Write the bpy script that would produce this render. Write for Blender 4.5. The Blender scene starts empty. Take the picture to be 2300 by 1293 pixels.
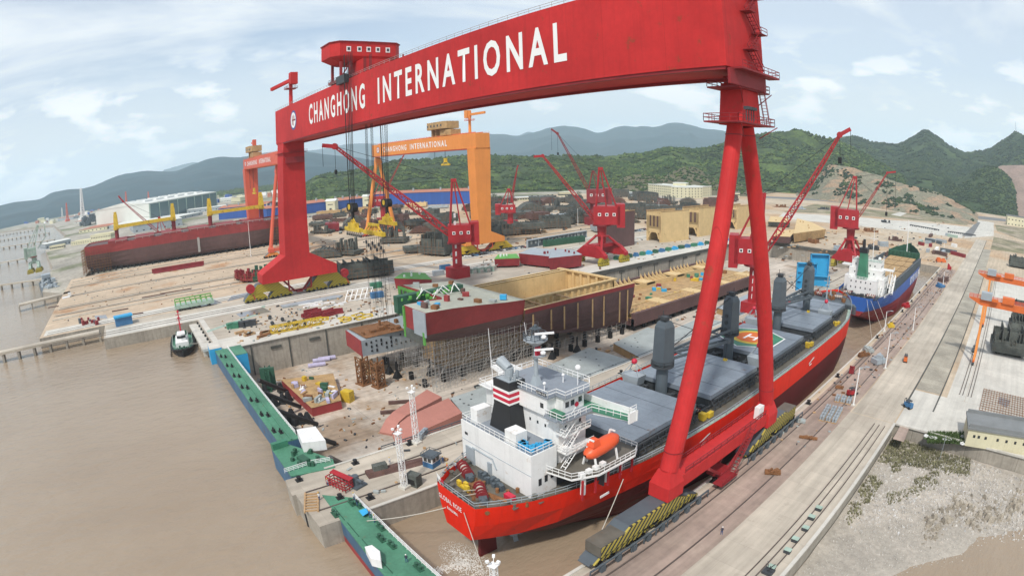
import bpy, bmesh, math, random
import numpy as np
from mathutils import Matrix, Vector
R = math.radians
random.seed(7)
SC = bpy.context.scene
COL = SC.collection
# ------------------------------------------------------------------ camera
CH = 60.0                                   # camera height above the quay
FPX, FK, YAW, PIT, ROL = 1296.08, -0.051105, -0.8949736, -0.2229877, -0.0291840
_F = np.array([math.sin(YAW)*math.cos(PIT), math.cos(YAW)*math.cos(PIT), math.sin(PIT)])
_R = np.array([math.cos(YAW), -math.sin(YAW), 0.0]); _U = np.cross(_R, _F)
CR = _R*math.cos(ROL)+_U*math.sin(ROL); CU = -_R*math.sin(ROL)+_U*math.cos(ROL)
cam = bpy.data.cameras.new('camera'); camo = bpy.data.objects.new('camera', cam); COL.objects.link(camo)
camo.matrix_world = Matrix([[CR[i], CU[i], -_F[i], (0, 0, CH)[i]] for i in range(3)]+[[0, 0, 0, 1]])
cam.type = 'PANO'; cam.panorama_type = 'FISHEYE_LENS_POLYNOMIAL'; cam.fisheye_fov = math.pi
cam.sensor_width = 36; cam.clip_start = .1; cam.clip_end = 60000
_th = np.linspace(0, 1.1, 200); _r = FPX*(_th+FK*_th**3)*36/2300
_co = np.linalg.lstsq(np.stack([_r, _r**2, _r**3, _r**4], 1), _th, rcond=None)[0]
cam.fisheye_polynomial_k0 = 0; cam.fisheye_polynomial_k1 = -_co[0]; cam.fisheye_polynomial_k2 = -_co[1]
cam.fisheye_polynomial_k3 = -_co[2]; cam.fisheye_polynomial_k4 = -_co[3]
SC.camera = camo
def ray(px, py):                            # survey helper: sight line through a point of the photo
    x = px-1150; y = -(py-646.5); rr = math.hypot(x, y)+1e-9; th = rr/FPX
    for _ in range(12): th -= (FPX*(th+FK*th**3)-rr)/(FPX*(1+3*FK*th*th))
    s = math.sin(th)/rr
    return math.cos(th)*_F+s*x*CR+s*y*CU
def g(px, py, z=0.0):                       # ... met with the level z
    r = ray(px, py); t = (z-CH)/r[2]; return Vector((r[0]*t, r[1]*t, z))
def gY(px, py, Y):
    r = ray(px, py); t = Y/r[1]; return Vector((r[0]*t, Y, CH+r[2]*t))
def gX(px, py, X):
    r = ray(px, py); t = X/r[0]; return Vector((X, r[1]*t, CH+r[2]*t))
def up(px, py, b):                          # point seen there in the upright plane through b that faces the camera
    n = Vector((b[0], b[1], 0)).normalized(); r = ray(px, py)
    t = (b[0]*n[0]+b[1]*n[1])/(r[0]*n[0]+r[1]*n[1]); return Vector((r[0]*t, r[1]*t, CH+r[2]*t))
def far(px, py, D):
    r = ray(px, py); t = D/math.hypot(r[0], r[1]); return Vector((r[0]*t, r[1]*t, CH+r[2]*t))
# ------------------------------------------------------------------ world + sun
SUN_EL, SUN_AZ = 52, 150                    # azimuth measured from +y towards +x
w = bpy.data.worlds.new('World'); SC.world = w; w.use_nodes = True
nt = w.node_tree; N = nt.nodes; L = nt.links; bg = N['Background']
sky = N.new('ShaderNodeTexSky'); sky.sky_type = 'NISHITA'; sky.sun_disc = False
sky.sun_elevation = R(SUN_EL); sky.sun_rotation = R(SUN_AZ); sky.altitude = 50; sky.dust_density = 2.0; sky.air_density = 1.0
tc = N.new('ShaderNodeTexCoord')
sep = N.new('ShaderNodeSeparateXYZ'); L.new(tc.outputs['Generated'], sep.inputs[0])
mz = N.new('ShaderNodeMath'); mz.operation = 'MAXIMUM'; mz.inputs[1].default_value = 0.0; L.new(sep.outputs[2], mz.inputs[0])
mz2 = N.new('ShaderNodeMath'); mz2.operation = 'ADD'; mz2.inputs[1].default_value = 0.12; L.new(mz.outputs[0], mz2.inputs[0])
dv = N.new('ShaderNodeVectorMath'); dv.operation = 'DIVIDE'; L.new(tc.outputs['Generated'], dv.inputs[0])
cx = N.new('ShaderNodeCombineXYZ'); L.new(mz2.outputs[0], cx.inputs[0]); L.new(mz2.outputs[0], cx.inputs[1]); cx.inputs[2].default_value = 1
L.new(cx.outputs[0], dv.inputs[1])
def wnoise(scale, detail, rough, vec, stretch=(1, 1, 1), dist=0.0):
    m = N.new('ShaderNodeMapping'); m.inputs['Scale'].default_value = stretch; L.new(vec, m.inputs[0])
    n = N.new('ShaderNodeTexNoise'); n.inputs['Scale'].default_value = scale; n.inputs['Detail'].default_value = detail
    n.inputs['Roughness'].default_value = rough; n.inputs['Distortion'].default_value = dist; L.new(m.outputs[0], n.inputs[0]); return n
def wramp(inp, stops):
    r = N.new('ShaderNodeValToRGB'); L.new(inp, r.inputs[0]); e = r.color_ramp.elements
    while len(e) < len(stops): e.new(.5)
    for k, (p, v) in enumerate(stops): e[k].position = p; e[k].color = (v, v, v, 1) if not isinstance(v, tuple) else (*v, 1)
    return r
def wmath(op, a, b=None):
    m = N.new('ShaderNodeMath'); m.operation = op; m.use_clamp = op in ('ADD', 'MULTIPLY')
    for k, v in ((0, a), (1, b)):
        if v is None: continue
        if isinstance(v, (int, float)): m.inputs[k].default_value = v
        else: L.new(v, m.inputs[k])
    return m.outputs[0]
n1 = wnoise(1.1, 7, .56, dv.outputs[0], (1, .55, 1), .3)       # thin high veil
veil = wramp(n1.outputs[0], [(.36, .08), (.50, .50), (.66, 1.0)]).outputs[0]
mp = N.new('ShaderNodeMapping'); mp.inputs['Scale'].default_value = (1, 1, 2.6); L.new(tc.outputs['Generated'], mp.inputs[0])
n2 = N.new('ShaderNodeTexNoise'); n2.inputs['Scale'].default_value = 9; n2.inputs['Detail'].default_value = 6; n2.inputs['Roughness'].default_value = .5
L.new(mp.outputs[0], n2.inputs[0])
puff = wramp(n2.outputs[0], [(.52, 0.0), (.62, 1.0)]).outputs[0]
band = wramp(sep.outputs[2], [(.02, .3), (.06, 1.0), (.15, .8), (.24, 0.0)]).outputs[0]
cum = wmath('MULTIPLY', puff, band)
low = wramp(sep.outputs[2], [(.0, 1.0), (.10, .85), (.30, 0.0)]).outputs[0]   # bright haze near the horizon
rightw = wramp(wmath('ADD', wmath('MULTIPLY', sep.outputs[1], .5), .5), [(.55, 0.0), (.85, .55)]).outputs[0]
f1 = wmath('MAXIMUM', wmath('MAXIMUM', veil, low), rightw)
skm = N.new('ShaderNodeVectorMath'); skm.operation = 'SCALE'; skm.inputs['Scale'].default_value = 1.5; L.new(sky.outputs[0], skm.inputs[0])
cloudc = N.new('ShaderNodeRGB'); cloudc.outputs[0].default_value = (8.7, 9.2, 9.7, 1)
mix1 = N.new('ShaderNodeMixRGB'); L.new(f1, mix1.inputs[0]); L.new(skm.outputs[0], mix1.inputs[1]); L.new(cloudc.outputs[0], mix1.inputs[2])
mix2 = N.new('ShaderNodeMixRGB'); L.new(cum, mix2.inputs[0]); L.new(mix1.outputs[0], mix2.inputs[1]); mix2.inputs[2].default_value = (12, 12, 12, 1)
L.new(mix2.outputs[0], bg.inputs[0]); bg.inputs[1].default_value = 0.115
sl = bpy.data.lights.new('sun', 'SUN'); sl.energy = 3.6; sl.angle = R(3.5); sl.color = (1, .96, .9)
so = bpy.data.objects.new('sun', sl); COL.objects.link(so)
sd = Vector((math.sin(R(SUN_AZ))*math.cos(R(SUN_EL)), math.cos(R(SUN_AZ))*math.cos(R(SUN_EL)), math.sin(R(SUN_EL))))
so.rotation_euler = sd.to_track_quat('Z', 'Y').to_euler()
vs = SC.view_settings; vs.view_transform = 'Standard'; vs.look = 'None'; vs.exposure = -0.1; vs.gamma = 1
SC.cycles.volume_bounces = 2; SC.cycles.max_bounces = 6; SC.cycles.diffuse_bounces = 3; SC.cycles.glossy_bounces = 2
SC.cycles.use_denoising = True
# ------------------------------------------------------------------ materials
MATS = {}
def srgb(c): return tuple(((x/255)/12.92 if x/255 <= .04045 else ((x/255+.055)/1.055)**2.4) for x in c)
def mat(name, col, rough=.55, var=.12, scale=.15, streak=0.0, rust=0.0, rustcol=(.16, .07, .03), spec=.4, bump=0.0, bscale=2.0, metal=0.0,
        tracks=.0, col2=None, c2scale=.05, c2lo=.45, c2hi=.6, grid=None, gridw=.02, gridd=.75, fine=.0):
    if name in MATS: return MATS[name]
    m = bpy.data.materials.new(name); m.use_nodes = True; n = m.node_tree.nodes; l = m.node_tree.links
    b = n['Principled BSDF']; b.inputs['Roughness'].default_value = rough; b.inputs['Specular IOR Level'].default_value = spec
    b.inputs['Metallic'].default_value = metal
    ge = n.new('ShaderNodeNewGeometry'); pos = ge.outputs['Position']
    def noise(sc, det=5, ro=.6, st=(1, 1, 1)):
        mp = n.new('ShaderNodeMapping'); mp.inputs['Scale'].default_value = st; l.new(pos, mp.inputs[0])
        x = n.new('ShaderNodeTexNoise'); x.inputs['Scale'].default_value = sc; x.inputs['Detail'].default_value = det; x.inputs['Roughness'].default_value = ro
        l.new(mp.outputs[0], x.inputs[0]); return x.outputs[0]
    def ramp(i, a, bb, va=0., vb=1.):
        r = n.new('ShaderNodeMapRange'); l.new(i, r.inputs[0]); r.inputs[1].default_value = a; r.inputs[2].default_value = bb
        r.inputs[3].default_value = va; r.inputs[4].default_value = vb; return r.outputs[0]
    def mixc(f, a, bb, typ='MIX'):
        x = n.new('ShaderNodeMixRGB'); x.blend_type = typ
        for k, v in ((0, f), (1, a), (2, bb)):
            if isinstance(v, (int, float)): x.inputs[k].default_value = v
            elif isinstance(v, tuple): x.inputs[k].default_value = (*v, 1)
            else: l.new(v, x.inputs[k])
        return x.outputs[0]
    c = tuple(col)
    if col2 is not None: c = mixc(ramp(noise(c2scale, 6, .62), c2lo, c2hi), c, tuple(col2))
    v = ramp(noise(scale, 6, .65), .3, .7, 1-var, 1+var)
    cc = n.new('ShaderNodeCombineXYZ'); [l.new(v, cc.inputs[k]) for k in range(3)]
    c = mixc(1.0, c, cc.outputs[0], 'MULTIPLY')
    if fine:
        v2 = ramp(noise(scale*14, 3, .6), .3, .7, 1-fine, 1+fine)
        c3 = n.new('ShaderNodeCombineXYZ'); [l.new(v2, c3.inputs[k]) for k in range(3)]
        c = mixc(1.0, c, c3.outputs[0], 'MULTIPLY')
    if tracks:
        v3 = ramp(noise(.55, 4, .6, (1, .05, 1)), .35, .62, 1-tracks, 1.0)
        c4 = n.new('ShaderNodeCombineXYZ'); [l.new(v3, c4.inputs[k]) for k in range(3)]
        c = mixc(1.0, c, c4.outputs[0], 'MULTIPLY')
    if streak:
        s = ramp(noise(.9, 4, .6, (1, 1, .06)), .5, .75, 0., streak); c = mixc(s, c, tuple(x*.35+.01 for x in col[:3]))
    if rust:
        s = ramp(noise(.35, 7, .7), .62-.2*rust, .70, 0., min(1, .55+rust)); c = mixc(s, c, rustcol)
    if grid:
        mp = n.new('ShaderNodeMapping'); l.new(pos, mp.inputs[0])
        br = n.new('ShaderNodeTexBrick'); l.new(mp.outputs[0], br.inputs[0]); br.offset = 0.0; br.inputs['Scale'].default_value = 1
        br.inputs['Brick Width'].default_value = grid[0]; br.inputs['Row Height'].default_value = grid[1]
        br.inputs['Mortar Size'].default_value = gridw; br.inputs['Mortar Smooth'].default_value = .3
        br.inputs['Color1'].default_value = (1, 1, 1, 1); br.inputs['Color2'].default_value = (.88, .88, .88, 1); br.inputs['Mortar'].default_value = (gridd,)*3+(1,)
        c = mixc(1.0, c, br.outputs[0], 'MULTIPLY')
    if isinstance(c, tuple): b.inputs['Base Color'].default_value = (*c, 1)
    else: l.new(c, b.inputs['Base Color'])
    if bump:
        bp = n.new('ShaderNodeBump'); bp.inputs['Strength'].default_value = bump; bp.inputs['Distance'].default_value = .3
        l.new(noise(bscale, 4, .6), bp.inputs['Height']); l.new(bp.outputs[0], b.inputs['Normal'])
    MATS[name] = m; return m
def stripes(name, period=1.1, ca=(.55, .42, .03), cb=(.025, .025, .025), ang=45, duty=.5):
    m = bpy.data.materials.new(name); m.use_nodes = True; n = m.node_tree.nodes; l = m.node_tree.links; b = n['Principled BSDF']
    b.inputs['Roughness'].default_value = .6
    ge = n.new('ShaderNodeNewGeometry'); sp = n.new('ShaderNodeSeparateXYZ'); l.new(ge.outputs['Position'], sp.inputs[0])
    def ma(op, a, bb):
        x = n.new('ShaderNodeMath'); x.operation = op
        for k, v in ((0, a), (1, bb)):
            if isinstance(v, (int, float)): x.inputs[k].default_value = v
            else: l.new(v, x.inputs[k])
        return x.outputs[0]
    t = ma('ADD', ma('MULTIPLY', sp.outputs[1], math.cos(R(ang))/period), ma('MULTIPLY', sp.outputs[2], math.sin(R(ang))/period))
    t = ma('ADD', t, ma('MULTIPLY', sp.outputs[0], .0)); t = ma('GREATER_THAN', ma('FRACT', t, 0), duty)
    x = n.new('ShaderNodeMixRGB'); l.new(t, x.inputs[0]); x.inputs[1].default_value = (*ca, 1); x.inputs[2].default_value = (*cb, 1)
    l.new(x.outputs[0], b.inputs['Base Color']); MATS[name] = m; return m
M = MATS
mat('crane_red', (.50, .030, .030), .6, .17, .06, spec=.15, streak=.22, rust=.03, fine=.05, grid=(14, 40), gridw=.06, gridd=.76)
mat('crane_red_dark', (.24, .016, .020), .6, .2, .3)
mat('red_paint', (.36, .016, .022), .5, .18, .3, streak=.2)
mat('orange_paint', (.72, .26, .055), .55, .10, .08, streak=.12)
mat('orange_red', (.60, .105, .055), .55, .10, .08, streak=.12)
mat('deep_orange', (.62, .14, .03), .5, .15, .2)
mat('yellow_paint', (.58, .40, .03), .55, .2, .4, rust=.3)
mat('white_paint', (.76, .76, .74), .5, .08, .3, streak=.2, rust=.02, rustcol=(.42, .28, .16))
mat('letter_white', (.80, .80, .78), .5, .03, .2)
mat('logo_blue', (.03, .07, .25), .5, .05, .2)
mat('grey_deck', (.225, .255, .29), .5, .10, .12, rust=.02, fine=.05)
mat('hatch_grey', (.20, .235, .275), .42, .16, .12, rust=.02, fine=.08, grid=(7.6, 5.2), gridw=.07, gridd=.72)
mat('dark_steel', (.045, .05, .055), .6, .3, .4)
mat('mast_grey', (.085, .105, .12), .5, .12, .3)
mat('light_grey', (.32, .36, .385), .55, .12, .3)
mat('poop_deck', (.115, .105, .085), .7, .3, .25, rust=.15, rustcol=(.14, .09, .05))
mat('green_deck', (.07, .21, .13), .6, .25, .12, rust=.05, fine=.1)
mat('green_paint', (.05, .20, .12), .55, .2, .3, rust=.08)
mat('bright_green', (.10, .33, .06), .6, .2, .3, rust=.15)
mat('dark_green', (.03, .10, .06), .6, .25, .4)
mat('pale_green', (.32, .42, .35), .6, .2, .4)
mat('blue_paint', (.05, .16, .32), .55, .15, .3, rust=.12)
mat('bright_blue', (.035, .34, .62), .5, .08, .3, rust=.05)
mat('hull_blue', (.03, .12, .42), .45, .12, .1, streak=.15)
mat('shed_blue', (.025, .09, .34), .6, .08, .02, grid=(8, 3), gridw=.15, gridd=.8)
mat('caisson_blue', (.055, .13, .22), .55, .25, .15, streak=.5, rust=.1)
mat('hull_red', (.72, .022, .006), .5, .06, .05, spec=.2, streak=.22, rust=.02, fine=.04)
mat('hull_lower', (.11, .014, .014), .6, .18, .1, streak=.35, spec=.2)
mat('boot_red', (.27, .03, .035), .6, .2, .1, streak=.3)
mat('primer_red', (.27, .035, .035), .6, .2, .12, streak=.2, fine=.08)
mat('primer_brown', (.115, .062, .058), .65, .22, .1, streak=.25, rust=.08, fine=.08)
mat('maroon', (.22, .02, .025), .6, .2, .2, streak=.3)
mat('beige_primer', (.62, .45, .22), .65, .10, .2, rust=.06, rustcol=(.25, .12, .05), streak=.15, fine=.06)
mat('rust_beige', (.40, .26, .12), .8, .25, .3, rust=.3, fine=.15)
mat('deck_plate', (.40, .41, .34), .7, .14, .15, rust=.16, rustcol=(.30, .24, .10), fine=.08, grid=(9, 4), gridw=.04, gridd=.8)
mat('plate_grey', (.33, .36, .35), .7, .14, .15, rust=.10, rustcol=(.2, .14, .08), fine=.08)
mat('pink_primer', (.42, .18, .14), .7, .08, .1, rust=.02, fine=.05)
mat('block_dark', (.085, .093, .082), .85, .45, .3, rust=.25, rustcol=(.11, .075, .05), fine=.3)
mat('block_rust', (.11, .06, .05), .8, .35, .3, rust=.25, fine=.2)
mat('scaffold', (.34, .33, .31), .5, .2, .4, rust=.2)
mat('rusty', (.20, .09, .035), .85, .35, .4, fine=.2)
mat('black', (.012, .012, .013), .55, .2, .4)
mat('black_paint', (.02, .021, .023), .45, .1, .3)
mat('rubber', (.02, .02, .02), .8, .2, .4)
mat('stripe_red', (.52, .02, .05), .5, .05, .3)
mat('lifeboat', (.72, .10, .03), .4, .08, .4)
mat('cream', (.62, .58, .40), .75, .08, .1, streak=.15)
mat('roof_pale', (.62, .63, .58), .7, .1, .03)
mat('roof_grey', (.20, .21, .21), .8, .15, .2)
mat('roof_orange', (.40, .16, .10), .8, .1, .03)
mat('window_dark', (.03, .035, .04), .2, .1, .5, spec=.8)
mat('glass_teal', (.10, .16, .18), .15, .1, .5, spec=.9)
mat('concrete', (.54, .48, .39), .9, .13, .03, rust=.2, rustcol=(.36, .31, .25), fine=.05, grid=(8, 6), gridw=.045, gridd=.80, col2=(.44, .385, .31), c2scale=.02, c2lo=.42, c2hi=.62, tracks=0.2)
mat('concrete_light', (.60, .575, .51), .9, .10, .03, rust=.15, rustcol=(.42, .39, .34), fine=.05, grid=(9, 6), gridw=.04, gridd=.84, tracks=0.14)
mat('concrete_pink', (.37, .28, .23), .9, .22, .04, fine=.10, grid=(11, 8), gridw=.04, gridd=.85, col2=(.40, .31, .25), c2scale=.06, tracks=0.28)
mat('yard_sand', (.50, .41, .30), .95, .16, .02, fine=.10, col2=(.47, .32, .19), c2scale=.012, c2lo=.47, c2hi=.6, tracks=0.2)
mat('yard_tan', (.56, .44, .315), .95, .14, .015, fine=.08, grid=(18, 11), gridw=.10, gridd=.80, col2=(.44, .25, .13), c2scale=.025, c2lo=.56, c2hi=.68, tracks=0.2)
mat('quay_wall', (.36, .325, .27), .92, .2, .06, streak=.45, fine=.12, grid=(16, 30), gridw=.1, gridd=.6)
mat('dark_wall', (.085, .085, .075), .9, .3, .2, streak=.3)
mat('dock_floor', (.56, .49, .41), .9, .24, .03, fine=.14, col2=(.36, .27, .19), c2scale=.035, c2lo=.50, c2hi=.64, grid=(12, 60), gridw=.12, gridd=.7, tracks=0.25)
mat('rail_steel', (.09, .07, .06), .6, .2, .3)
mat('trench_floor', (.36, .33, .265), .9, .25, .1, rust=.1, rustcol=(.30, .18, .10), fine=.15, grid=(12, 5), gridw=.1, gridd=.7)
mat('puddle', (.20, .20, .21), .15, .1, .3, spec=.7)
mat('far_yard', (.36, .33, .275), .95, .3, .02, fine=.25, col2=(.17, .18, .10), c2scale=.006, c2lo=.5, c2hi=.58)
mat('scrub', (.20, .185, .10), .95, .4, .04, fine=.35, col2=(.30, .25, .18), c2scale=.02, c2lo=.45, c2hi=.58)
mat('grass_green', (.065, .105, .03), .95, .5, .15, fine=.4, bump=.6)
mat('weeds', (.22, .21, .12), .95, .4, .4, fine=.3)
mat('mud', (.35, .315, .265), .85, .2, .08, fine=.15, col2=(.42, .375, .315), c2scale=.12, c2lo=.5, c2hi=.6, bump=.5)
mat('rubble', (.45, .42, .375), .9, .25, .6, fine=.2)
mat('rubble_white', (.56, .555, .54), .9, .3, .8)
mat('boulder', (.33, .29, .23), .9, .3, .3, fine=.2, bump=.5)
mat('asphalt', (.17, .17, .165), .9, .15, .05, fine=.1)
mat('road_pale', (.38, .35, .30), .9, .15, .03)
mat('skin', (.35, .20, .13), .7, .05, 1)
mat('cloth_dark', (.03, .035, .06), .8, .2, 1)
mat('cloth_white', (.6, .6, .6), .8, .1, 1)
mat('cloth_orange', (.6, .14, .03), .8, .1, 1)
mat('cloth_blue', (.04, .08, .2), .8, .1, 1)
mat('rope', (.45, .42, .36), .8, .1, 1)
mat('glass_white', (.75, .75, .75), .3, .05, 1)
mat('lilac', (.45, .42, .58), .6, .2, .5)
mat('wood', (.42, .27, .14), .8, .25, .6)
mat('foam', (.66, .62, .56), .7, .25, .5, bump=.8, bscale=1.2)
stripes('bogie_stripes', .95, (.40, .32, .055), (.035, .035, .035), -42, .55)
stripes('bogie_yellow', .7, (.42, .33, .02), (.16, .13, .02), 60, .62)
# ------------------------------------------------------------------ mesh builder
SPLIT = dict(window=1, wheel=1, bollard=5, deck_post=1, vent_pipe=1, drum=1, shackle=2, support=1, roof_vent=1, pile=1, poster=1, fitting=1, opening=1, weld_strip=1, portal_leg=1, keel_block=1, lightening_hole=1, tower_column=1, bin_box=1, roof_light=1, gear_item=1, stanchion_frame=1, slot=1, mooring_rope=1, collar=1, deck_valve=1, cable_box=1, cover_box=2, crane_fitting=1, mooring_gear=1, vent_house=1, davit=4, radar_scanner=2, deck_gear=1, beam_gear=1, tank_top_gear=1, stowed_gear=1, fairlead=1, mooring_line=1, hull_lettering=1, container_stanchion=1, door=1, column_marking=1, antenna=1, hatch_coaming=1, deck_piece=1, hopper_web=1, life_raft=1, truck_wheel=1)
class MB:
    def __init__(s): s.v = []; s.f = []; s.m = []; s.cur = 0; s.p = []
    def mi(s, k): s.cur = k; return s
    def raw(s, vs, fs):
        o = len(s.v); s.p.append((o, len(s.f))); s.v += [tuple(a) for a in vs]
        for f in fs: s.f.append(tuple(o+i for i in f)); s.m.append(s.cur)
        return s
    def hexa(s, b, t):
        return s.raw(list(b)+list(t), [(3, 2, 1, 0), (4, 5, 6, 7), (0, 1, 5, 4), (1, 2, 6, 5), (2, 3, 7, 6), (3, 0, 4, 7)])
    def box(s, x0, x1, y0, y1, z0, z1):
        return s.hexa([(x0, y0, z0), (x1, y0, z0), (x1, y1, z0), (x0, y1, z0)], [(x0, y0, z1), (x1, y0, z1), (x1, y1, z1), (x0, y1, z1)])
    def cbox(s, c, sx, sy, sz, rz=0):       # centre of its base
        ca, sa = math.cos(rz), math.sin(rz); P = []
        for z in (0, sz):
            for a, b in ((-1, -1), (1, -1), (1, 1), (-1, 1)):
                x, y = a*sx/2, b*sy/2; P.append((c[0]+x*ca-y*sa, c[1]+x*sa+y*ca, c[2]+z))
        return s.hexa(P[:4], P[4:])
    def prism(s, poly, z0, z1):
        n = len(poly); zz0 = z0 if hasattr(z0, '__len__') else [z0]*n; zz1 = z1 if hasattr(z1, '__len__') else [z1]*n
        vs = [(p[0], p[1], zz0[i]) for i, p in enumerate(poly)]+[(p[0], p[1], zz1[i]) for i, p in enumerate(poly)]
        fs = [tuple(range(n-1, -1, -1)), tuple(range(n, 2*n))]+[(i, (i+1) % n, n+(i+1) % n, n+i) for i in range(n)]
        return s.raw(vs, fs)
    def xprism(s, poly, x0, x1):            # polygon in (y,z) swept along x
        n = len(poly); vs = [(x0, p[0], p[1]) for p in poly]+[(x1, p[0], p[1]) for p in poly]
        fs = [tuple(range(n-1, -1, -1)), tuple(range(n, 2*n))]+[(i, (i+1) % n, n+(i+1) % n, n+i) for i in range(n)]
        return s.raw(vs, fs)
    def yprism(s, poly, y0, y1):            # polygon in (x,z) swept along y
        n = len(poly); vs = [(p[0], y0, p[1]) for p in poly]+[(p[0], y1, p[1]) for p in poly]
        fs = [tuple(range(n)), tuple(range(2*n-1, n-1, -1))]+[(i, n+i, n+(i+1) % n, (i+1) % n) for i in range(n)]
        return s.raw(vs, fs)
    def bar(s, a, b, w, h=None):
        h = h or w; a, b = Vector(a), Vector(b); d = b-a
        if d.length < 1e-6: return s
        d.normalize(); u = Vector((0, 0, 1)) if abs(d.z) < .9 else Vector((1, 0, 0)); x = d.cross(u).normalized(); y = x.cross(d)
        P = [a+x*i*w/2+y*j*h/2 for i, j in ((-1, -1), (1, -1), (1, 1), (-1, 1))]; Q = [p+(b-a) for p in P]
        return s.raw(P+Q, [(0, 1, 2, 3), (7, 6, 5, 4), (0, 4, 5, 1), (1, 5, 6, 2), (2, 6, 7, 3), (3, 7, 4, 0)])
    def tube(s, a, b, r0, r1=None, n=8, cap=True):
        r1 = r0 if r1 is None else r1; a, b = Vector(a), Vector(b); d = (b-a)
        if d.length < 1e-6: return s
        d.normalize(); u = Vector((0, 0, 1)) if abs(d.z) < .9 else Vector((1, 0, 0)); x = d.cross(u).normalized(); y = x.cross(d)
        vs = [a+(x*math.cos(2*math.pi*i/n)+y*math.sin(2*math.pi*i/n))*r0 for i in range(n)]+[b+(x*math.cos(2*math.pi*i/n)+y*math.sin(2*math.pi*i/n))*r1 for i in range(n)]
        fs = [(i, i+n, (i+1) % n+n, (i+1) % n) for i in range(n)]
        if cap: fs += [tuple(range(n)), tuple(range(2*n-1, n-1, -1))]
        return s.raw(vs, fs)
    def ball(s, c, r, n=8, m=5, sz=1.0, sx=1., sy=1.):
        vs = []; fs = []
        for j in range(m+1):
            t = math.pi*j/m
            for i in range(n): p = 2*math.pi*i/n; vs.append((c[0]+r*sx*math.sin(t)*math.cos(p), c[1]+r*sy*math.sin(t)*math.sin(p), c[2]+r*sz*math.cos(t)))
        for j in range(m):
            for i in range(n): fs.append((j*n+i, (j+1)*n+i, (j+1)*n+(i+1) % n, j*n+(i+1) % n))
        return s.raw(vs, fs)
    def rail(s, pts, h=1.1, step=2.0, r=.05, rails=2, close=False):
        pts = [Vector(p) for p in pts]
        if close: pts = pts+[pts[0]]
        for a, b in zip(pts, pts[1:]):
            n = max(1, int((b-a).length/step))
            for i in range(n+1):
                p = a+(b-a)*i/n; s.bar(p, p+Vector((0, 0, h)), r*1.2)
            for k in range(1, rails+1):
                z = Vector((0, 0, h*k/rails)); s.bar(a+z, b+z, r*1.6)
        return s
    def truss(s, a, b, w, h, n, r, taper=1.0, n0=None):      # lattice beam of four chords
        a, b = Vector(a), Vector(b); d = (b-a).normalized(); u = Vector((0, 0, 1)) if abs(d.z) < .95 else Vector((1, 0, 0))
        x = d.cross(u).normalized(); y = x.cross(d); C = []
        for i in range(n+1):
            t = i/n; k = 1+(taper-1)*t; p = a+(b-a)*t
            C.append([p+x*sx*w/2*k+y*sy*h/2*k for sx, sy in ((-1, -1), (1, -1), (1, 1), (-1, 1))])
        for j in range(4): s.bar(C[0][j], C[-1][j], r*1.5)
        for i in range(n):
            for j in range(4):
                k = (j+1) % 4; s.bar(C[i][j], C[i+1][k], r) if (i+j) % 2 else s.bar(C[i][k], C[i+1][j], r)
                s.bar(C[i][j], C[i][k], r)
        return s
    def stairs(s, a, b, w=1.0, r=.07):
        a, b = Vector(a), Vector(b); d = b-a; hd = Vector((d.x, d.y, 0))
        side = Vector((-hd.y, hd.x, 0)).normalized()*w/2 if hd.length > 1e-3 else Vector((w/2, 0, 0))
        n = max(3, int(abs(d.z)/.5))
        for q in (-1, 1): s.bar(a+side*q, b+side*q, r*1.5); s.bar(a+side*q+Vector((0, 0, 1)), b+side*q+Vector((0, 0, 1)), r)
        for i in range(n): p = a+d*(i+.5)/n; s.bar(p-side, p+side, r*2.2, r)
        return s
    def build(s, name, mats, parent=None, smooth=False, label=None, per=None):
        per = per or SPLIT.get(name)
        if per and parent is not None and len(s.p) > per:
            pcs = s.p[::per]; pcs = pcs[:100]; o = None
            for i, (v0, f0) in enumerate(pcs):
                if i+1 < len(pcs): v1, f1 = pcs[i+1]
                else: v1, f1 = len(s.v), len(s.f)
                q = MB(); q.v = s.v[v0:v1]; q.f = [tuple(k-v0 for k in fc) for fc in s.f[f0:f1]]; q.m = s.m[f0:f1]
                o2 = q.build(name, mats, parent, smooth, label, per=10**9); o = o or o2
                if i == 99 and len(s.p) > 100*per: o2['kind'] = 'stuff'
            return o
        me = bpy.data.meshes.new(name); me.from_pydata(s.v, [], s.f)
        if isinstance(mats, str): mats = [mats]
        for k in mats: me.materials.append(MATS[k])
        if len(mats) > 1: me.polygons.foreach_set('material_index', s.m)
        if smooth: me.polygons.foreach_set('use_smooth', [True]*len(me.polygons))
        me.update(); o = bpy.data.objects.new(name, me); COL.objects.link(o)
        if parent: o.parent = parent
        if label: o['label'] = label
        return o
def tag(o, label=None, cat=None, group=None, kind=None):
    if label: o['label'] = label
    if cat: o['category'] = cat
    if group: o['group'] = group
    if kind: o['kind'] = kind
    return o
def thing(name, label, cat, loc=(0, 0, 0), rz=0.0, group=None):
    o = bpy.data.objects.new(name, None); COL.objects.link(o); o.location = loc; o.rotation_euler = (0, 0, rz); o.empty_display_size = .5
    return tag(o, label, cat, group)
def solo(mb, name, mats, label, cat, loc=None, rz=0.0, group=None, smooth=False):
    o = mb.build(name, mats, smooth=smooth)
    if loc is not None: o.location = loc
    o.rotation_euler = (0, 0, rz); return tag(o, label, cat, group)
def struct(mb, name, mats, kind='structure', label=None, smooth=False):
    o = mb.build(name, mats, smooth=smooth); o['kind'] = kind
    if label: o['label'] = label
    return o
def copy_tree(o, parent=None):
    c = o.copy(); COL.objects.link(c); c.parent = parent
    for ch in list(o.children): copy_tree(ch, c)
    return c
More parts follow.
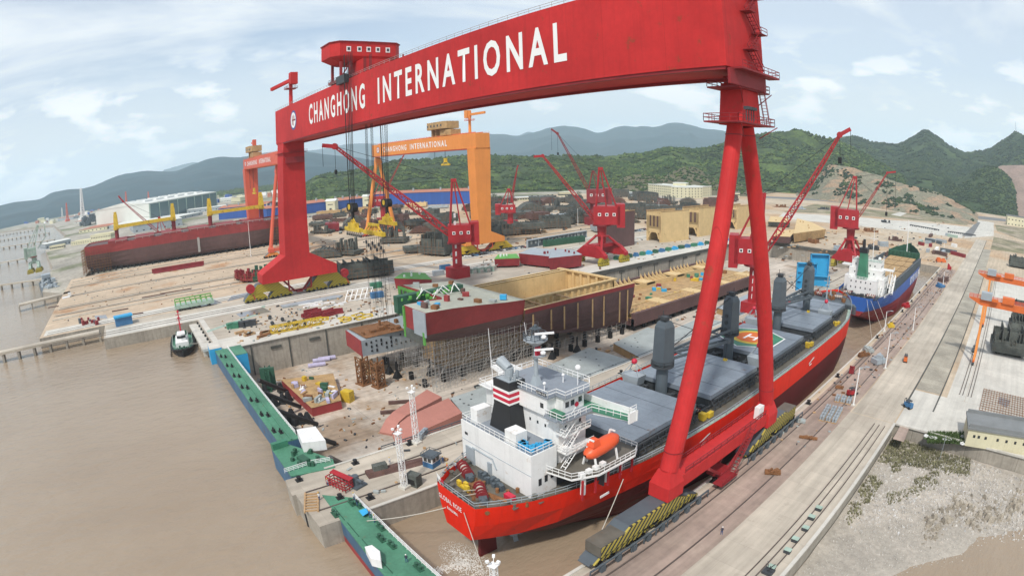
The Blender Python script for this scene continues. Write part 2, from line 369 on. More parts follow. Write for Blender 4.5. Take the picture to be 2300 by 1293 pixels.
ORD = ['first', 'second', 'third', 'fourth', 'fifth', 'sixth', 'seventh', 'eighth', 'ninth', 'tenth', 'eleventh', 'twelfth', 'thirteenth', 'fourteenth', 'fifteenth',
       'sixteenth', 'seventeenth', 'eighteenth', 'nineteenth', 'twentieth', 'twenty-first', 'twenty-second', 'twenty-third', 'twenty-fourth', 'twenty-fifth', 'twenty-sixth',
       'twenty-seventh', 'twenty-eighth', 'twenty-ninth', 'thirtieth', 'thirty-first', 'thirty-second', 'thirty-third', 'thirty-fourth', 'thirty-fifth', 'thirty-sixth']
def text(body, width, height, mname, parent, M4, bold=.02, name='lettering', depth=.06):
    cu = bpy.data.curves.new('t', 'FONT'); cu.body = body; cu.offset = bold; cu.extrude = 0; cu.resolution_u = 3; cu.space_character = 1.08 if width < 20 else 1.42
    o = bpy.data.objects.new('t', cu); COL.objects.link(o); bpy.context.view_layer.update()
    me = bpy.data.meshes.new_from_object(o.evaluated_get(bpy.context.evaluated_depsgraph_get()))
    bpy.data.objects.remove(o)
    co = np.array([v.co[:] for v in me.vertices]); mn, mx = co.min(0), co.max(0)
    for v in me.vertices:
        v.co = M4 @ Vector(((v.co.x-mn[0])/(mx[0]-mn[0])*width, (v.co.y-mn[1])/(mx[1]-mn[1])*height, 0))
    me.materials.clear(); me.materials.append(MATS[mname]); ob = bpy.data.objects.new(name, me); COL.objects.link(ob); ob.parent = parent
    return ob
def frame(o, xd, yd): # matrix: local x along xd, y along yd, origin o
    xd, yd = Vector(xd).normalized(), Vector(yd).normalized(); zd = xd.cross(yd)
    return Matrix([[xd[i], yd[i], zd[i], o[i]] for i in range(3)]+[[0, 0, 0, 1]])
# ------------------------------------------------------------------ sea and land
SEA = -5.0
def plane(mb, x0, x1, y0, y1, z): return mb.raw([(x0, y0, z), (x1, y0, z), (x1, y1, z), (x0, y1, z)], [(0, 1, 2, 3)])
wm = bpy.data.materials.new('silty_water'); wm.use_nodes = True; MATS['silty_water'] = wm
n_ = wm.node_tree.nodes; l_ = wm.node_tree.links; b_ = n_['Principled BSDF']; b_.inputs['Roughness'].default_value = .12; b_.inputs['Specular IOR Level'].default_value = .5
ge_ = n_.new('ShaderNodeNewGeometry')
def wn(sc, st, det=3):
    mp = n_.new('ShaderNodeMapping'); mp.inputs['Scale'].default_value = st; mp.inputs['Rotation'].default_value = (0, 0, R(25)); l_.new(ge_.outputs['Position'], mp.inputs[0])
    x = n_.new('ShaderNodeTexNoise'); x.inputs['Scale'].default_value = sc; x.inputs['Detail'].default_value = det; x.inputs['Roughness'].default_value = .6; l_.new(mp.outputs[0], x.inputs[0]); return x.outputs[0]
rp = n_.new('ShaderNodeValToRGB'); l_.new(wn(.012, (1, .5, 1), 5), rp.inputs[0]); e_ = rp.color_ramp.elements
e_[0].position = .35; e_[0].color = (.285, .215, .145, 1); e_[1].position = .68; e_[1].color = (.365, .29, .205, 1)
l_.new(rp.outputs[0], b_.inputs['Base Color'])
bp_ = n_.new('ShaderNodeBump'); bp_.inputs['Strength'].default_value = .7; bp_.inputs['Distance'].default_value = .8; l_.new(wn(.35, (1, .45, 1), 6), bp_.inputs['Height']); l_.new(bp_.outputs[0], b_.inputs['Normal'])
mb = MB()
plane(mb, -9000, 3000, -4000, 28.5, SEA); plane(mb, -84.2, -47.2, 28.5, 404, SEA); plane(mb, -9000, -205, 28.5, 7000, SEA); plane(mb, -47, 600, 28.5, 136, SEA)
struct(mb, 'water', 'silty_water')
# land blocks: tops at z 0, quay walls down to the bed
def land(name, polys, top, wall, z1=0.0, z0=-14.0):
    m = MB()
    for p in polys:
        n = len(p); vs = [(a[0], a[1], z0) for a in p]+[(a[0], a[1], z1) for a in p]
        m.mi(0).raw(vs, [tuple(range(n, 2*n))]); m.mi(1).raw(vs, [(i, (i+1) % n, n+(i+1) % n, n+i) for i in range(n)])
    return struct(m, name, [top, wall])
def rect(x0, x1, y0, y1): return [(x0, y0), (x1, y0), (x1, y1), (x0, y1)]
land('shipyard_ground', [rect(-285, -204, 27, 403), rect(-285, -258, -20, 27)], 'concrete', 'quay_wall')
land('slipway_ground', [rect(-484, -285, -58, 403)], 'yard_tan', 'quay_wall')
land('dock_pier', [rect(-103, -83.6, 22, 403)], 'concrete', 'quay_wall')
coast = [(-484, -36), (-560, -40), g(160, 660)[:2], g(95, 655)[:2], g(118, 600)[:2], g(102, 560)[:2], g(150, 528)[:2], g(120, 505)[:2], g(60, 512)[:2], g(0, 521)[:2], (-7900, -2600), (-8000, 3500), (-484, 2500)]
land('far_ground', [coast], 'far_yard', 'quay_wall', -.02)
land('yard_ground', [rect(-484, -47.5, 403, 1500), rect(-47.5, 700, 136, 1500)], 'yard_sand', 'quay_wall')
land('east_quay', [rect(-47.5, -21.7, -80, 136)], 'concrete', 'quay_wall')
land('back_land', [[(-484, 1500), (3000, 1500), (3000, 9000), (-8000, 9000), (-8000, 3400), (-484, 2500)], rect(700, 3000, -200, 1500)], 'scrub', 'quay_wall', -.04)
m = MB(); plane(m, -204, -103, 30, 403, -12); struct(m, 'dock_floor', 'dock_floor')
# paving sheets
def sheet(name, polys, mname, z): 
    m = MB()
    for k, p in enumerate(polys): m.raw([(a[0], a[1], z+.007*k) for a in p], [tuple(range(len(p)))])
    return struct(m, name, mname)
sheet('rusty_apron', [rect(-46, -34.9, -80, 400)], 'concrete_pink', .02)
sheet('yard_paving', [rect(-34.5, -22, 136.4, 640), rect(-34.5, -21.9, -80, 136)], 'concrete', .024)
sheet('light_paving', [rect(-10.6, -4.6, 163.1, 330), rect(-4.5, 60, 163.1, 420), rect(-21.5, 80, 137, 163)], 'concrete_light', .03)
sheet('trench', [rect(-21.4, -13.3, 164, 560)], 'trench_floor', .03)
sheet('trench_slot', [rect(-22.1, -21.5, 150, 640), rect(-13.2, -12.7, 150, 420)], 'dark_wall', .05)
sheet('cross_road', [[g(1745, 490)[:2], g(1760, 478)[:2], g(2180, 510)[:2], g(2160, 535)[:2]], [g(2000, 482)[:2], g(2022, 486)[:2], g(2055, 470)[:2], g(2045, 470)[:2]], [g(2165, 535)[:2], g(2232, 530)[:2], g(2232, 500)[:2], g(2192, 494)[:2]]], 'concrete_light', .06)
sheet('grass_field', [[g(1760, 476)[:2], g(1830, 458)[:2], g(2180, 496)[:2], g(2172, 506)[:2], g(1900, 482)[:2]], [g(2240, 520)[:2], g(2235, 505)[:2], g(2300, 512)[:2], g(2300, 540)[:2]], [g(2225, 560)[:2], g(2232, 532)[:2], g(2300, 545)[:2], g(2300, 570)[:2]]], 'scrub', .03)
sheet('back_road', [[g(1700, 440)[:2], g(1850, 447)[:2], g(2100, 475)[:2], g(2260, 492)[:2], g(2260, 498)[:2], g(2100, 483)[:2], g(1850, 452)[:2], g(1700, 444)[:2]], [g(1070, 443)[:2], g(1250, 438)[:2], g(1250, 441)[:2], g(1070, 447)[:2]]], 'asphalt', .04)
sheet('green_field', [[g(2150, 445)[:2], g(2240, 452)[:2], g(2270, 478)[:2], g(2190, 470)[:2]]], 'grass_green', .05)
# lanes of the main yard left of the dry dock
sheet('edge_pavement', [rect(-219, -204.2, 27.5, 402), rect(-258, -219, 27.5, 30)], 'concrete_light', .02)
sheet('crane_road', [rect(-274, -259, -19, 402)], 'concrete_light', .024)
sheet('yard_road', [rect(-300, -288, -56, 402)], 'concrete_light', .022)
sheet('green_stripe', [[(-236, 28), (-233, 28), (-247, 56), (-250, 56)], [(-250, 56), (-250, 58), (-262, 62), (-262, 60)]], 'pale_green', .045)
sheet('storage_ground', [rect(-700, -303, 150, 700)], 'yard_sand', .015)
sheet('pink_patch', [[g(2005, 985)[:2], g(2022, 956)[:2], g(2042, 961)[:2], g(2030, 992)[:2]]], 'concrete_pink', .035)
sheet('puddle', [[g(510, 677)[:2], g(560, 665)[:2], g(565, 655)[:2], g(520, 665)[:2]], [g(540, 712)[:2], g(610, 700)[:2], g(590, 690)[:2], g(530, 705)[:2]], [g(215, 716)[:2], g(242, 715)[:2], g(238, 707)[:2], g(212, 709)[:2]], [g(440, 690)[:2], g(500, 680)[:2], g(480, 672)[:2]], [g(2240, 905)[:2], g(2262, 915)[:2], g(2270, 900)[:2], g(2245, 892)[:2]]], 'puddle', .05)
sheet('asphalt_road', [[g(2160, 530)[:2], g(2183, 532)[:2], g(2202, 500)[:2], g(2195, 498)[:2]]], 'asphalt', .09)
# copings, rails
m = MB()
for x in (-204, -47.9): m.box(x-.1, x+.5, 31, 402.8, -.02, .22)
m.box(-103.2, -102.6, 31, 402, -.02, .22); m.box(-84.2, -83.5, 31, 402, -.02, .22); m.box(-21.9, -21.2, -80, 136, -.02, .35); m.box(-21.2, 300, 135.6, 136.3, -.02, .45)
struct(m, 'coping', 'concrete_light')
m = MB()
for x in (-44.9, -43.4, -37.9): m.box(x-.12, x+.12, -60, 400, .02, .16)
for x in (-264.5, -268.5, -289, -293, -325, -333, -352, -358, -395, -400, -432, -440): m.box(x-.14, x+.14, -54, 402, .02, .17)
for x in (-26.6, -25.2, -23.6): m.box(x-.1, x+.1, -80, 133, .02, .18)
for x in (-6.9, -5.8, -3.9, -2.8): m.box(x-.12, x+.12, 168, 420, .04, .2)
m.box(-96.2, -95.9, 24, 402, .02, .17); m.box(-88.7, -88.4, 24, 402, .02, .17)
struct(m, 'rail_track', 'rail_steel')
m = MB()
for x in (-323, -335, -354, -397, -436, -450, -465): m.box(x-1.0, x+1.0, -55, 402, .0, .35 if x != -354 else .5)
struct(m, 'slipway_beam', 'concrete')
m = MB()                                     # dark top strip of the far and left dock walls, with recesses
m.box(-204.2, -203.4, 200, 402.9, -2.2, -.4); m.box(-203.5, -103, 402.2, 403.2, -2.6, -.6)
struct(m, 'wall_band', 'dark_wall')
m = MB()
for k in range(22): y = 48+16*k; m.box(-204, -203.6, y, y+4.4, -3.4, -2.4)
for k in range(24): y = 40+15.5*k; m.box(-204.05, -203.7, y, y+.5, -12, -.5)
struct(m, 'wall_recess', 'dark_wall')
# ------------------------------------------------------------------ hills
def vnoise(x, y, seed=0):
    xi = np.floor(x).astype(np.int64); yi = np.floor(y).astype(np.int64); fx = x-xi; fy = y-yi; fx = fx*fx*(3-2*fx); fy = fy*fy*(3-2*fy)
    def h(a, b):
        n = (a*374761393+b*668265263+seed*144665) & 0x7fffffff; n = ((n ^ (n >> 13))*1274126177) & 0x7fffffff; return ((n ^ (n >> 16)) & 0xffff)/65535.0
    return (h(xi, yi)*(1-fx)+h(xi+1, yi)*fx)*(1-fy)+(h(xi, yi+1)*(1-fx)+h(xi+1, yi+1)*fx)*fy
def fbm(x, y, o=5, seed=0, gain=.5):
    s = 0; a = 1; t = 0
    for k in range(o): s = s+a*vnoise(x*2**k+k*17.3, y*2**k-k*9.1, seed+k); t += a; a *= gain
    return s/t
RIDGES = {}
def ridge(name, mname, pts, D, W0, W1, na=260, nd=70, canopy=0.0, spur=.5, seed=1, base=-1.0, cscale=11.0):
    """pts: crest points sighted in the photo, D: distance of the crest (number or per point), W0/W1 depth of the near and far slopes"""
    Ds = D if hasattr(D, '__len__') else [D]*len(pts)
    az = []; hh = []
    for (px, py), d in zip(pts, Ds): p = far(px, py, d); az.append(math.atan2(p.x, p.y)); hh.append(p.z)
    A = np.linspace(az[0], az[-1], na); H = np.interp(A, az, hh); DD = np.interp(A, az, Ds)
    # soften the polyline
    k = 3; H = np.convolve(np.pad(H, k, mode='edge'), np.ones(2*k+1)/(2*k+1), 'valid')
    T = np.linspace(-1, 1, nd); AA, TT = np.meshgrid(A, T, indexing='ij'); HH = H[:, None]; D2 = DD[:, None]
    r = D2+np.where(TT < 0, TT*W0, TT*W1); X = r*np.sin(AA); Y = r*np.cos(AA)
    q = np.abs(TT); sc = W0*.55
    sp = np.abs(fbm(X/sc+seed, Y/sc, 4, seed)*2-1)
    sh = np.clip(1-q, 0, 1)**(.85); sh = sh*(1-spur*(1-np.exp(-6*q))*sp*1.5)
    Z = base+(HH-base)*np.clip(sh, 0, 1.2)
    edge = np.clip(np.minimum(AA-A[0], A[-1]-AA)/((A[-1]-A[0])*.04), 0, 1)
    if canopy:
        c = vnoise(X/cscale, Y/cscale, 5)*.6+vnoise(X/(cscale*.45), Y/(cscale*.45), 9)*.4; Z = Z+(c-.5)*canopy*2*np.clip((Z-base)/8, 0, 1)
    else: Z = Z+(fbm(X/150, Y/150, 4, 3)-.5)*(HH-base)*.06
    if base < 0 and name != 'far_mountains': Z = base+(Z-base)*edge
    vs = np.stack([X, Y, Z], -1).reshape(-1, 3); fs = []; RIDGES[name] = (X, Y, Z)
    i = np.arange(na-1)[:, None]*nd+np.arange(nd-1)[None, :]; i = i.ravel()
    F = np.stack([i, i+1, i+nd+1, i+nd], 1)
    me = bpy.data.meshes.new(name); me.from_pydata(vs.tolist(), [], F.tolist()); me.materials.append(MATS[mname])
    me.polygons.foreach_set('use_smooth', [True]*len(me.polygons)); o = bpy.data.objects.new(name, me); COL.objects.link(o); o['kind'] = 'structure'; return o
mat('forest', (.028, .052, .014), .95, .3, .012, fine=.45, col2=(.065, .10, .02), c2scale=.012, c2lo=.46, c2hi=.60, bump=1.0, bscale=.12)
mat('forest_dark', (.026, .050, .018), .95, .3, .008, fine=.35, col2=(.045, .072, .02), c2scale=.008, c2lo=.46, c2hi=.60, bump=1.0, bscale=.1)
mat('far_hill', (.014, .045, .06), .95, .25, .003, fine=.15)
mat('quarry_rock', (.36, .25, .16), .95, .4, .02, fine=.4, col2=(.17, .16, .11), c2scale=.02, c2lo=.44, c2hi=.52, bump=1, bscale=.1)
mat('quarry_pink', (.26, .19, .155), .95, .25, .015, fine=.2, bump=1, bscale=.1)
mat('brown_scrub', (.115, .105, .06), .95, .3, .02, fine=.3, bump=1, bscale=.12)
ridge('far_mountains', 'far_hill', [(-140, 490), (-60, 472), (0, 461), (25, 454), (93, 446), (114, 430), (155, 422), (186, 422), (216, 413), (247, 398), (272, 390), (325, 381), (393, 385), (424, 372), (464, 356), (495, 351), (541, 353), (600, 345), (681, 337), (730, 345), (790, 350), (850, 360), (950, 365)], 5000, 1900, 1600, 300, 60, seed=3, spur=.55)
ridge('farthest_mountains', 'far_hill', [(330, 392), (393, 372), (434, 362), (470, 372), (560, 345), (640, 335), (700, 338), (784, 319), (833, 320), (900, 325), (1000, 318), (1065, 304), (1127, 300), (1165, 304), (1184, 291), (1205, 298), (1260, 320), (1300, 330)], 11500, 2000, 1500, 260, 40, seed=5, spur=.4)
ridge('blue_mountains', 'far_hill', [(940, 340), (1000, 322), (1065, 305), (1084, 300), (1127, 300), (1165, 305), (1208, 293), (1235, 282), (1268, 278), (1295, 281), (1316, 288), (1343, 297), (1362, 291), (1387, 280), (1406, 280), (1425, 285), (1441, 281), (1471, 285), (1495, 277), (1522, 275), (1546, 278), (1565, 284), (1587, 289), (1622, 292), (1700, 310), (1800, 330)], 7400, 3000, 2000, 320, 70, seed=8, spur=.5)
ridge('green_hill', 'forest', [(640, 440), (687, 412), (714, 396), (789, 385), (830, 377), (870, 369), (884, 361), (925, 357), (965, 358), (1028, 351), (1087, 349), (1114, 350), (1208, 354), (1249, 350), (1289, 351), (1357, 351), (1398, 347), (1446, 346), (1479, 337), (1506, 331), (1547, 335), (1582, 334), (1601, 328), (1640, 312), (1700, 300), (1732, 299), (1762, 295), (1781, 291), (1797, 292), (1822, 301), (1852, 310), (1873, 311), (1940, 345), (2010, 385), (2080, 420)],
      [1500]*14+[1550]*6+[1650]*10+[1650]*5, 470, 600, 620, 110, canopy=3.2, seed=11, spur=.45)
ridge('right_hill', 'forest_dark', [(1830, 330), (1873, 311), (1900, 304), (1917, 304), (1944, 312), (1971, 319), (2014, 324), (2044, 310), (2065, 296), (2079, 288), (2092, 295), (2119, 315), (2144, 330), (2165, 339), (2209, 338), (2230, 331), (2255, 312), (2274, 297), (2282, 294), (2295, 301), (2340, 330), (2400, 345)], 2600, 1150, 700, 420, 90, canopy=4.0, seed=14, spur=.35, cscale=14)
ridge('quarry_hill', 'quarry_rock', [(1770, 440), (1800, 425), (1835, 398), (1862, 366), (1889, 369), (1930, 380), (1971, 391), (2011, 407), (2052, 418), (2106, 431), (2133, 445), (2176, 470), (2200, 478)], [1230, 1230, 1220, 1200, 1180, 1150, 1130, 1100, 1080, 1060, 1050, 1020, 1010], 190, 260, 300, 60, seed=21, spur=.5, canopy=1.6)
ridge('brown_hill', 'brown_scrub', [(1340, 422), (1371, 412), (1411, 393), (1440, 391), (1492, 396), (1533, 374), (1560, 374), (1609, 401), (1680, 415), (1720, 425)], 1120, 140, 260, 200, 50, seed=24, spur=.4, canopy=1.5)
ridge('terraced_hill', 'forest_dark', [(2095, 440), (2122, 423), (2174, 391), (2214, 372), (2239, 372), (2262, 390), (2290, 430)], 1500, 300, 300, 160, 50, seed=27, spur=.2, canopy=1.5)
ridge('quarry_face', 'quarry_pink', [(2190, 420), (2225, 385), (2246, 370), (2300, 368), (2380, 372)], 1620, 330, 300, 120, 50, seed=29, spur=.3, canopy=1.2)
ridge('left_slope', 'forest', [(320, 470), (420, 452), (500, 430), (560, 425), (640, 415), (720, 410), (800, 405)], 2600, 500, 800, 200, 40, canopy=3, seed=31, spur=.4)
def wood(name, src, mname, n, r0, r1, seed, keep=None):
    rs = np.random.RandomState(seed); X, Y, Z = RIDGES[src]; na, nd = X.shape
    i = rs.uniform(0, na-1.01, n*2); j = rs.uniform(0, nd*.56, n*2); i0 = i.astype(int); j0 = j.astype(int); fi = i-i0; fj = j-j0
    def bil(A): return (A[i0, j0]*(1-fi)+A[i0+1, j0]*fi)*(1-fj)+(A[i0, j0+1]*(1-fi)+A[i0+1, j0+1]*fi)*fj
    x, y, z = bil(X), bil(Y), bil(Z); dens = fbm(x/60, y/60, 3, seed); ok = (z > 2) & (dens > .40)
    if keep is not None: ok &= keep(x, y, z)
    x, y, z = x[ok][:n], y[ok][:n], z[ok][:n]; n = len(x)
    T = np.array([[0, 0, 1.0], [1, 0, .25], [.31, .95, .3], [-.81, .59, .2], [-.81, -.59, .35], [.31, -.95, .2], [0, 0, -.6]])
    F = np.array([[0, 1, 2], [0, 2, 3], [0, 3, 4], [0, 4, 5], [0, 5, 1], [6, 2, 1], [6, 3, 2], [6, 4, 3], [6, 5, 4], [6, 1, 5]])
    s = rs.uniform(r0, r1, n)[:, None, None]; J = 1+rs.uniform(-.25, .25, (n, 7, 3)); a = rs.uniform(0, 6.28, n); c, si = np.cos(a)[:, None], np.sin(a)[:, None]
    V = T[None]*J*s; V = np.stack([V[..., 0]*c-V[..., 1]*si, V[..., 0]*si+V[..., 1]*c, V[..., 2]], -1)+np.stack([x, y, z], -1)[:, None]
    FF = (F[None]+(np.arange(n)*7)[:, None, None]).reshape(-1, 3)
    me = bpy.data.meshes.new(name); me.from_pydata(V.reshape(-1, 3).tolist(), [], FF.tolist()); me.materials.append(MATS[mname]); o = bpy.data.objects.new(name, me); COL.objects.link(o); o['kind'] = 'stuff'; return o
mat('tree_mass', (.026, .052, .013), .95, .4, .012, fine=.65, col2=(.075, .11, .022), c2scale=.05, c2lo=.5, c2hi=.6)
mat('tree_mass_dark', (.020, .040, .018), .95, .35, .03, fine=.45, col2=(.045, .07, .02), c2scale=.04, c2lo=.5, c2hi=.6)
wood('hill_woods', 'green_hill', 'tree_mass', 22000, 1.8, 6.5, 1)
wood('right_woods', 'right_hill', 'tree_mass_dark', 20000, 4, 8, 2)
wood('quarry_undergrowth', 'quarry_hill', 'tree_mass_dark', 1700, 1.2, 4.2, 3, keep=lambda x, y, z: fbm(x/35, y/35, 2, 77) > .52)
wood('terrace_woods', 'terraced_hill', 'tree_mass_dark', 1800, 2, 4, 4)
wood('brown_undergrowth', 'brown_hill', 'tree_mass', 900, 1.5, 4, 5)
wood('slope_woods', 'left_slope', 'tree_mass', 3000, 5, 10, 6)
# ------------------------------------------------------------------ mud bank at the lower right
nx, ny = 110, 120; xs = np.linspace(-21.5, 170, nx)**1.0; ys = np.linspace(20, 135.8, ny)
XX, YY = np.meshgrid(xs, ys, indexing='ij')
wl = [g(1960, 1293, SEA), g(2020, 1225, SEA), g(2130, 1205, SEA), g(2300, 1175, SEA)]
# shoreline: signed distance from the line through these points
a0, a1 = Vector((wl[0].x, wl[0].y)), Vector((wl[3].x, wl[3].y)); dd = (a1-a0).normalized(); nn = Vector((-dd.y, dd.x))
S = (XX-a0.x)*nn.x+(YY-a0.y)*nn.y
ZZ = SEA+np.clip(S*.06, -3, 1.7)+(fbm(XX/7, YY/7, 4, 2)-.5)*1.1*np.clip(.4+S*.06, .25, 1)
me = bpy.data.meshes.new('mud_bank'); i = (np.arange(nx-1)[:, None]*ny+np.arange(ny-1)[None, :]).ravel()
me.from_pydata(np.stack([XX, YY, ZZ], -1).reshape(-1, 3).tolist(), [], np.stack([i, i+ny, i+ny+1, i+1], 1).tolist()); me.materials.append(MATS['mud'])
me.polygons.foreach_set('use_smooth', [True]*len(me.polygons)); o = bpy.data.objects.new('mud_bank', me); COL.objects.link(o); o['kind'] = 'structure'
def bank_z(x, y):
    s = (x-a0.x)*nn.x+(y-a0.y)*nn.y
    return float(SEA+np.clip(s*.06, -3, 1.7)+(fbm(np.array([x/7]), np.array([y/7]), 4, 2)[0]-.5)*1.1*np.clip(.4+s*.06, .25, 1))
def rocks(name, mname, n, region, s0, s1, label=None, flat=.6):
    rnd = random.Random(n); m = MB(); k = 0
    while k < n:
        x, y, ok = region(rnd)
        if not ok: continue
        k += 1; s = s0+(s1-s0)*rnd.random()**3; z = bank_z(x, y)
        P = [(x+s*math.cos(a+rnd.random())*rnd.uniform(.6, 1), y+s*math.sin(a+rnd.random())*rnd.uniform(.6, 1)) for a in (0, 1.57, 3.14, 4.71)]
        c = (x+rnd.uniform(-.2, .2)*s, y+rnd.uniform(-.2, .2)*s)
        T = [(c[0]+(p[0]-c[0])*.55, c[1]+(p[1]-c[1])*.55, z+s*flat*rnd.uniform(.6, 1.2)) for p in P]
        m.hexa([(p[0], p[1], z-.15) for p in P], T)
    return struct(m, name, mname, 'stuff', label)
def in_img(x, y, z):
    d = np.array([x, y, z-CH]); d = d/np.linalg.norm(d); c = d@_F; th = math.acos(c); r = FPX*(th+FK*th**3); X = d@CR; Y = d@CU; h = math.hypot(X, Y)
    return 1150+r*X/h, 646.5-r*Y/h
def reg(test):
    def f(r):
        x = r.uniform(-21, 110); y = r.uniform(60, 135); px, py = in_img(x, y, -3); return x, y, test(px, py, r) and px < 2400
    return f
def t_rub(px, py, r):   # rubbish band running from the corner down to the lower left, and right
    u = py-(1000+(px-2000)*.12); 
    return r.random() < max(0, 1-abs(u-90-20*math.sin(px/60))/95)
rocks('rubble', 'rubble', 5200, reg(t_rub), .12, .75)
rocks('white_rubble', 'rubble_white', 600, reg(t_rub), .1, .5)
rocks('gravel', 'rubble', 5200, reg(lambda px, py, r: px < 2260 and py > 1110 and py < 1420 and px < 2120-(py-1150)*.6+260*r.random()), .08, .32)
rocks('boulders', 'boulder', 420, reg(lambda px, py, r: abs(py-(1165-(px-2080)*.22+18*math.sin(px/25))) < 32*r.random()+8 and px > 2075), .3, 1.5, flat=.8)
def tufts(name, mname, n, region, h0, h1, zf=bank_z, w=.12):
    rnd = random.Random(n+1); m = MB(); k = 0
    while k < n:
        x, y, ok = region(rnd)
        if not ok: continue
        k += 1; z = zf(x, y)
        for q in range(5):
            a = rnd.uniform(0, 6.28); h = rnd.uniform(h0, h1); lx, ly = math.cos(a)*h*.5, math.sin(a)*h*.5; wx, wy = -math.sin(a)*w, math.cos(a)*w
            m.raw([(x-wx, y-wy, z-.05), (x+wx, y+wy, z-.05), (x+lx, y+ly, z+h)], [(0, 1, 2)])
    return struct(m, name, mname, 'stuff')
tufts('grass', 'weeds', 2600, reg(lambda px, py, r: (px-1905 > 0 and px < 2110 and py < 1135-(px-1905)*.42+40*r.random() and py > 990 and vnoise(np.array([px/30]), np.array([py/30]), 4)[0] > .35) or (px > 1960 and px < 2180 and py < 1034+(px-2000)*.14+8*r.random())), .25, .8, w=.14)
m = MB(); p_ = [g(2083, 968), g(2167, 985), g(2167, 1000), g(2075, 985)]
m.prism([p[:2] for p in p_], .02, .12); struct(m, 'planting_bed', 'grass_green')
tufts('bed_grass', 'grass_green', 900, lambda r: (lambda p: (p.x, p.y, True))(g(r.uniform(2082, 2165), r.uniform(972, 996))), .3, .8, zf=lambda x, y: .05, w=.15)
# ------------------------------------------------------------------ goliath gantry cranes
def bogie_set(name, parent, x, y0, y1, ztop, mats, half=2.6, flip=False, group=None):
    """stepped equaliser beams over wheel trucks, along y"""
    L_ = y1-y0; root = None
    m = MB(); mats = [mats, 'mast_grey'] if isinstance(mats, str) else mats
    ym = (y0+y1)/2
    # main equaliser (top), two secondary, four trucks
    def trap(a, b, z0, z1, k, w, mm):
        k_ = (b-a)*k; mm.mi(0); mm.xprism([(a, z0), (b, z0), (b-k_, z1), (a+k_, z1)], x-w, x+w); mm.mi(1)
        for P_, Q_ in (((a, z0), (a+k_, z1)), ((a+k_, z1), (b-k_, z1)), ((b-k_, z1), (b, z0))): mm.raw([(x-w-.03, P_[0], P_[1]+.06), (x+w-.35, P_[0], P_[1]+.06), (x+w-.35, Q_[0], Q_[1]+.06), (x-w-.03, Q_[0], Q_[1]+.06)], [(0, 1, 2, 3)])
    trap(y0+L_*.14, y1-L_*.14, ztop*.50, ztop, .22, half, m)
    root = m.build(name, mats, parent)
    for q in range(2):
        a = y0+L_*(.5*q); b = a+L_*.5; e = MB(); trap(a+L_*.03, b-L_*.03, ztop*.24, ztop*.52, .20, half-.25, e); e.build('equaliser', mats, root)
        for r_ in range(2):
            c = a+L_*.25*r_; d = c+L_*.25; t = MB(); trap(c+.3, d-.3, 1.0, ztop*.27, .12, half-.5, t)
            tr = t.build('truck', mats, root)
            for wv in range(2):
                yy = c+(d-c)*(.3+.4*wv); ww = MB()
                for sx in (-1, 1): ww.tube((x+sx*(half-.5)-.25, yy, .75), (x+sx*(half-.5)+.25, yy, .75), .72, n=10)
                ww.build('wheel', 'black', tr)
    return root
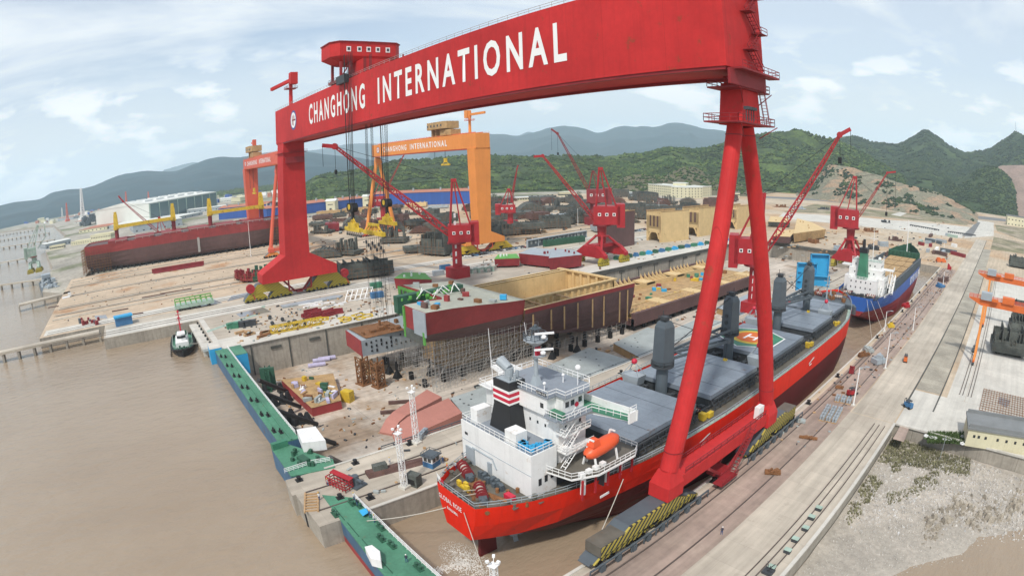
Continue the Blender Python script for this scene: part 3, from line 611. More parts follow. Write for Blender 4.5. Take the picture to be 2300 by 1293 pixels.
def goliath(name, label, loc, rz, xL, xR, yf, yb, zb, zt, rigid, A, paint, dark, word, stripe, trolley, detail, jibx, jib_dir, textspan, logo_x):
    """girder along local x. rigid: side (-1 left, 1 right) of the box leg; A: dict with the shear-leg side"""
    t = thing(name, label, 'gantry crane', loc, rz)
    m = MB(); m.box(xL, xR, yf, yb, zb, zt); gd = m.build('girder', paint, t)
    m = MB(); m.box(xL+.3, xR-.3, yf+.2, yf+1.2, zb-.55, zb); m.box(xL+.3, xR-.3, yb-1.2, yb-.2, zb-.55, zb); m.box(xL+8, xR-4, yf+2.4, yf+3, zt, zt+.7); m.box(xL+8, xR-4, yb-3, yb-2.4, zt, zt+.7)
    m.build('girder_flange', dark, gd)
    m = MB()
    for y in (yf+.1, yb-.1): m.rail([(xL+.2, y, zt), (xR-.2, y, zt)], 1.1, 3.5, .05)
    m.build('railing', 'scaffold' if detail else paint, gd)
    m4 = frame((0, yf-.07, 0), (1, 0, 0), (0, 0, 1))
    for wd, (x0, x1) in zip(word.split(), textspan):
        h = (zt-zb); MM = frame((x0, yf-.08, zb+h*A.get('tz', .27)), (1, 0, 0), (0, 0, 1))
        text(wd, x1-x0, h*A.get('th', .51), 'letter_white', gd, MM, bold=.025 if detail else .03)
    # emblem: disc with ring and bars
    h = zt-zb; c = (logo_x, yf, zb+h*.53); r = h*.27
    e = MB().mi(0); e.tube((c[0], yf-.06, c[2]), (c[0], yf, c[2]), r, n=28); e.mi(1).tube((c[0], yf-.12, c[2]), (c[0], yf-.06, c[2]), r*.80, n=28)
    e.mi(2)
    for dx, z0, z1 in ((-.32, -.45, .45), (.02, -.55, .55), (.36, -.1, .42)): e.box(c[0]+dx*r-.07*r, c[0]+dx*r+.07*r, yf-.18, yf-.12, c[2]+z0*r, c[2]+z1*r)
    e.box(c[0]-.32*r, c[0]+.75*r, yf-.18, yf-.12, c[2]-.06*r, c[2]+.06*r)
    e.build('emblem', ['logo_blue', 'letter_white', dark], gd)
    # rigid box leg
    xa, xb = A['rx']; base = A['rbase']; neck = A['rneck']; top = A['rtop']; foot = A['rfoot']; zf, zn, zk = A['rz']   # y ranges; foot bottom z, shoulder z, neck z
    m = MB()
    m.xprism([(foot[0], zf), (foot[1], zf), (foot[1], zn), (neck[1], zk), (top[1], zb), (top[0], zb), (neck[0], zk), (foot[0], zn)], xa, xb)
    leg = m.build('rigid_leg', paint, t)
    if detail:
        m = MB(); m.box(xa-1, xb+1, top[0]-1.2, top[1]+1.2, zb-5.2, zb-5.0); m.rail([(xb+1, top[0]-1.2, zb-5), (xb+1, top[1]+1.2, zb-5)], 1.1, 1.6, .05)
        for k in range(6): m.box(xb, xb+.4, top[0]+1.5+1.5*k, top[0]+2.3+1.5*k, zb-8.8, zb-8.2)
        m.build('leg_platform', dark, leg)
        m = MB(); m.box(xb, xb+1.5, top[0]+.6, top[1]-.8, zb-10.2, zb-7.4); m.build('cable_box', dark, leg)
    # tie frame below the rigid leg
    cy = (foot[0]+foot[1])/2; xm = (xa+xb)/2
    m = MB(); w_ = .9 if detail else .8
    for s_ in (-1, 1):
        m.bar((xm, cy+s_*9, zf+.5), (xm, cy+s_*2.5, 2.2), w_); m.bar((xm+3, cy+s_*6, zf+.5), (xm+3, cy+s_*6, 3.4), w_*.8); m.bar((xm+3, cy+s_*6, 3.2), (xm, cy+s_*2, 2.0), w_*.7)
    m.bar((xm, cy-3, 2.1), (xm, cy+3, 2.1), w_); m.box(xm-1.6, xm+1.6, cy-1.5, cy+1.5, 1.2, 2.2)
    m.build('tie_frame', 'crane_red_dark' if detail else dark, t)
    for q in (0, 1):
        a, b = A['rbog'][q]; bogie_set('bogie', t, xm, a, b, zf-.2, stripe[0], 2.4)
    if detail:
        for yy in (A['rbog'][0][0]+4, A['rbog'][1][1]-3.5):
            m = MB(); m.tube((xm+1.5, yy, zf-1.5), (xm+2.9, yy, zf-1.5), 2.2, n=20); m.tube((xm+2.9, yy, zf-1.5), (xm+3.2, yy, zf-1.5), .7, n=12); m.bar((xm+2, yy, zf-1.5), (xm+2, yy+2, 1.5), .5)
            m.build('cable_reel', 'red_paint', t)
    # shear legs
    sx = A['sx']; hy, hz, hw = A['head']; fy = A['feet']; fz = A['fz']; fr = A['fr']
    m = MB(); m.hexa([(sx-hw*.6, hy-hw, hz-A['hl']), (sx+hw*.6, hy-hw, hz-A['hl']), (sx+hw*.6, hy+hw, hz-A['hl']), (sx-hw*.6, hy+hw, hz-A['hl'])],
                      [(sx-hw*.6, hy-hw*.72, hz), (sx+hw*.6, hy-hw*.72, hz), (sx+hw*.6, hy+hw*.72, hz), (sx-hw*.6, hy+hw*.72, hz)])
    m.box(sx-hw*.5, sx+hw*.5, hy-hw*.6, hy+hw*.6, hz, zb-.5)
    hd = m.build('leg_head', paint, t)
    if detail:
        for zz, ex in ((hz-1.2, 2.4), (hz-A['hl']+.2, 3.4)):
            m = MB(); P = [(sx-hw*.6-ex*.3, hy-hw-ex), (sx+hw*.6+ex*.35, hy-hw-ex), (sx+hw*.6+ex*.35, hy+hw+ex), (sx-hw*.6-ex*.3, hy+hw+ex)]
            m.prism(P, zz, zz+.25); m.rail([(p[0], p[1], zz+.25) for p in P], 1.2, 1.6, .07, close=True)
            for s_ in (-1, 1): m.bar((sx+hw*.6, hy+s_*hw*.8, zz-2.2), (sx+hw*.6+ex*.5, hy+s_*(hw+ex), zz), .14)
            m.build('platform', dark, hd)
        m = MB()
        for k in range(4): m.bar((sx+hw+1, hy-hw-3+k*.9, hz-A['hl']+.4), (sx+hw+1, hy-hw-3+k*.9, hz-A['hl']+2.2), .12); m.cbox((sx+hw+1.1, hy-hw-3+k*.9, hz-A['hl']+2.2), .8, .7, .5)
        m.build('floodlight', 'dark_steel', hd)
        m = MB(); m.stairs((sx+hw*.6+1, hy+hw+.5, hz-A['hl']+.4), (sx+hw*.6+1, hy+hw-1.5, hz-1), 1); m.build('stairs', dark, hd)
        # stair flights up the girder end
        m = MB(); X = xR+.9; z = zb+.4; y0_, y1_ = hy-2.2, hy+1.6
        m.box(xR, xR+2.2, yf+1.5, yb+2.2, zb-.3, zb); m.rail([(xR+2.2, yf+1.5, zb), (xR+2.2, yb+2.2, zb), (xR, yb+2.2, zb)], 1.1, 1.5, .06)
        s_ = 1
        while z < zt-2:
            m.stairs((X, y1_ if s_ > 0 else y0_, z), (X, y0_ if s_ > 0 else y1_, z+3.4), 1.1, .09); z += 3.4
            yy = y0_ if s_ > 0 else y1_; m.box(xR, xR+2, yy-1.2, yy+1.2, z-.12, z); m.rail([(xR+2, yy-1.2, z), (xR+2, yy+1.2, z)], 1.1, 1.2, .06); s_ = -s_
        m.build('stairs', dark, gd)
        m = MB(); m.box(xR, xR+.5, yf+.3, yb-.2, zb-2.8, zb-.3); m.build('end_plate', dark, gd)
    n_ = 20 if detail else 10
    bz = A['bz']     # top of the sill beam
    for k, y in enumerate(fy):
        m = MB(); m.tube((sx, y, fz+A['fh']), (sx, hy+(-1 if k == 0 else 1)*hw*.55, hz-A['hl']), fr, fr*.87, n=n_); lg = m.build('shear_leg', paint, t, smooth=False)
        if detail:
            m = MB()
            for q in (.97, .06): p = Vector((sx, y, fz+A['fh'])).lerp(Vector((sx, hy+(-1 if k == 0 else 1)*hw*.55, hz-A['hl'])), q); m.tube(p, p+Vector((0, 0, .18)), fr*(1-.13*q)+.1, n=20)
            m.build('collar', dark, lg)
        m = MB(); e = A['fw']; o = -1 if k == 0 else 1
        m.hexa([(sx-e, y-e+o*A['fo'], fz), (sx+e, y-e+o*A['fo'], fz), (sx+e, y+e+o*A['fo'], fz), (sx-e, y+e+o*A['fo'], fz)], [(sx-e, y-e+o*A['fo'], fz+2.6), (sx+e, y-e+o*A['fo'], fz+2.6), (sx+e, y+e+o*A['fo'], fz+2.6), (sx-e, y+e+o*A['fo'], fz+2.6)])
        q = fr*.78
        m.hexa([(sx-e, y-e+o*A['fo'], fz+2.6), (sx+e, y-e+o*A['fo'], fz+2.6), (sx+e, y+e+o*A['fo'], fz+2.6), (sx-e, y+e+o*A['fo'], fz+2.6)], [(sx-q, y-q, fz+A['fh']+.3), (sx+q, y-q, fz+A['fh']+.3), (sx+q, y+q, fz+A['fh']+.3), (sx-q, y+q, fz+A['fh']+.3)])
        m.build('leg_foot', paint, t)
    m = MB(); m.box(sx-A['bw'], sx+A['bw'], fy[0]+1, fy[1]-1, bz-A['bh'], bz); sb = m.build('sill_beam', paint, t)
    m = MB()
    for X in (sx-A['bw']+.1, sx+A['bw']-.1): m.rail([(X, fy[0]+3, bz), (X, fy[1]-3, bz)], 1.1, 2.2, .09)
    m.build('railing', dark, sb)
    if detail:
        m = MB(); cy = (fy[0]+fy[1])/2
        for q in (-1, 1):
            m.bar((sx+q*1.8, cy+7.5, bz-A['bh']), (sx+q*1.2, cy+1.5, 1.6), .55); m.bar((sx+q*1.8, cy-7.5, bz-A['bh']), (sx+q*1.2, cy-1.5, 1.6), .55)
        m.cbox((sx, cy, .9), 3.4, 4, 1.0); m.stairs((sx+A['bw']+.8, cy+8, bz), (sx+A['bw']+.8, cy+1, 1.4), 1.1, .1); m.box(sx+A['bw'], sx+A['bw']+2.2, cy-5, cy+1, 1.3, 1.5)
        m.rail([(sx+A['bw']+2.2, cy-5, 1.5), (sx+A['bw']+2.2, cy+1, 1.5)], 1.1, 1.5, .07); m.build('service_frame', 'crane_red_dark', sb)
        m = MB(); m.cbox((sx+A['bw']-.9, fy[1]-5, bz), 1.2, 2.2, 2.6); m.build('electric_cabinet', 'white_paint', sb)
    for q in (0, 1):
        a, b = A['sbog'][q]; bg_ = bogie_set('bogie', t, sx, a, b, fz-.15, stripe[1], A.get('bogw', 2.6))
        if detail:
            m = MB(); X = sx+2.7
            m.rail([(X, a-1, .2), (X, b+1, .2)], 1.5, 3.0, .16, rails=1)
            for k in range(8): yy = a+(b-a)*(k+.5)/8; m.cbox((X-.2, yy, .1), .7, .9, 1.3)
            m.build('guard_rail', 'mast_grey', bg_)
            m = MB(); y_ = a+2 if q == 0 else b-7; m.mi(0).box(sx-1.5, sx+1.75, y_, y_+6.5 if q == 0 else y_+5, fz*.45, fz*.86); m.mi(1).box(sx+1.75, sx+1.83, y_+.2, y_+6.3 if q == 0 else y_+4.8, fz*.45, fz*.83); m.build('cover_box', ['poop_deck', 'bogie_stripes'], bg_)
    # trolley
    trolley(t, zt)
    # maintenance jib on top
    m = MB(); jy = (yf+yb)/2; H = A['jh']; r = A['jr']
    m.tube((jibx, jy, zt), (jibx, jy, zt+H), r, r*.8, n=10); j = m.build('jib_mast', paint, t)
    m = MB(); d = Vector(jib_dir).normalized(); p = Vector((jibx, jy, zt+H*.86)); m.bar(p-d*H*.22, p+d*H*1.0, r*1.3, r*1.5); m.build('jib_arm', paint, j)
    m = MB(); m.cbox((jibx-d.x*H*.12, jy-d.y*H*.12, zt+H*.72), r*3.4, r*3.4, H*.34); m.build('jib_cabin', paint, j)
    m = MB(); m.cbox((jibx, jy, zt+H*.6), r*5, r*5, .25); m.rail([(jibx-r*2.5, jy-r*2.5, zt+H*.6), (jibx+r*2.5, jy-r*2.5, zt+H*.6), (jibx+r*2.5, jy+r*2.5, zt+H*.6)], 1.2, 1.2, .08); m.build('platform', dark, j)
    return t
def trolley_big(t, zt):
    z0, z1 = 101.6, 107.0
    P0 = [(-208, 79), (-205, 76.2), (-196, 76.2), (-193, 79), (-193, 102), (-196, 105), (-208, 105)]
    Pi = [(-204, 82), (-203, 80.5), (-196.5, 80.5), (-195.5, 82), (-195.5, 99), (-196.5, 101), (-204, 101)]
    m = MB(); m.prism(P0, z0, z1); n = 7
    m.raw([(p[0], p[1], z0-2.4) for p in Pi]+[(p[0], p[1], z0-.002) for p in P0], [tuple(range(n-1, -1, -1))]+[(i, (i+1) % n, n+(i+1) % n, n+i) for i in range(n)])
    h = m.build('trolley_house', 'crane_red', t)
    m = MB(); m.prism([(-200.5+(p[0]+200.5)*1.05, 90+(p[1]-90)*1.03) for p in P0], z1, z1+.3); m.build('roof', 'crane_red_dark', h)
    for y in (82.5, 86.8, 90.6, 94.4, 98.6):
        m = MB(); m.mi(0).box(-193, -192.9, y-.9, y+.9, 103.2, 105.2); m.mi(1).box(-192.9, -192.82, y-.5, y+.5, 103.7, 104.8); m.build('window', ['letter_white', 'window_dark'], h, per=2)
    m = MB(); m.box(-202, -188, 86, 97, zt+.4, 99.6); m.build('machinery_box', 'crane_red', h)
    m = MB()
    for y in (80, 83.5): m.bar((-194.5, y, zt+.7), (-194.5, y, 99.6), .9); m.bar((-203, y, zt+.7), (-203, y, 99.6), .9)
    m.bar((-194.5, 80, zt+2), (-194.5, 83.5, 99), .4); m.bar((-189, 103, 91.6), (-189, 103, 102), .5); m.box(-206, -184, 79.4, 82.6, zt+.7, zt+1.7); m.box(-206, -184, 92, 95, zt+.7, zt+1.7); m.bar((-184, 90, zt), (-186, 90, zt+3.4), .5); m.bar((-182, 94, zt), (-178, 88, zt+2), .3)
    m.build('trolley_frame', 'crane_red_dark', h)
    m = MB(); m.rail([(-204, 78.6, zt+1), (-180, 78.6, zt+1)], 1.2, 2, .07); m.cbox((-189, 78.2, zt-1.2), 8, 1.5, 3.0, 0); m.build('winch_platform', 'dark_steel', h)
    # hoists: rope bundles, hook blocks and lifting beams
    for (x, y, zz, tilt) in ((-181.5, 77.2, 45.5, 0), (-192.6, 96, 45, 0)):
        m = MB()
        for dx, dy in ((-2.6, 0), (-1.9, .8), (-1.2, -.6), (1.0, .6), (1.7, -.5), (2.4, .3)): m.tube((x+dx*1.3, y+dy, 100), (x+dx*.8, y+dy*.6, zz+2), .11, n=4, cap=False)
        m.build('hoist_rope', 'black', t)
        m = MB(); m.cbox((x, y, zz-.5), 4.6, 1.8, 3.0); m.tube((x-1.4, y-1, zz+1), (x-1.4, y+1, zz+1), 1.5, n=12); m.tube((x+1.4, y-1, zz+1), (x+1.4, y+1, zz+1), 1.5, n=12); m.bar((x, y, zz-.4), (x, y, zz-3), .9)
        hb = m.build('hook_block', 'black', t)
        m = MB(); m.tube((x-.2, y-1.1, zz+1.2), (x-.2, y-1.2, zz+1.2), 1.0, n=10); m.build('hook_marking', 'yellow_paint', hb)
        m = MB(); zz2 = zz-6.5
        m.bar((x-6.5, y, zz2), (x+6.5, y, zz2), 1.4, 1.3); m.bar((x-1.6, y, zz2), (x, y, zz-2.6), .5); m.bar((x+1.6, y, zz2), (x, y, zz-2.6), .5)
        for k in range(5): m.bar((x-5.5+2.7*k, y, zz2), (x, y, zz-2.4), .22)
        m.box(x-3, x+3, y-.8, y+.8, zz2+.5, zz2+2.2)
        lb = m.build('lifting_beam', 'yellow_paint', t)
        m = MB()
        for k in range(8):
            px_ = x-6+12*k/7
            m.tube((px_, y, zz2), (px_, y, zz2-1.6), .16, n=5); m.cbox((px_, y, zz2-2.4), .45, .45, .8)
        m.build('shackle', 'dark_steel', lb)
    x, y, zz2 = -184, 86, 36.5
    m = MB()
    for dx in (-3.2, -2.4, -1.6, 1.4, 2.2, 3.0): m.tube((x+dx, y, 100), (x+dx, y, zz2+2.5), .09, n=4, cap=False)
    m.build('hoist_rope', 'black', t)
    m = MB(); m.bar((x-8, y, zz2), (x+8, y, zz2), 1.4, 1.4)
    for k in range(6): m.bar((x-7+2.8*k, y, zz2+.5), (x-3+1.2*k, y, zz2+3), .35)
    m.bar((x-4, y, zz2+3), (x+4, y, zz2+3), .9); lb = m.build('lifting_beam', 'yellow_paint', t)
    m = MB()
    for k in range(9): px_ = x-7+14*k/8; m.tube((px_, y, zz2), (px_, y, zz2-6), .07, n=4); m.cbox((px_, y, zz2-4.4-(k % 3)), .6, .6, 1.2)
    m.build('shackle', 'dark_steel', lb)
    m = MB(); rr = random.Random(5)                 # long slings hanging to the hull block below
    for k in range(26):
        a = (x-7+14*rr.random(), y+rr.uniform(-1, 1), zz2-4); b = (a[0]+rr.uniform(-.8, .8), a[1]+rr.uniform(-1, 1.5), rr.uniform(1, 12)); m.tube(a, b, .04, n=3, cap=False)
    m.build('sling', 'black', t)
goliath('gantry_crane', 'giant red gantry crane lettered CHANGHONG INTERNATIONAL, striding across the dry dock in the foreground', (0, 0, 0), 0,
    -281, -44.3, 79, 92.6, 75, 91.5, -1,
    dict(rx=(-279, -268.6), rbase=0, rtop=(79.2, 90), rneck=(76.6, 89.4), rfoot=(63.6, 103.5), rz=(8.6, 13.0, 20.5), rbog=((53.5, 80), (86.5, 112)),
         sx=-47.2, head=(88.4, 73.2, 3.7), hl=7.2, feet=(70.2, 106.6), fz=5.0, fr=1.64, fh=4.9, fw=2.15, fo=.1, bz=8.4, bw=1.7, bh=2.6, sbog=((50, 79.5), (97, 123.5)), jh=17.5, jr=1.1, tz=.26, th=.52, bogw=1.85),
    'crane_red', 'crane_red_dark', 'CHANGHONG INTERNATIONAL', ('bogie_yellow', 'bogie_stripes'), trolley_big, True, -275.5, (-1, -.35, -.12), ((-228, -171.5), (-161.8, -79.4)), -250.3)
# ------------------------------------------------------------------ ships
def hull_mesh(name, st, levels, matf, mats, parent, zdeck, deckmat, expo, bulwark=0.0, bnd=None, port0=None):
    """st: (s, half breadth, keel z, deck z, fullness exponent)"""
    m = MB(); rows = []
    for s, B, zb, zd, e in st:
        row = []
        lim = bnd(s) if bnd else 1e9; ib = levels.index(4.3) if bnd else -1
        for iz, z in enumerate(levels+[None]):
            if bnd and z is not None and iz <= ib: z = lim if iz == ib else min(z, lim-.01*(ib-iz))
            zz = zd if z is None else min(max(z, zb), zd)
            t = max(0.0, (zz-zb)/(zd-zb)); row.append((B*(t**e if t > 0 else max(0, min(.93, 1-e*2.2))), zz))
        rows.append(row)
    nl = len(levels)+1
    for side in (1, -1):
        o = len(m.v); vs = [(side*h, st[i][0] if side > 0 or port0 is None else max(st[i][0], port0+.01*i), z) for i, row in enumerate(rows) for h, z in row]; m.v += vs
        for i in range(len(rows)-1):
            for j in range(nl-1):
                a, b, c, d = o+i*nl+j, o+(i+1)*nl+j, o+(i+1)*nl+j+1, o+i*nl+j+1
                zmid = (m.v[a][2]+m.v[d][2])/2; m.f.append((a, b, c, d) if side > 0 else (d, c, b, a)); m.m.append((0 if j >= ib else 1) if bnd else matf(zmid))
    # transom
    r0 = rows[0]
    for j in range(nl-1 if port0 is not None else 0):
        (h0, z0), (h1, z1) = r0[j], r0[j+1]; m.mi(matf((z0+z1)/2)); m.raw([(8.5, 0, z0), (max(h0, 8.5), 0, z0), (max(h1, 8.5), 0, z1), (8.5, 0, z1), (-h0, port0, z0), (8.5, port0, z0), (8.5, port0, z1), (-h1, port0, z1)], [(0, 1, 2, 3), (4, 5, 6, 7), (0, 3, 6, 5)])
    for j in range(nl-1 if port0 is None else 0): m.mi(0 if bnd else matf((r0[j][1]+r0[j+1][1])/2)); m.raw([(-r0[j][0], st[0][0], r0[j][1]), (r0[j][0], st[0][0], r0[j][1]), (r0[j+1][0], st[0][0], r0[j+1][1]), (-r0[j+1][0], st[0][0], r0[j+1][1])], [(0, 1, 2, 3)])
    for (r1, a_), (r2, b_) in zip(zip(rows, st), zip(rows[1:], st[1:])):
        if port0 is None: m.mi(1 if len(mats) > 1 else 0).raw([(-r1[0][0], a_[0], r1[0][1]), (r1[0][0], a_[0], r1[0][1]), (r2[0][0], b_[0], r2[0][1]), (-r2[0][0], b_[0], r2[0][1])], [(0, 3, 2, 1)])
    h = m.build(name, mats, parent, smooth=False)
    d = MB(); P = [(x[1], x[0], x[3]) for x in st]
    for (B0, s0, z0), (B1, s1, z1) in zip(P, P[1:]):
        if port0 is None: d.raw([(-B0+.25, s0, z0-.9), (B0-.25, s0, z0-.9), (B1-.25, s1, z1-.9), (-B1+.25, s1, z1-.9)], [(0, 1, 2, 3)])
    if d.v: d.build('deck', deckmat, parent)
    return h
def winch(parent, x, y, z, rz=0, s=1.0):
    m = MB(); c, sn = math.cos(rz), math.sin(rz); u = Vector((c, sn, 0)); p = Vector((x, y, z+1.1*s))
    m.mi(0).tube(p-u*2*s, p+u*2*s, .75*s, n=12); m.mi(1)
    for q in (-2, -1.1, .2, 1.2, 2): m.tube(p+u*(q-.08)*s, p+u*(q+.08)*s, 1.15*s, n=14)
    m.mi(2).cbox((x+u.x*2.7*s, y+u.y*2.7*s, z), 1.2*s, 1.5*s, 1.5*s, rz); m.tube(p+u*2.8*s, p+u*4*s, .5*s, n=8)
    return m.build('winch', ['rope', 'maroon', 'mast_grey'], parent)
def bollards(m, pts, z, s=.35):
    for x, y in pts:
        for q in (-.55, .55): m.tube((x+q, y, z), (x+q, y, z+.8), s, n=8); m.tube((x+q, y, z+.7), (x+q, y, z+.85), s*1.25, n=8)
        m.cbox((x, y, z), 2.2, .9, .15)
gr = thing('bulk_carrier', 'red bulk carrier named GLOBAL ROSE with white superstructure, afloat in the flooded dock', 'ship', (-65.6, 40, 0), R(.9))
lv = [-7, -5, -3, -1, 1, 2.8, 4.3, 6, 8]
st = [(0, 5.2, 2.5, 9.8, .16), (3.5, 7.2, 2.0, 9.8, .17), (8, 9.2, 1.2, 9.7, .18), (14, 10.9, -.6, 9.6, .19), (21, 12.2, -4, 9.5, .3), (30, 13.6, -7.2, 9.5, .28), (43, 14.7, -8, 9.5, .12), (56, 15.2, -8, 9.5, .05), (75, 15.2, -8, 9.5, .03), (95, 15.2, -8, 9.5, .03), (115, 15.2, -8, 9.5, .03), (135, 15.1, -8, 9.7, .04), (147, 14.3, -8, 10.2, .1), (156, 12.3, -8, 11, .2), (162, 10.4, -8, 11.6, .3), (168, 7.6, -8, 12.1, .42), (172, 4.9, -8, 12.5, .6), (175.5, 1.2, -7, 12.8, .9), (176.5, .1, -2, 12.9, 1)]
hullo = hull_mesh('hull', st, lv, lambda z: 0 if z > 4.3 else 1, ['hull_red', 'hull_lower'], gr, 9.5, 'poop_deck', 0, bnd=lambda s: min(4.0, 1.2+(s-2)*.085) if s > 8 else .9)
DZ = 8.75
# lighter belt just inside the rail
m = MB()
for (s0, B0, _, z0, _), (s1, B1, _, z1, _) in zip(st[6:17], st[7:18]):
    for q in (1, -1): m.raw([(q*(B0-.3), s0, z0-.86), (q*(B0-1.6), s0, z0-.86), (q*(B1-1.6), s1, z1-.86), (q*(B1-.3), s1, z1-.86)], [(0, 1, 2, 3) if q < 0 else (3, 2, 1, 0)])
m.build('walkway', 'pale_green', gr)
m = MB()
for q in (1, -1):
    m.rail([(q*(x[1]-.2), x[0], x[3]) for x in st[4:17]], 1.0, 1.9, .07, rails=2)
m.rail([(x[1]-.2, x[0], x[3]) for x in st[:5]]+[], 1, 1.6, .05); m.rail([(-x[1]+.2, x[0], x[3]) for x in st[:5]], 1, 1.6, .05); m.rail([(-5, 0, 9.8), (5, 0, 9.8)], 1, 1.4, .05)
m.build('railing', 'light_grey', gr)
# writing on the transom
text('GLOBAL ROSE', 6.4, .95, 'letter_white', gr, frame((-4.9, -.06, 7.1), (1, 0, 0), (0, 0, 1)), .012)
text('PANAMA', 3.0, .62, 'letter_white', gr, frame((-2.7, -.06, 5.7), (1, 0, 0), (0, 0, 1)), .012)
for s_, B in ((46, 14.86), (104, 15.24)):
    m = MB(); m.raw([(B+.05, s_, 6.6), (B+.05, s_+4.2, 7.4), (B+.05, s_+4.2, 7.7), (B+.05, s_+3, 7.6), (B+.05, s_+.2, 7.0)], [(0, 1, 2, 3, 4)]); m.box(B, B+.06, s_+.8, s_+2.6, 6.0, 6.3); m.build('hull_marking', 'letter_white', gr)
m = MB(); m.box(12.2, 12.35, 20.2, 22.4, 5.9, 6.3); m.build('draught_mark', 'letter_white', gr)
# rudder and propeller
m = MB(); m.xprism([(3.6, -7), (7.4, -7), (7.2, 1.6), (4.2, 2.2)], -.35, .35); m.build('rudder', 'hull_lower', gr)
m = MB(); m.ball((0, 11.5, -3.5), .9)
for k in range(4):
    a = k*math.pi/2+.5; m.bar((0, 11.5, -3.5), (3.0*math.cos(a), 11.3, -3.5+3.0*math.sin(a)), .9, .12)
m.build('propeller', 'light_grey', gr)
# hatches: covers with side piping between the crane pedestals
hs = [(31, 51, 9.8), (57.5, 79, 9.8), (88.5, 110.5, 9.8), (119.5, 138, 9.6), (142, 157, 8.6)]
for k, (a, b, wd) in enumerate(hs):
    m = MB(); m.box(-wd, wd, a, b, DZ, 11.0); hc = m.build('hatch_coaming', 'dark_steel', gr)
    m = MB(); n = 4
    for q in range(n):
        y0, y1 = a-.4+(b-a+.8)*q/n, a-.4+(b-a+.8)*(q+1)/n
        for (x0, x1) in ((-wd-.4, wd+.4),): m.box(x0, x1, y0+.06, y1-.06, 11.02, 12.05+.06*(q % 2))
    cv = m.build('hatch_cover', 'hatch_grey', gr)
    for q in (1, -1):
        m = MB(); X = q*(wd+1.5)
        for r_ in range(3): m.tube((X-q*.5*r_, a, 9.3+.45*r_), (X-q*.5*r_, b, 9.3+.45*r_), .14, n=5)
        y = a
        while y < b: m.bar((X-q*1.4, y, 11.3), (X+q*.2, y, 9), .16); m.bar((X+q*.2, y, 8.9), (X+q*.2, y, 10.7), .14); y += 2.3
        m.tube((X-q*.4, a, 11.2), (X-q*.4, b, 11.2), .18, n=5)
        m.build('deck_piping', 'dark_steel', hc)
    m = MB()
    for q in (1, -1):
        m.cbox((q*(wd+1.7), b+1.2, DZ), 1.4, 1.2, 1.5); m.cbox((q*(wd+2.2), b+3.4, DZ), .9, 1.6, 1.1)
    m.build('deck_valve', 'yellow_paint', gr)
# helicopter mark painted on the third cover
z = 12.14; cx_, cy_ = -1.5, 99.5
m = MB()
m.mi(0).raw([(cx_+9.8*math.cos(a), cy_+9.8*math.sin(a), z) for a in [R(30+60*i) for i in range(6)]], [(0, 1, 2, 3, 4, 5)])
m.mi(1).raw([(cx_+9.3*math.cos(a), cy_+9.3*math.sin(a), z+.03) for a in [R(30+60*i) for i in range(6)]], [(0, 1, 2, 3, 4, 5)])
m.mi(2).tube((cx_, cy_, z), (cx_, cy_, z+.06), 6.1, n=36); m.mi(3).tube((cx_, cy_, z), (cx_, cy_, z+.09), 4.7, n=36)
m.mi(0).box(cx_-1.9, cx_-1.2, cy_-2.4, cy_+2.4, z, z+.12).box(cx_+1.2, cx_+1.9, cy_-2.4, cy_+2.4, z, z+.12).box(cx_-1.2, cx_+1.2, cy_-.35, cy_+.35, z, z+.121)
m.build('helicopter_mark', ['letter_white', 'green_paint', 'yellow_paint', 'cloth_orange'], gr)
# deck houses and gear between hatches
for (a, b) in ((51.4, 57), (79.4, 88), (110.9, 119), (138.4, 141.6)):
    rr = random.Random(int(a)); m = MB(); m.box(-9, 9, a+.6, b-.6, DZ, DZ+.5)
    for k in range(16): m.cbox((rr.uniform(-11, 11), rr.uniform(a+.5, b-.5), DZ+.4), rr.uniform(.5, 1.8), rr.uniform(.4, 1.4), rr.uniform(.4, 1.6))
    for k in range(5): x = rr.uniform(-11, 11); m.tube((x, a+1, DZ+1.6), (x+rr.uniform(-4, 4), b-1, DZ+1.7), .15, n=5)
    m.build('deck_gear', 'dark_steel', gr)
    if b-a > 5: winch(gr, 8.5, (a+b)/2, DZ, 0, .55); winch(gr, -9, (a+b)/2, DZ, 0, .55)
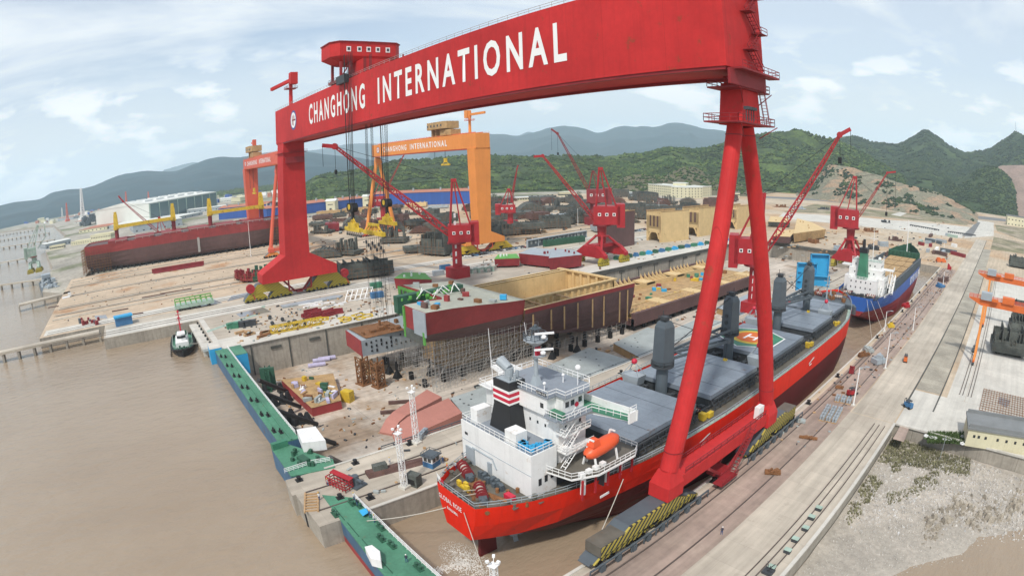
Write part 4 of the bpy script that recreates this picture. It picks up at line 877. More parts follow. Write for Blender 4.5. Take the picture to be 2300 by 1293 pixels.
# four deck cranes
def deck_crane(y, rot, x=-.8, grab=True, jibpitch=-.06, jl=24):
    m = MB(); m.tube((x, y, DZ), (x, y, 17.2), 1.35, 1.3, n=20); pd = m.build('crane_pedestal', 'mast_grey', gr, smooth=False)
    m = MB(); m.tube((x, y, 16.9), (x, y, 17.3), 2.5, n=20); m.rail([(x+2.5*math.cos(a), y+2.5*math.sin(a), 17.3) for a in [R(45*i) for i in range(9)]], 1, 1.5, .06); m.build('slewing_platform', 'dark_steel', pd)
    m = MB(); c, s = math.cos(rot), math.sin(rot)
    def P(a, b, z): return (x+a*c-b*s, y+a*s+b*c, z)
    m.hexa([P(-1.75, -1.55, 17.4), P(1.9, -1.55, 17.4), P(1.9, 1.55, 17.4), P(-1.75, 1.55, 17.4)], [P(-1.5, -1.45, 25.6), P(1.6, -1.45, 25.6), P(1.6, 1.45, 25.6), P(-1.5, 1.45, 25.6)])
    m.hexa([P(-1.5, -1.45, 25.6), P(1.6, -1.45, 25.6), P(1.6, 1.45, 25.6), P(-1.5, 1.45, 25.6)], [P(-1.0, -1.0, 26.8), P(1.1, -1.0, 26.8), P(1.1, 1.0, 26.8), P(-1.0, 1.0, 26.8)])
    hs_ = m.build('crane_house', 'mast_grey', pd)
    m = MB()
    for zz in (18.6, 20.3, 22.0): m.tube(P(1.9, 0, zz), P(2.05, 0, zz), .5, n=10)
    m.cbox(P(0, 0, 27), 1.5, 1.2, .8); m.bar(P(0, .5, 27), P(0, .5, 29), .12); m.rail([P(-1, -1, 27), P(1, -1, 27), P(1, 1, 27), P(-1, 1, 27)], .8, 1, .05, close=True)
    m.build('crane_fitting', 'dark_steel', pd)
    jz = 18.6; tip = Vector(P(jl, 0, jz+jl*jibpitch)); m = MB()
    for q in (-1, 1):
        m.bar(P(2, q*1.45, jz), (tip+Vector((-s*q*.5, c*q*.5, 0))), .42, .6)
    for k in range(1, 6): f = k/6; w_ = 1.45-.95*f; a_ = Vector(P(2, 0, jz)).lerp(tip, f); m.bar(a_+Vector((-s*w_, c*w_, 0)), a_-Vector((-s*w_, c*w_, 0)), .3)
    m.tube(tip+Vector((-s*.8, c*.8, 0)), tip-Vector((-s*.8, c*.8, 0)), .7, n=10)
    jb = m.build('crane_jib', 'mast_grey', pd)
    m = MB(); m.tube(P(1, 0, 26.6), tip, .07, n=3, cap=False); m.tube(P(1, .4, 26.6), tip, .07, n=3, cap=False); m.tube(tip, tip-Vector((0, 0, 5)), .06, n=3, cap=False); m.build('crane_rope', 'black', pd)
    m = MB(); m.cbox(tip-Vector((0, 0, 6.2)), .9, .7, 1.6); m.ball(tip-Vector((0, 0, 6.8)), .5); m.build('crane_hook', 'yellow_paint', pd)
    return pd
deck_crane(54.2, R(84)); deck_crane(84.0, R(262), jl=26); deck_crane(115.2, R(84), jl=22); deck_crane(140.9, R(262), jl=23)
# cargo grabs on their rests
for gy_, gx_ in ((54.2, -8.5), (83.5, 8.2), (115, -9), (140.2, 6.8)):
    m = MB(); z = DZ+2.2
    m.box(gx_-2.6, gx_+2.6, gy_-1.4, gy_+1.4, DZ+.3, DZ+2.0)
    m.mi(1)
    for q in (1, -1):
        m.raw([(gx_+q*2.4, gy_-1.5, z+2.2), (gx_+q*2.4, gy_+1.5, z+2.2), (gx_, gy_+1.5, z+2.0), (gx_, gy_-1.5, z+2.0), (gx_+q*1.9, gy_-1.3, z), (gx_+q*1.9, gy_+1.3, z), (gx_, gy_+1.3, z-.2), (gx_, gy_-1.3, z-.2)], [(0, 1, 2, 3), (7, 6, 5, 4), (0, 4, 5, 1), (1, 5, 6, 2), (2, 6, 7, 3), (3, 7, 4, 0)])
        for w_ in (-1.2, 1.2): m.bar((gx_+q*2.2, gy_+w_, z+2.2), (gx_+q*.3, gy_, z+4.9), .16)
    m.mi(2).ball((gx_, gy_, z+5.1), .7)
    m.build('cargo_grab', ['dark_steel', 'light_grey', 'stripe_red'], gr)
# forecastle
m = MB(); m.prism([(-13.4, 158), (13.4, 158), (11.4, 162), (-11.4, 162)][:4], 8.8, 11.6); 
fst = [(158, 12.6, 0, 0), (162, 10.2, 0, 0), (168, 7.4, 0, 0), (172, 4.7, 0, 0), (175.5, 1.0, 0, 0)]
for (s0, B0, _, _), (s1, B1, _, _) in zip(fst, fst[1:]): m.raw([(-B0, s0, 12.0), (B0, s0, 12.0), (B1, s1, 12.0), (-B1, s1, 12.0)], [(0, 1, 2, 3)])
m.raw([(-12.6, 158, 8.8), (12.6, 158, 8.8), (12.6, 158, 12), (-12.6, 158, 12)], [(0, 1, 2, 3)])
m.build('forecastle', 'mast_grey', gr)
m = MB(); rr = random.Random(3)
for k in range(26): a = rr.uniform(160, 171); b_2 = 11.5-(a-158)*.5; m.cbox((rr.uniform(-b_2, b_2), a, 12), rr.uniform(.4, 1.4), rr.uniform(.4, 1.6), rr.uniform(.5, 1.5))
m.build('mooring_gear', 'rusty', gr); winch(gr, 4, 164, 12, .3, .8); winch(gr, -4, 164, 12, -.3, .8)
m = MB(); m.tube((0, 161, 12), (0, 161, 21), .35, .2, n=8); m.bar((-1.5, 161, 18.5), (1.5, 161, 18.5), .2); m.cbox((0, 161, 17), 1.4, 1.4, .2); m.tube((0, 166, 12), (0, 166, 15), .6, .1, n=6); m.build('foremast', 'light_grey', gr)
# ---- poop deck gear
m = MB(); bollards(m, [(-3.8, 1.6), (-.2, 1.4), (3.6, 2.2), (7.2, 5.5), (8.6, 9.5), (-6.2, 4), (-8.3, 8.2)], DZ+.1); m.build('bollard', 'poop_deck', gr)
winch(gr, -5.6, 6.0, DZ, R(-18), .85); winch(gr, 1.6, 3.8, DZ, R(-28), .85)
m = MB(); 
for p_ in ((-2.6, 2.6), (-1.4, 3.1), (-.4, 2.6)): m.cbox((p_[0], p_[1], DZ+.9), .8, .5, .7)
m.box(-3.0, 0, 2.4, 3.0, DZ+.5, DZ+.95); m.build('chain_stopper', 'yellow_paint', gr)
m = MB(); m.tube((-4.2, .1, 9.4), (-4.4, -.4, 12.2), .05, n=5); f_ = m.build('flagstaff', 'white_paint', gr)
m = MB(); m.mi(0).raw([(-4.4, -.3, 12.0), (-3.5, -.3, 11.7), (-3.5, -.3, 11.0), (-4.4, -.3, 11.3)], [(0, 1, 2, 3)]); m.mi(1).raw([(-3.5, -.3, 11.7), (-2.6, -.35, 11.4), (-2.6, -.35, 10.7), (-3.5, -.3, 11.0)], [(0, 1, 2, 3)]); m.build('flag', ['letter_white', 'stripe_red'], gr)
m = MB(); rr = random.Random(11)
for k in range(14): m.cbox((rr.uniform(-3, 6.5), 7.6+rr.uniform(-.5, .3), DZ), rr.uniform(.4, .9), rr.uniform(.4, .8), rr.uniform(.6, 1.4))
m.build('stowed_gear', 'mast_grey', gr); m = MB(); m.cbox((5.4, 6.6, DZ), 1.8, 1.0, 1.0); m.build('hose_box', 'stripe_red', gr)
m = MB(); rr = random.Random(12)
for k in range(10): m.tube((rr.uniform(-4, 8), rr.uniform(1.5, 6.8), DZ), (rr.uniform(-4, 8), rr.uniform(1.5, 6.8), DZ+.02), .4, n=7)
for k in range(8): x, y = rr.uniform(-7, 9), rr.uniform(4, 9); m.tube((x, y, DZ), (x, y, DZ+.9), .3, n=8)
m.build('fairlead', 'rusty', gr)
m = MB()
for a, b in (((-4, .2), (-5.2, 5.4)), ((-2, .1), (1.0, 3.6)), ((0, .2), (2.0, 3.2))): m.bar((*a, DZ+.6), (*b, DZ+1.1), .1)
m.build('mooring_line', 'rope', gr)
# ---- superstructure (local y = world y - 40)
Z0, Z1 = DZ, 16.6
sup = MB(); sup.box(-10.6, 7.6, 9.2, 14.6, Z0, Z1-.001); sup.box(-8, 5.5, 14.6, 16, Z0, Z1-.1); aft = sup.build('aft_house', 'white_paint', gr)
m = MB(); m.box(-10.4, 7.4, 9.4, 14.6, Z1, Z1+.03); m.build('roof_deck', 'grey_deck', aft)
m = MB(); m.rail([(-10.4, 14, Z1), (-10.4, 9.4, Z1), (7.4, 9.4, Z1), (7.4, 14.4, Z1)], 1.05, 1.2, .05); m.build('railing', 'letter_white', aft)
def wins(m, pts, ax, off, w=.5, h=.7):
    for a, z in pts:
        if ax == 'x': m.box(off, off+.06, a-w/2, a+w/2, z, z+h)
        else: m.box(a-w/2, a+w/2, off-.06, off, z, z+h)
m = MB(); wins(m, [(11.0, 10.6), (12.3, 10.8), (13.6, 11.0)], 'x', 7.6, .62, 1.25); wins(m, [(-9.2, 14.1)], 'y', 9.2, .8, .5); m.build('window', 'window_dark', aft)
m = MB(); m.tube((-7.5, 9.1, 12.2), (-2, 9.1, 12.2), .14, n=5); m.tube((-2, 9.1, 12.2), (-1, 9.1, 10.5), .14, n=5); m.box(-3.2, -2.3, 8.9, 9.2, Z0, 11.2); m.box(-9.4, -7.0, 8.95, 9.2, Z0, 12); m.box(-10.6, 7.6, 9.14, 9.2, 12.95, 13.02); m.build('wall_piping', 'light_grey', aft)
m = MB(); m.cbox((-7.9, 11.6, Z1), 1.9, 3.0, 2.6); m.cbox((2.4, 10.7, Z1), 2.7, 2.3, 2.3); m.build('vent_house', 'white_paint', aft)
m = MB(); rr = random.Random(9)
for k in range(26):
    x = rr.choice([rr.uniform(3.4, 7), 7.0-.9*rr.random()]); y = rr.uniform(9.9, 10.9) if x < 6 else rr.uniform(9.8, 14); m.tube((x, y, Z1), (x, y, Z1+.95), .34, n=8)
m.build('drum', 'bright_blue', aft)
# funnel
fx0, fx1, fy0, fy1 = -4.6, -.6, 12.0, 15.4
def fun(z): k = max(0, (21.0-z)/3.7)*.6; return fx0-k, fx1+k, fy0-k*.8, fy1+k*.8
def fsec(m, z0, z1, k=0, ex=0.0, dz=0.0):
    a = fun(z0); b = fun(z1)
    # V shaped bands: lower edge dips at the aft starboard corner
    def c(f, z, o): return [(f[0]-ex, f[2]-ex, z+o[0]), (f[1]+ex, f[2]-ex, z+o[1]), (f[1]+ex, f[3]+ex, z+o[2]), (f[0]-ex, f[3]+ex, z+o[3])]
    o = (dz, -dz*0, dz, dz) if dz else (0, 0, 0, 0)
    m.hexa(c(a, z0, o), c(b, z1, o))
m = MB(); fsec(m, Z1, 21.0); fsec(m, 21.0, 25.4); fn = m.build('funnel', 'black_paint', aft)
zz = 21.6
for k, (h, mt) in enumerate(((.35, 'letter_white'), (.62, 'stripe_red'), (.42, 'letter_white'), (.62, 'stripe_red'), (.42, 'letter_white'))):
    m = MB(); fsec(m, zz, zz+h-.01, ex=.05+.004*k, dz=.0); m.build('funnel_stripe', mt, fn); zz += h
m = MB(); m.box(fx0+.3, fx1-.3, fy0+.3, fy1-.3, 25.38, 25.45); m.build('funnel_top', 'light_grey', fn)
m = MB(); m.tube((-2.6, 13.8, 25.2), (-2.6, 13.8, 27.2), .75, n=12); m.tube((-2.6, 13.8, 27.0), (-4.6, 13.6, 28.0), .8, .95, n=12); m.tube((-1.6, 14.6, 25.2), (-1.6, 14.6, 26.8), .3, n=8); m.tube((-1.0, 13.6, 25.2), (-1.0, 13.6, 26.6), .25, n=8); m.tube((-1.5, 12.8, 25.2), (-1.5, 12.8, 26.3), .22, n=8); m.build('exhaust_pipe', 'light_grey', fn)
# accommodation tower
TX0, TX1, TY0, TY1 = -11.5, 7.0, 13.8, 21.8
m = MB(); m.prism([(-8.5, 14.82), (5.6, 14.82), (TX1, 15.6), (TX1, TY1), (TX0, TY1), (TX0, 15.6)], Z0, 21.5); tw = m.build('accommodation_tower', 'white_paint', gr)
WH = [(-5.6, 13.8), (6.4, 13.8), (6.4, 15.6), (8.4, 15.6), (8.4, 21.0), (6.6, 22.8), (-5.6, 22.8)]
m = MB(); m.prism([(-5.1, 14.1), (5.9, 14.1), (5.9, 15.9), (7.6, 15.9), (7.6, 20.6), (5.8, 22.3), (-5.1, 22.3)], 21.2, 24.3); wh = m.build('wheelhouse', 'white_paint', tw)
m = MB(); m.prism(WH, 24.3, 24.6); m.build('roof_deck', 'grey_deck', wh)
m = MB(); m.rail([(p[0], p[1], 24.6) for p in WH], 1.05, 1.2, .05, close=True); m.build('railing', 'letter_white', wh)
m = MB(); wins(m, [(16.8, 22.5), (18.0, 22.5), (19.7, 22.6)], 'x', 7.6, .75, .9); wins(m, [(4.8, 22.4)], 'y', 14.1, .7, .8); m.build('window', 'window_dark', wh)
m = MB(); m.tube((7.6, 18.9, 22.4), (7.72, 18.9, 22.4), .4, n=14); m.build('lifebuoy', 'stripe_red', wh)
m = MB(); m.prism([(6.2, 13.1), (8.9, 13.1), (8.9, 18.6), (7.4, 18.6)], 21.5, 21.62); m.prism([(5.6, 13.8), (9.8, 13.8), (9.8, 20.3), (5.6, 20.3)], 21.3, 21.6); m.build('bridge_deck', 'grey_deck', tw)
m = MB(); m.prism([(5.6, 20.3), (9.8, 20.3), (16.2, 21.4), (16.2, 23.0), (5.6, 22.6)], 21.3, 21.6); m.build('wing_deck', 'green_paint', tw)
m = MB(); m.hexa([(9.8, 22.5, 20.2), (16.6, 23.0, 20.9), (16.6, 23.2, 20.9), (9.8, 22.7, 20.2)], [(9.8, 22.5, 22.7), (16.6, 23.0, 22.7), (16.6, 23.2, 22.7), (9.8, 22.7, 22.7)]); m.box(16.2, 16.5, 21.3, 23.2, 20.9, 22.7)
m.hexa([(7, 20.6, 19.4), (9.2, 20.6, 20.6), (9.2, 22.5, 20.6), (7, 22.5, 19.4)], [(7, 20.6, 21.3), (16.2, 21.4, 21.3), (16.2, 23, 21.3), (7, 22.5, 21.3)]); m.prism([(5.6, 22.4), (9.8, 22.5), (9.8, 22.7), (5.6, 22.7)], 20.4, 22.7); m.build('bridge_wing', 'white_paint', tw)
m = MB(); m.rail([(5.8, 13.8, 21.6), (9.7, 13.8, 21.6), (9.7, 20.2, 21.6), (16.1, 21.4, 21.6)], 1.05, 1.1, .05); m.rail([(15, 21.4, 22.7), (16.3, 21.4, 22.7), (16.3, 23.1, 22.7)], .9, .9, .05); m.build('railing', 'letter_white', tw)
m = MB(); m.hexa([(-11.5, 20.5, 20.6), (-17.5, 21.4, 21.2), (-17.5, 23.1, 21.2), (-11.5, 22.6, 20.6)], [(-11.5, 20.5, 21.5), (-17.5, 21.4, 21.5), (-17.5, 23.1, 21.5), (-11.5, 22.6, 21.5)]); m.prism([(-8.6, 22.5), (-17.5, 23.1), (-17.5, 23.3), (-8.6, 22.7)], 21.5, 22.7); m.rail([(-11.5, 20.6, 21.5), (-17.4, 21.4, 21.5), (-17.4, 23, 21.5)], 1.05, 1.1, .05); m.box(-11.5, -8, 14, 21.8, 21.5, 21.6); m.build('bridge_wing', 'white_paint', tw)
m = MB(); m.rail([(-8, 14.2, 21.6), (-11.4, 14.2, 21.6), (-11.4, 20.6, 21.6)], 1, 1.2, .05); m.cbox((-10, 19, 21.6), 1.8, 2, 1.6); m.build('side_cabin', 'white_paint', tw)
m = MB(); wins(m, [(17.2, 18.4), (20.4, 18.6), (18.0, 15.6), (19.4, 15.6), (18.2, 12.6)], 'x', 7.0, .45, .6); wins(m, [(1.2, 18.8), (3.0, 18.8), (4.8, 18.8)], 'y', 14.82, .35, .5); m.build('window', 'window_dark', tw)
m = MB(); m.cbox((7.7, 14.6, 21.62), 2.4, 1.1, .9); m.build('life_raft_box', 'green_paint', tw)
# outside decks and stairs on the starboard side
for z_, x1, y0, y1 in ((18.6, 9.2, 14.8, 20.6), (15.6, 9.6, 14.8, 21.0)):
    m = MB(); m.box(7.0, x1, y0, y1, z_-.25, z_); dk = m.build('side_deck', 'white_paint', tw)
    m = MB(); m.rail([(7.2, y0, z_), (x1, y0, z_), (x1, y1, z_)], 1.05, 1.0, .05); m.build('railing', 'letter_white', dk)
m = MB()
for z_ in (18.6, 15.6, 12.7): m.stairs((9.0, 14.6, z_+.05), (9.0, 17.8, z_+2.95), .9, .07)
m.build('stairs', 'letter_white', tw)
# boat deck
bd = [(7.6, 12.4), (12.2, 13.4), (14.2, 17.5), (14.4, 26.2), (13.2, 28.2), (7.0, 28.2), (7.0, 14.7)]
m = MB(); m.prism(bd, 12.35, 12.65); bdk = m.build('boat_deck', 'white_paint', gr)
m = MB(); m.prism([(p[0]*.985, p[1]) for p in bd], 12.655, 12.68); m.build('deck_surface', 'poop_deck', bdk)
m = MB(); m.rail([(p[0]-.1, p[1], 12.68) for p in bd[:6]], 1.05, 1.1, .05); m.build('railing', 'letter_white', bdk)
m = MB()
for y in (14.5, 17.5, 20.5, 23.5, 26.6): m.box(13.2, 13.5, y, y+.3, DZ, 12.35)
m.build('deck_post', 'red_paint', bdk)
m = MB()
for y in (16, 21.5, 25): m.tube((12.2, y, DZ), (12.2, y, 11.8), .45, n=10)
for k in range(4): m.cbox((12.6, 15.2+1.6*k, 12.68), .8, .9, .6)
m.build('vent_pipe', 'letter_white', bdk)
m = MB(); m.box(7.1, 7.3, 15, 27, DZ, 12.3); m.box(7.3, 13, 20, 20.2, DZ, 12.3); m.build('shaded_wall', 'dark_steel', bdk)
lb = MB(); c = Vector((11.6, 20.8, 15.6)); n = 10
rings = [(-3.9, .25, .2), (-3.4, .95, .8), (-2.4, 1.3, 1.2), (-.5, 1.4, 1.3), (1.6, 1.4, 1.3), (2.9, 1.15, 1.1), (3.7, .5, .5), (3.9, .15, .15)]
vs = []; fs = []
for (y, rx, rz_) in rings:
    for i in range(n): a = 2*math.pi*i/n; vs.append((c.x+rx*math.cos(a), c.y+y, c.z+rz_*math.sin(a)+.35*(y/4)))
for j in range(len(rings)-1):
    for i in range(n): fs.append((j*n+i, j*n+(i+1) % n, (j+1)*n+(i+1) % n, (j+1)*n+i))
lb.raw(vs, fs); lbo = lb.build('lifeboat', 'lifeboat', gr, smooth=True)
m = MB(); m.hexa([(c.x-.8, c.y-2.9, c.z+.9), (c.x+.8, c.y-2.9, c.z+.9), (c.x+.8, c.y-1.2, c.z+.9), (c.x-.8, c.y-1.2, c.z+.9)], [(c.x-.6, c.y-2.6, c.z+2), (c.x+.6, c.y-2.6, c.z+2), (c.x+.6, c.y-1.4, c.z+2), (c.x-.6, c.y-1.4, c.z+2)]); m.build('lifeboat_canopy', 'lifeboat', lbo)
m = MB()
for y in (-2.6, 2.4):
    m.bar((c.x-1.6, c.y+y, 12.7), (c.x-.4, c.y+y, 17.6), .3); m.bar((c.x+1.4, c.y+y, 12.7), (c.x+.9, c.y+y, 14.6), .26); m.bar((c.x-1.6, c.y+y+.9, 12.7), (c.x-.4, c.y+y, 17.6), .22); m.bar((c.x-.4, c.y+y, 17.6), (c.x+.6, c.y+y, 17.6), .22)
m.build('davit', 'letter_white', gr)
# radar mast
mx, my = 1.0, 16.4
m = MB(); m.hexa([(mx-1.0, my-.8, 24.5), (mx+1.0, my-.8, 24.5), (mx+1.0, my+.8, 24.5), (mx-1.0, my+.8, 24.5)], [(mx-.4, my-.35, 27.2), (mx+.4, my-.35, 27.2), (mx+.4, my+.35, 27.2), (mx-.4, my+.35, 27.2)])
m.tube((mx, my, 27), (mx, my, 35.8), .45, .36, n=12); mast = m.build('radar_mast', 'light_grey', gr)
m = MB(); m.tube((mx, my, 34.6), (mx, my, 36.1), .6, 2.3, n=12); m.tube((mx, my, 36.1), (mx, my, 36.25), 2.3, n=12); m.hexa([(mx, my-.6, 31.4), (mx+.4, my-.6, 31.4), (mx+.4, my+.6, 31.4), (mx, my+.6, 31.4)], [(mx, my-.9, 32.3), (mx+2.4, my-.9, 32.6), (mx+2.4, my+.9, 32.6), (mx, my+.9, 32.3)]); m.build('mast_platform', 'light_grey', mast)
m = MB(); m.rail([(mx+2.3*math.cos(a), my+2.3*math.sin(a), 36.25) for a in [R(45*i) for i in range(9)]], 1.5, 1, .06, rails=3)
for a in (0, 1.6, 3.1, 4.7): m.bar((mx+1.2*math.cos(a), my+1.2*math.sin(a), 36.2), (mx+.6*math.cos(a), my+.6*math.sin(a), 39.4), .12)
m.cbox((mx, my, 38.8), 1.6, 1.6, .2); m.tube((mx, my, 39), (mx, my, 39.8), .3, n=8); m.build('signal_frame', 'mast_grey', mast)
m = MB()
for zz_, dx in ((37.4, 2.2), (33.4, 2.0)): m.ball((mx+dx, my, zz_), .55); m.bar((mx+dx-1.1, my-1.2, zz_+.7), (mx+dx+1.3, my+1.4, zz_+1.0), .3, .45)
m.tube((mx-1.9, my-.6, 37), (mx-2.1, my-.8, 40), .06, n=4); m.build('radar_scanner', 'glass_white', mast)
m = MB(); m.cbox((mx+.55, my, 32.4), .6, .9, 2.0); m.build('signal_lamp_box', 'stripe_red', mast)
mast.scale = (.85, .85, .66); mast.location = (mx*.15, my*.15, 24.5*.34)
m = MB(); m.tube((-4.9, 12.2, 25), (-5.3, 12, 33.6), .07, .04, n=5); m.tube((6, 20.8, 24.6), (6, 20.8, 27.3), .08, n=5); m.ball((6, 20.8, 27.6), .5)
for p_ in ((3.5, 20, 24.6), (-3.5, 15.2, 24.6), (4, 15.4, 24.6)): m.tube(p_, (p_[0], p_[1], p_[2]+1.3), .1, n=5); m.ball((p_[0], p_[1], p_[2]+1.3), .28)
m.build('antenna', 'glass_white', wh)
m = MB(); m.rail([(-10.4, 14.8, 17.3), (-8, 14.8, 17.3)], 1, 1.2, .05); m.rail([(-9, 22, 21.6), (-9, 18, 21.6)], 2.4, 1.4, .09, rails=3); m.build('pipe_frame', 'letter_white', wh)
text('GLOBAL ROSE', 2.1, .32, 'letter_white', wh, frame((3.9, 13.72, 24.85), (1, 0, 0), (0, 0, 1)), .01, 'name_board_lettering')
m = MB(); m.box(3.8, 6.1, 13.75, 13.79, 24.75, 25.25); m.build('name_board', 'black', wh)
# ---------------- container ship ahead (blue hull)
cs = thing('container_ship', 'blue-hulled ship with a white bridge block and green funnel, ahead of the red ship', 'ship', (-63.2, 226, 0), R(1.2))
lv2 = [-6, -4, -1, 1.5, 3.5, 5, 7]
st2 = [(0, 6.5, 1.5, 9.2, .3), (5, 9.5, .5, 9.2, .3), (12, 11.5, -2, 9.2, .35), (24, 12.6, -6, 9.2, .25), (40, 13, -7, 9.2, .08), (80, 13, -7, 9.2, .04), (105, 12.6, -7, 9.4, .12), (118, 10.4, -7, 10.2, .3), (128, 6.6, -7, 11.4, .5), (134, 3.0, -6, 12.2, .7), (138, .2, -4, 12.8, 1)]
hull_mesh('hull', st2, lv2, lambda z: 0 if z > 3.6 else 1, ['hull_blue', 'boot_red'], cs, 9.2, 'poop_deck', 0)
m = MB()                                        # white letters on the side: upright strokes
for k, y in enumerate((70, 75, 80, 86, 91.5, 97, 103)):
    m.box(13.0-.02, 13.12, y, y+.9, 4.6, 8.2)
    if k in (0, 2, 5): m.box(13.0-.02, 13.12, y+.9, y+2.2, 7.4, 8.2)
    if k == 5: m.box(12.95, 13.12, y+2.6, y+3.6, 6, 6.7)
m.build('hull_lettering', 'letter_white', cs)
m = MB(); m.box(-7, 7, 9, 13, 8.3, 14.6); m.prism([(-9.5, 13), (9.5, 13), (9.5, 22), (-9.5, 22)], 8.3, 15); m.box(-8, 8, 14, 21, 15, 18.5); m.box(-7, 7, 15, 21.5, 18.5, 21.6); m.box(-12.5, 12.5, 18, 20.6, 18.2, 18.8); ac = m.build('accommodation', 'white_paint', cs)
m = MB(); m.box(-6.8, 6.8, 15.4, 21.3, 21.6, 21.7); m.build('roof_deck', 'pale_green', ac)
m = MB()
for z_, X_, yy_ in ((10.8, 9.5, 9), (13.2, 9.5, 9), (16.4, 8, 14), (19.6, 7, 15)):
    for k in range(4): m.box(X_, X_+.06, 15.4+k*1.4, 15.9+k*1.4, z_, z_+.7)
    for k in range(5): m.box(-5.4+k*2.3, -4.9+k*2.3, yy_-.06, yy_, z_, z_+.7)
m.build('window', 'window_dark', ac)
m = MB()
for P_ in ([(9.5, 13, 15), (9.5, 22, 15)], [(-7, 9, 14.6), (7, 9, 14.6), (7, 13, 14.6)], [(12.5, 18, 18.8), (12.5, 20.6, 18.8)], [(-7, 15, 21.7), (7, 15, 21.7), (7, 21, 21.7)], [(11, 9, 8.4), (12, 22, 8.4)]): m.rail(P_, 1.1, 1.3, .1)
m.stairs((11.8, 13, 12), (11.8, 17, 17.5), 1.2, .12); m.stairs((8.8, 9, 8.4), (8.8, 13, 12), 1.2, .12); m.truss((12, 18, 9), (12, 23, 16), 1.5, 1.5, 4, .25); m.build('railing', 'white_paint', ac)
m = MB(); m.hexa([(-3, 10, 14.6), (1.5, 10, 14.6), (1.5, 14, 14.6), (-3, 14, 14.6)], [(-2.4, 10.4, 25.5), (.8, 10.4, 25.5), (.8, 13.4, 25.5), (-2.4, 13.4, 25.5)]); f_ = m.build('funnel', 'green_paint', ac)
m = MB(); m.box(-2.7, 1.1, 10.2, 13.6, 25.5, 27.5); m.tube((-1, 12, 27.5), (-1, 12, 31), .8, .6, n=8); m.build('funnel_cap', 'black_paint', f_)
m = MB(); m.tube((2, 18, 21), (2, 18, 34), .25, .12, n=6); m.bar((0, 18, 31), (4, 18, 31), .2); m.ball((5, 20, 22.6), .8); m.ball((-5, 17, 22.4), .6); m.build('radar_mast', 'white_paint', ac)
m = MB()
for k in range(5):
    y0 = 27+18*k; wd = 11 if k < 4 else 8.6
    m.mi(0).box(-wd, wd, y0, y0+15.5, 8.3, 11.2); m.mi(1)
    for q in range(4): m.box(-wd+q*wd/2+.15, -wd+(q+1)*wd/2-.15, y0+.2, y0+7.6, 11.2, 11.6); m.box(-wd+q*wd/2+.15, -wd+(q+1)*wd/2-.15, y0+7.9, y0+15.3, 11.2, 11.6)
m.build('hatch_cover', ['dark_steel', 'rust_beige'], cs)
m = MB()
for q in (1, -1):
    y = 26
    while y < 112: m.bar((q*12.3, y, 8.4), (q*12.3, y, 13), .7, .9); m.bar((q*12.3, y, 12.8), (q*10.8, y, 12.8), .5); y += 4.1
    m.bar((q*12.3, 26, 13), (q*12.3, 112, 13), .3)
m.build('container_stanchion', 'mast_grey', cs)
m = MB(); Pb = [(x[1]+.02, x[0], x[3]) for x in st2[6:]]
for q in (1, -1):
    for (B0, s0, z0), (B1, s1, z1) in zip(Pb[1:], Pb[2:]): m.hexa([(q*B0, s0, z0-.5), (q*B1, s1, z1-.5), (q*(B1-.25), s1, z1-.5), (q*(B0-.25), s0, z0-.5)], [(q*B0, s0, z0+4.2), (q*B1, s1, z1+4.6), (q*(B1-.25), s1, z1+4.6), (q*(B0-.25), s0, z0+4.2)])
m.box(-10.5, 10.5, 116.5, 117.5, 9.4, 14.6); 
for k in range(9): x = -9.6+2.4*k; m.box(x, x+.3, 115.6, 116.5, 9.4, 14.6)
m.build('breakwater', 'dark_green', cs)
m = MB(); m.tube((0, 127, 11), (0, 127, 32), .4, .2, n=8); m.bar((-1.5, 127, 28), (1.5, 127, 28), .2); m.build('foremast', 'letter_white', cs)
m = MB(); rr = random.Random(8)
for k in range(20): m.cbox((rr.uniform(-8, 8), rr.uniform(1, 8), 8.4), rr.uniform(.6, 1.8), rr.uniform(.6, 1.8), rr.uniform(.6, 1.8))
m.build('mooring_gear', 'dark_steel', cs); winch(cs, 6, 4, 8.4, 0, .9); winch(cs, -5, 4, 8.4, 0, .9)
for a_, b_2 in (((6, 2, 9), (19, -18, 0)), ((8, 6, 9), (17.6, -6, 0.2)), ((5, 0.5, 9), (16, -24, -4))):
    m = MB(); m.bar(a_, b_2, .12); m.build('mooring_line', 'rope', cs)
# ---------------- hull on the slipway at the left
b0, b1 = g(222, 622), g(640, 540)
sh = thing('slipway_hull', 'long unfinished brown and red hull on the slipway behind the left crane leg', 'ship hull', (-512, -42, 0), R(-3.5))
Ls = 262; lv3 = [2, 4, 7, 11, 15, 18]
st3 = [(0, 19, 3.5, 22.4, .12), (10, 21, 2, 22.4, .15), (24, 22, 1.4, 22.2, .18), (45, 23.5, 1.2, 22, .06), (150, 23.5, 1.2, 22, .04), (168, 22, 1.2, 22, .15), (182, 18, 2, 22.4, .3), (192, 11, 5, 23, .45), (197, 4, 9, 24, .6)]
hull_mesh('hull', st3, lv3, lambda z: 0 if z > 15.3 else 1, ['primer_red', 'primer_brown'], sh, 22, 'primer_brown', 0)
m = MB()
for k in range(6): y = 22+25*k; m.box(-14, 14, y, y+18, 21.3, 23.4)
m.build('hatch_coaming', 'primer_red', sh)
m = MB(); m.rail([(23.3, 30, 22.2), (23.3, 172, 22.2)], 1.4, 6, .22, 1); m.rail([(-23.3, 30, 22.2), (-23.3, 172, 22.2)], 1.4, 6, .22, 1); m.box(23.4, 23.75, 103, 105, 4, 16); m.build('railing', 'scaffold', sh)
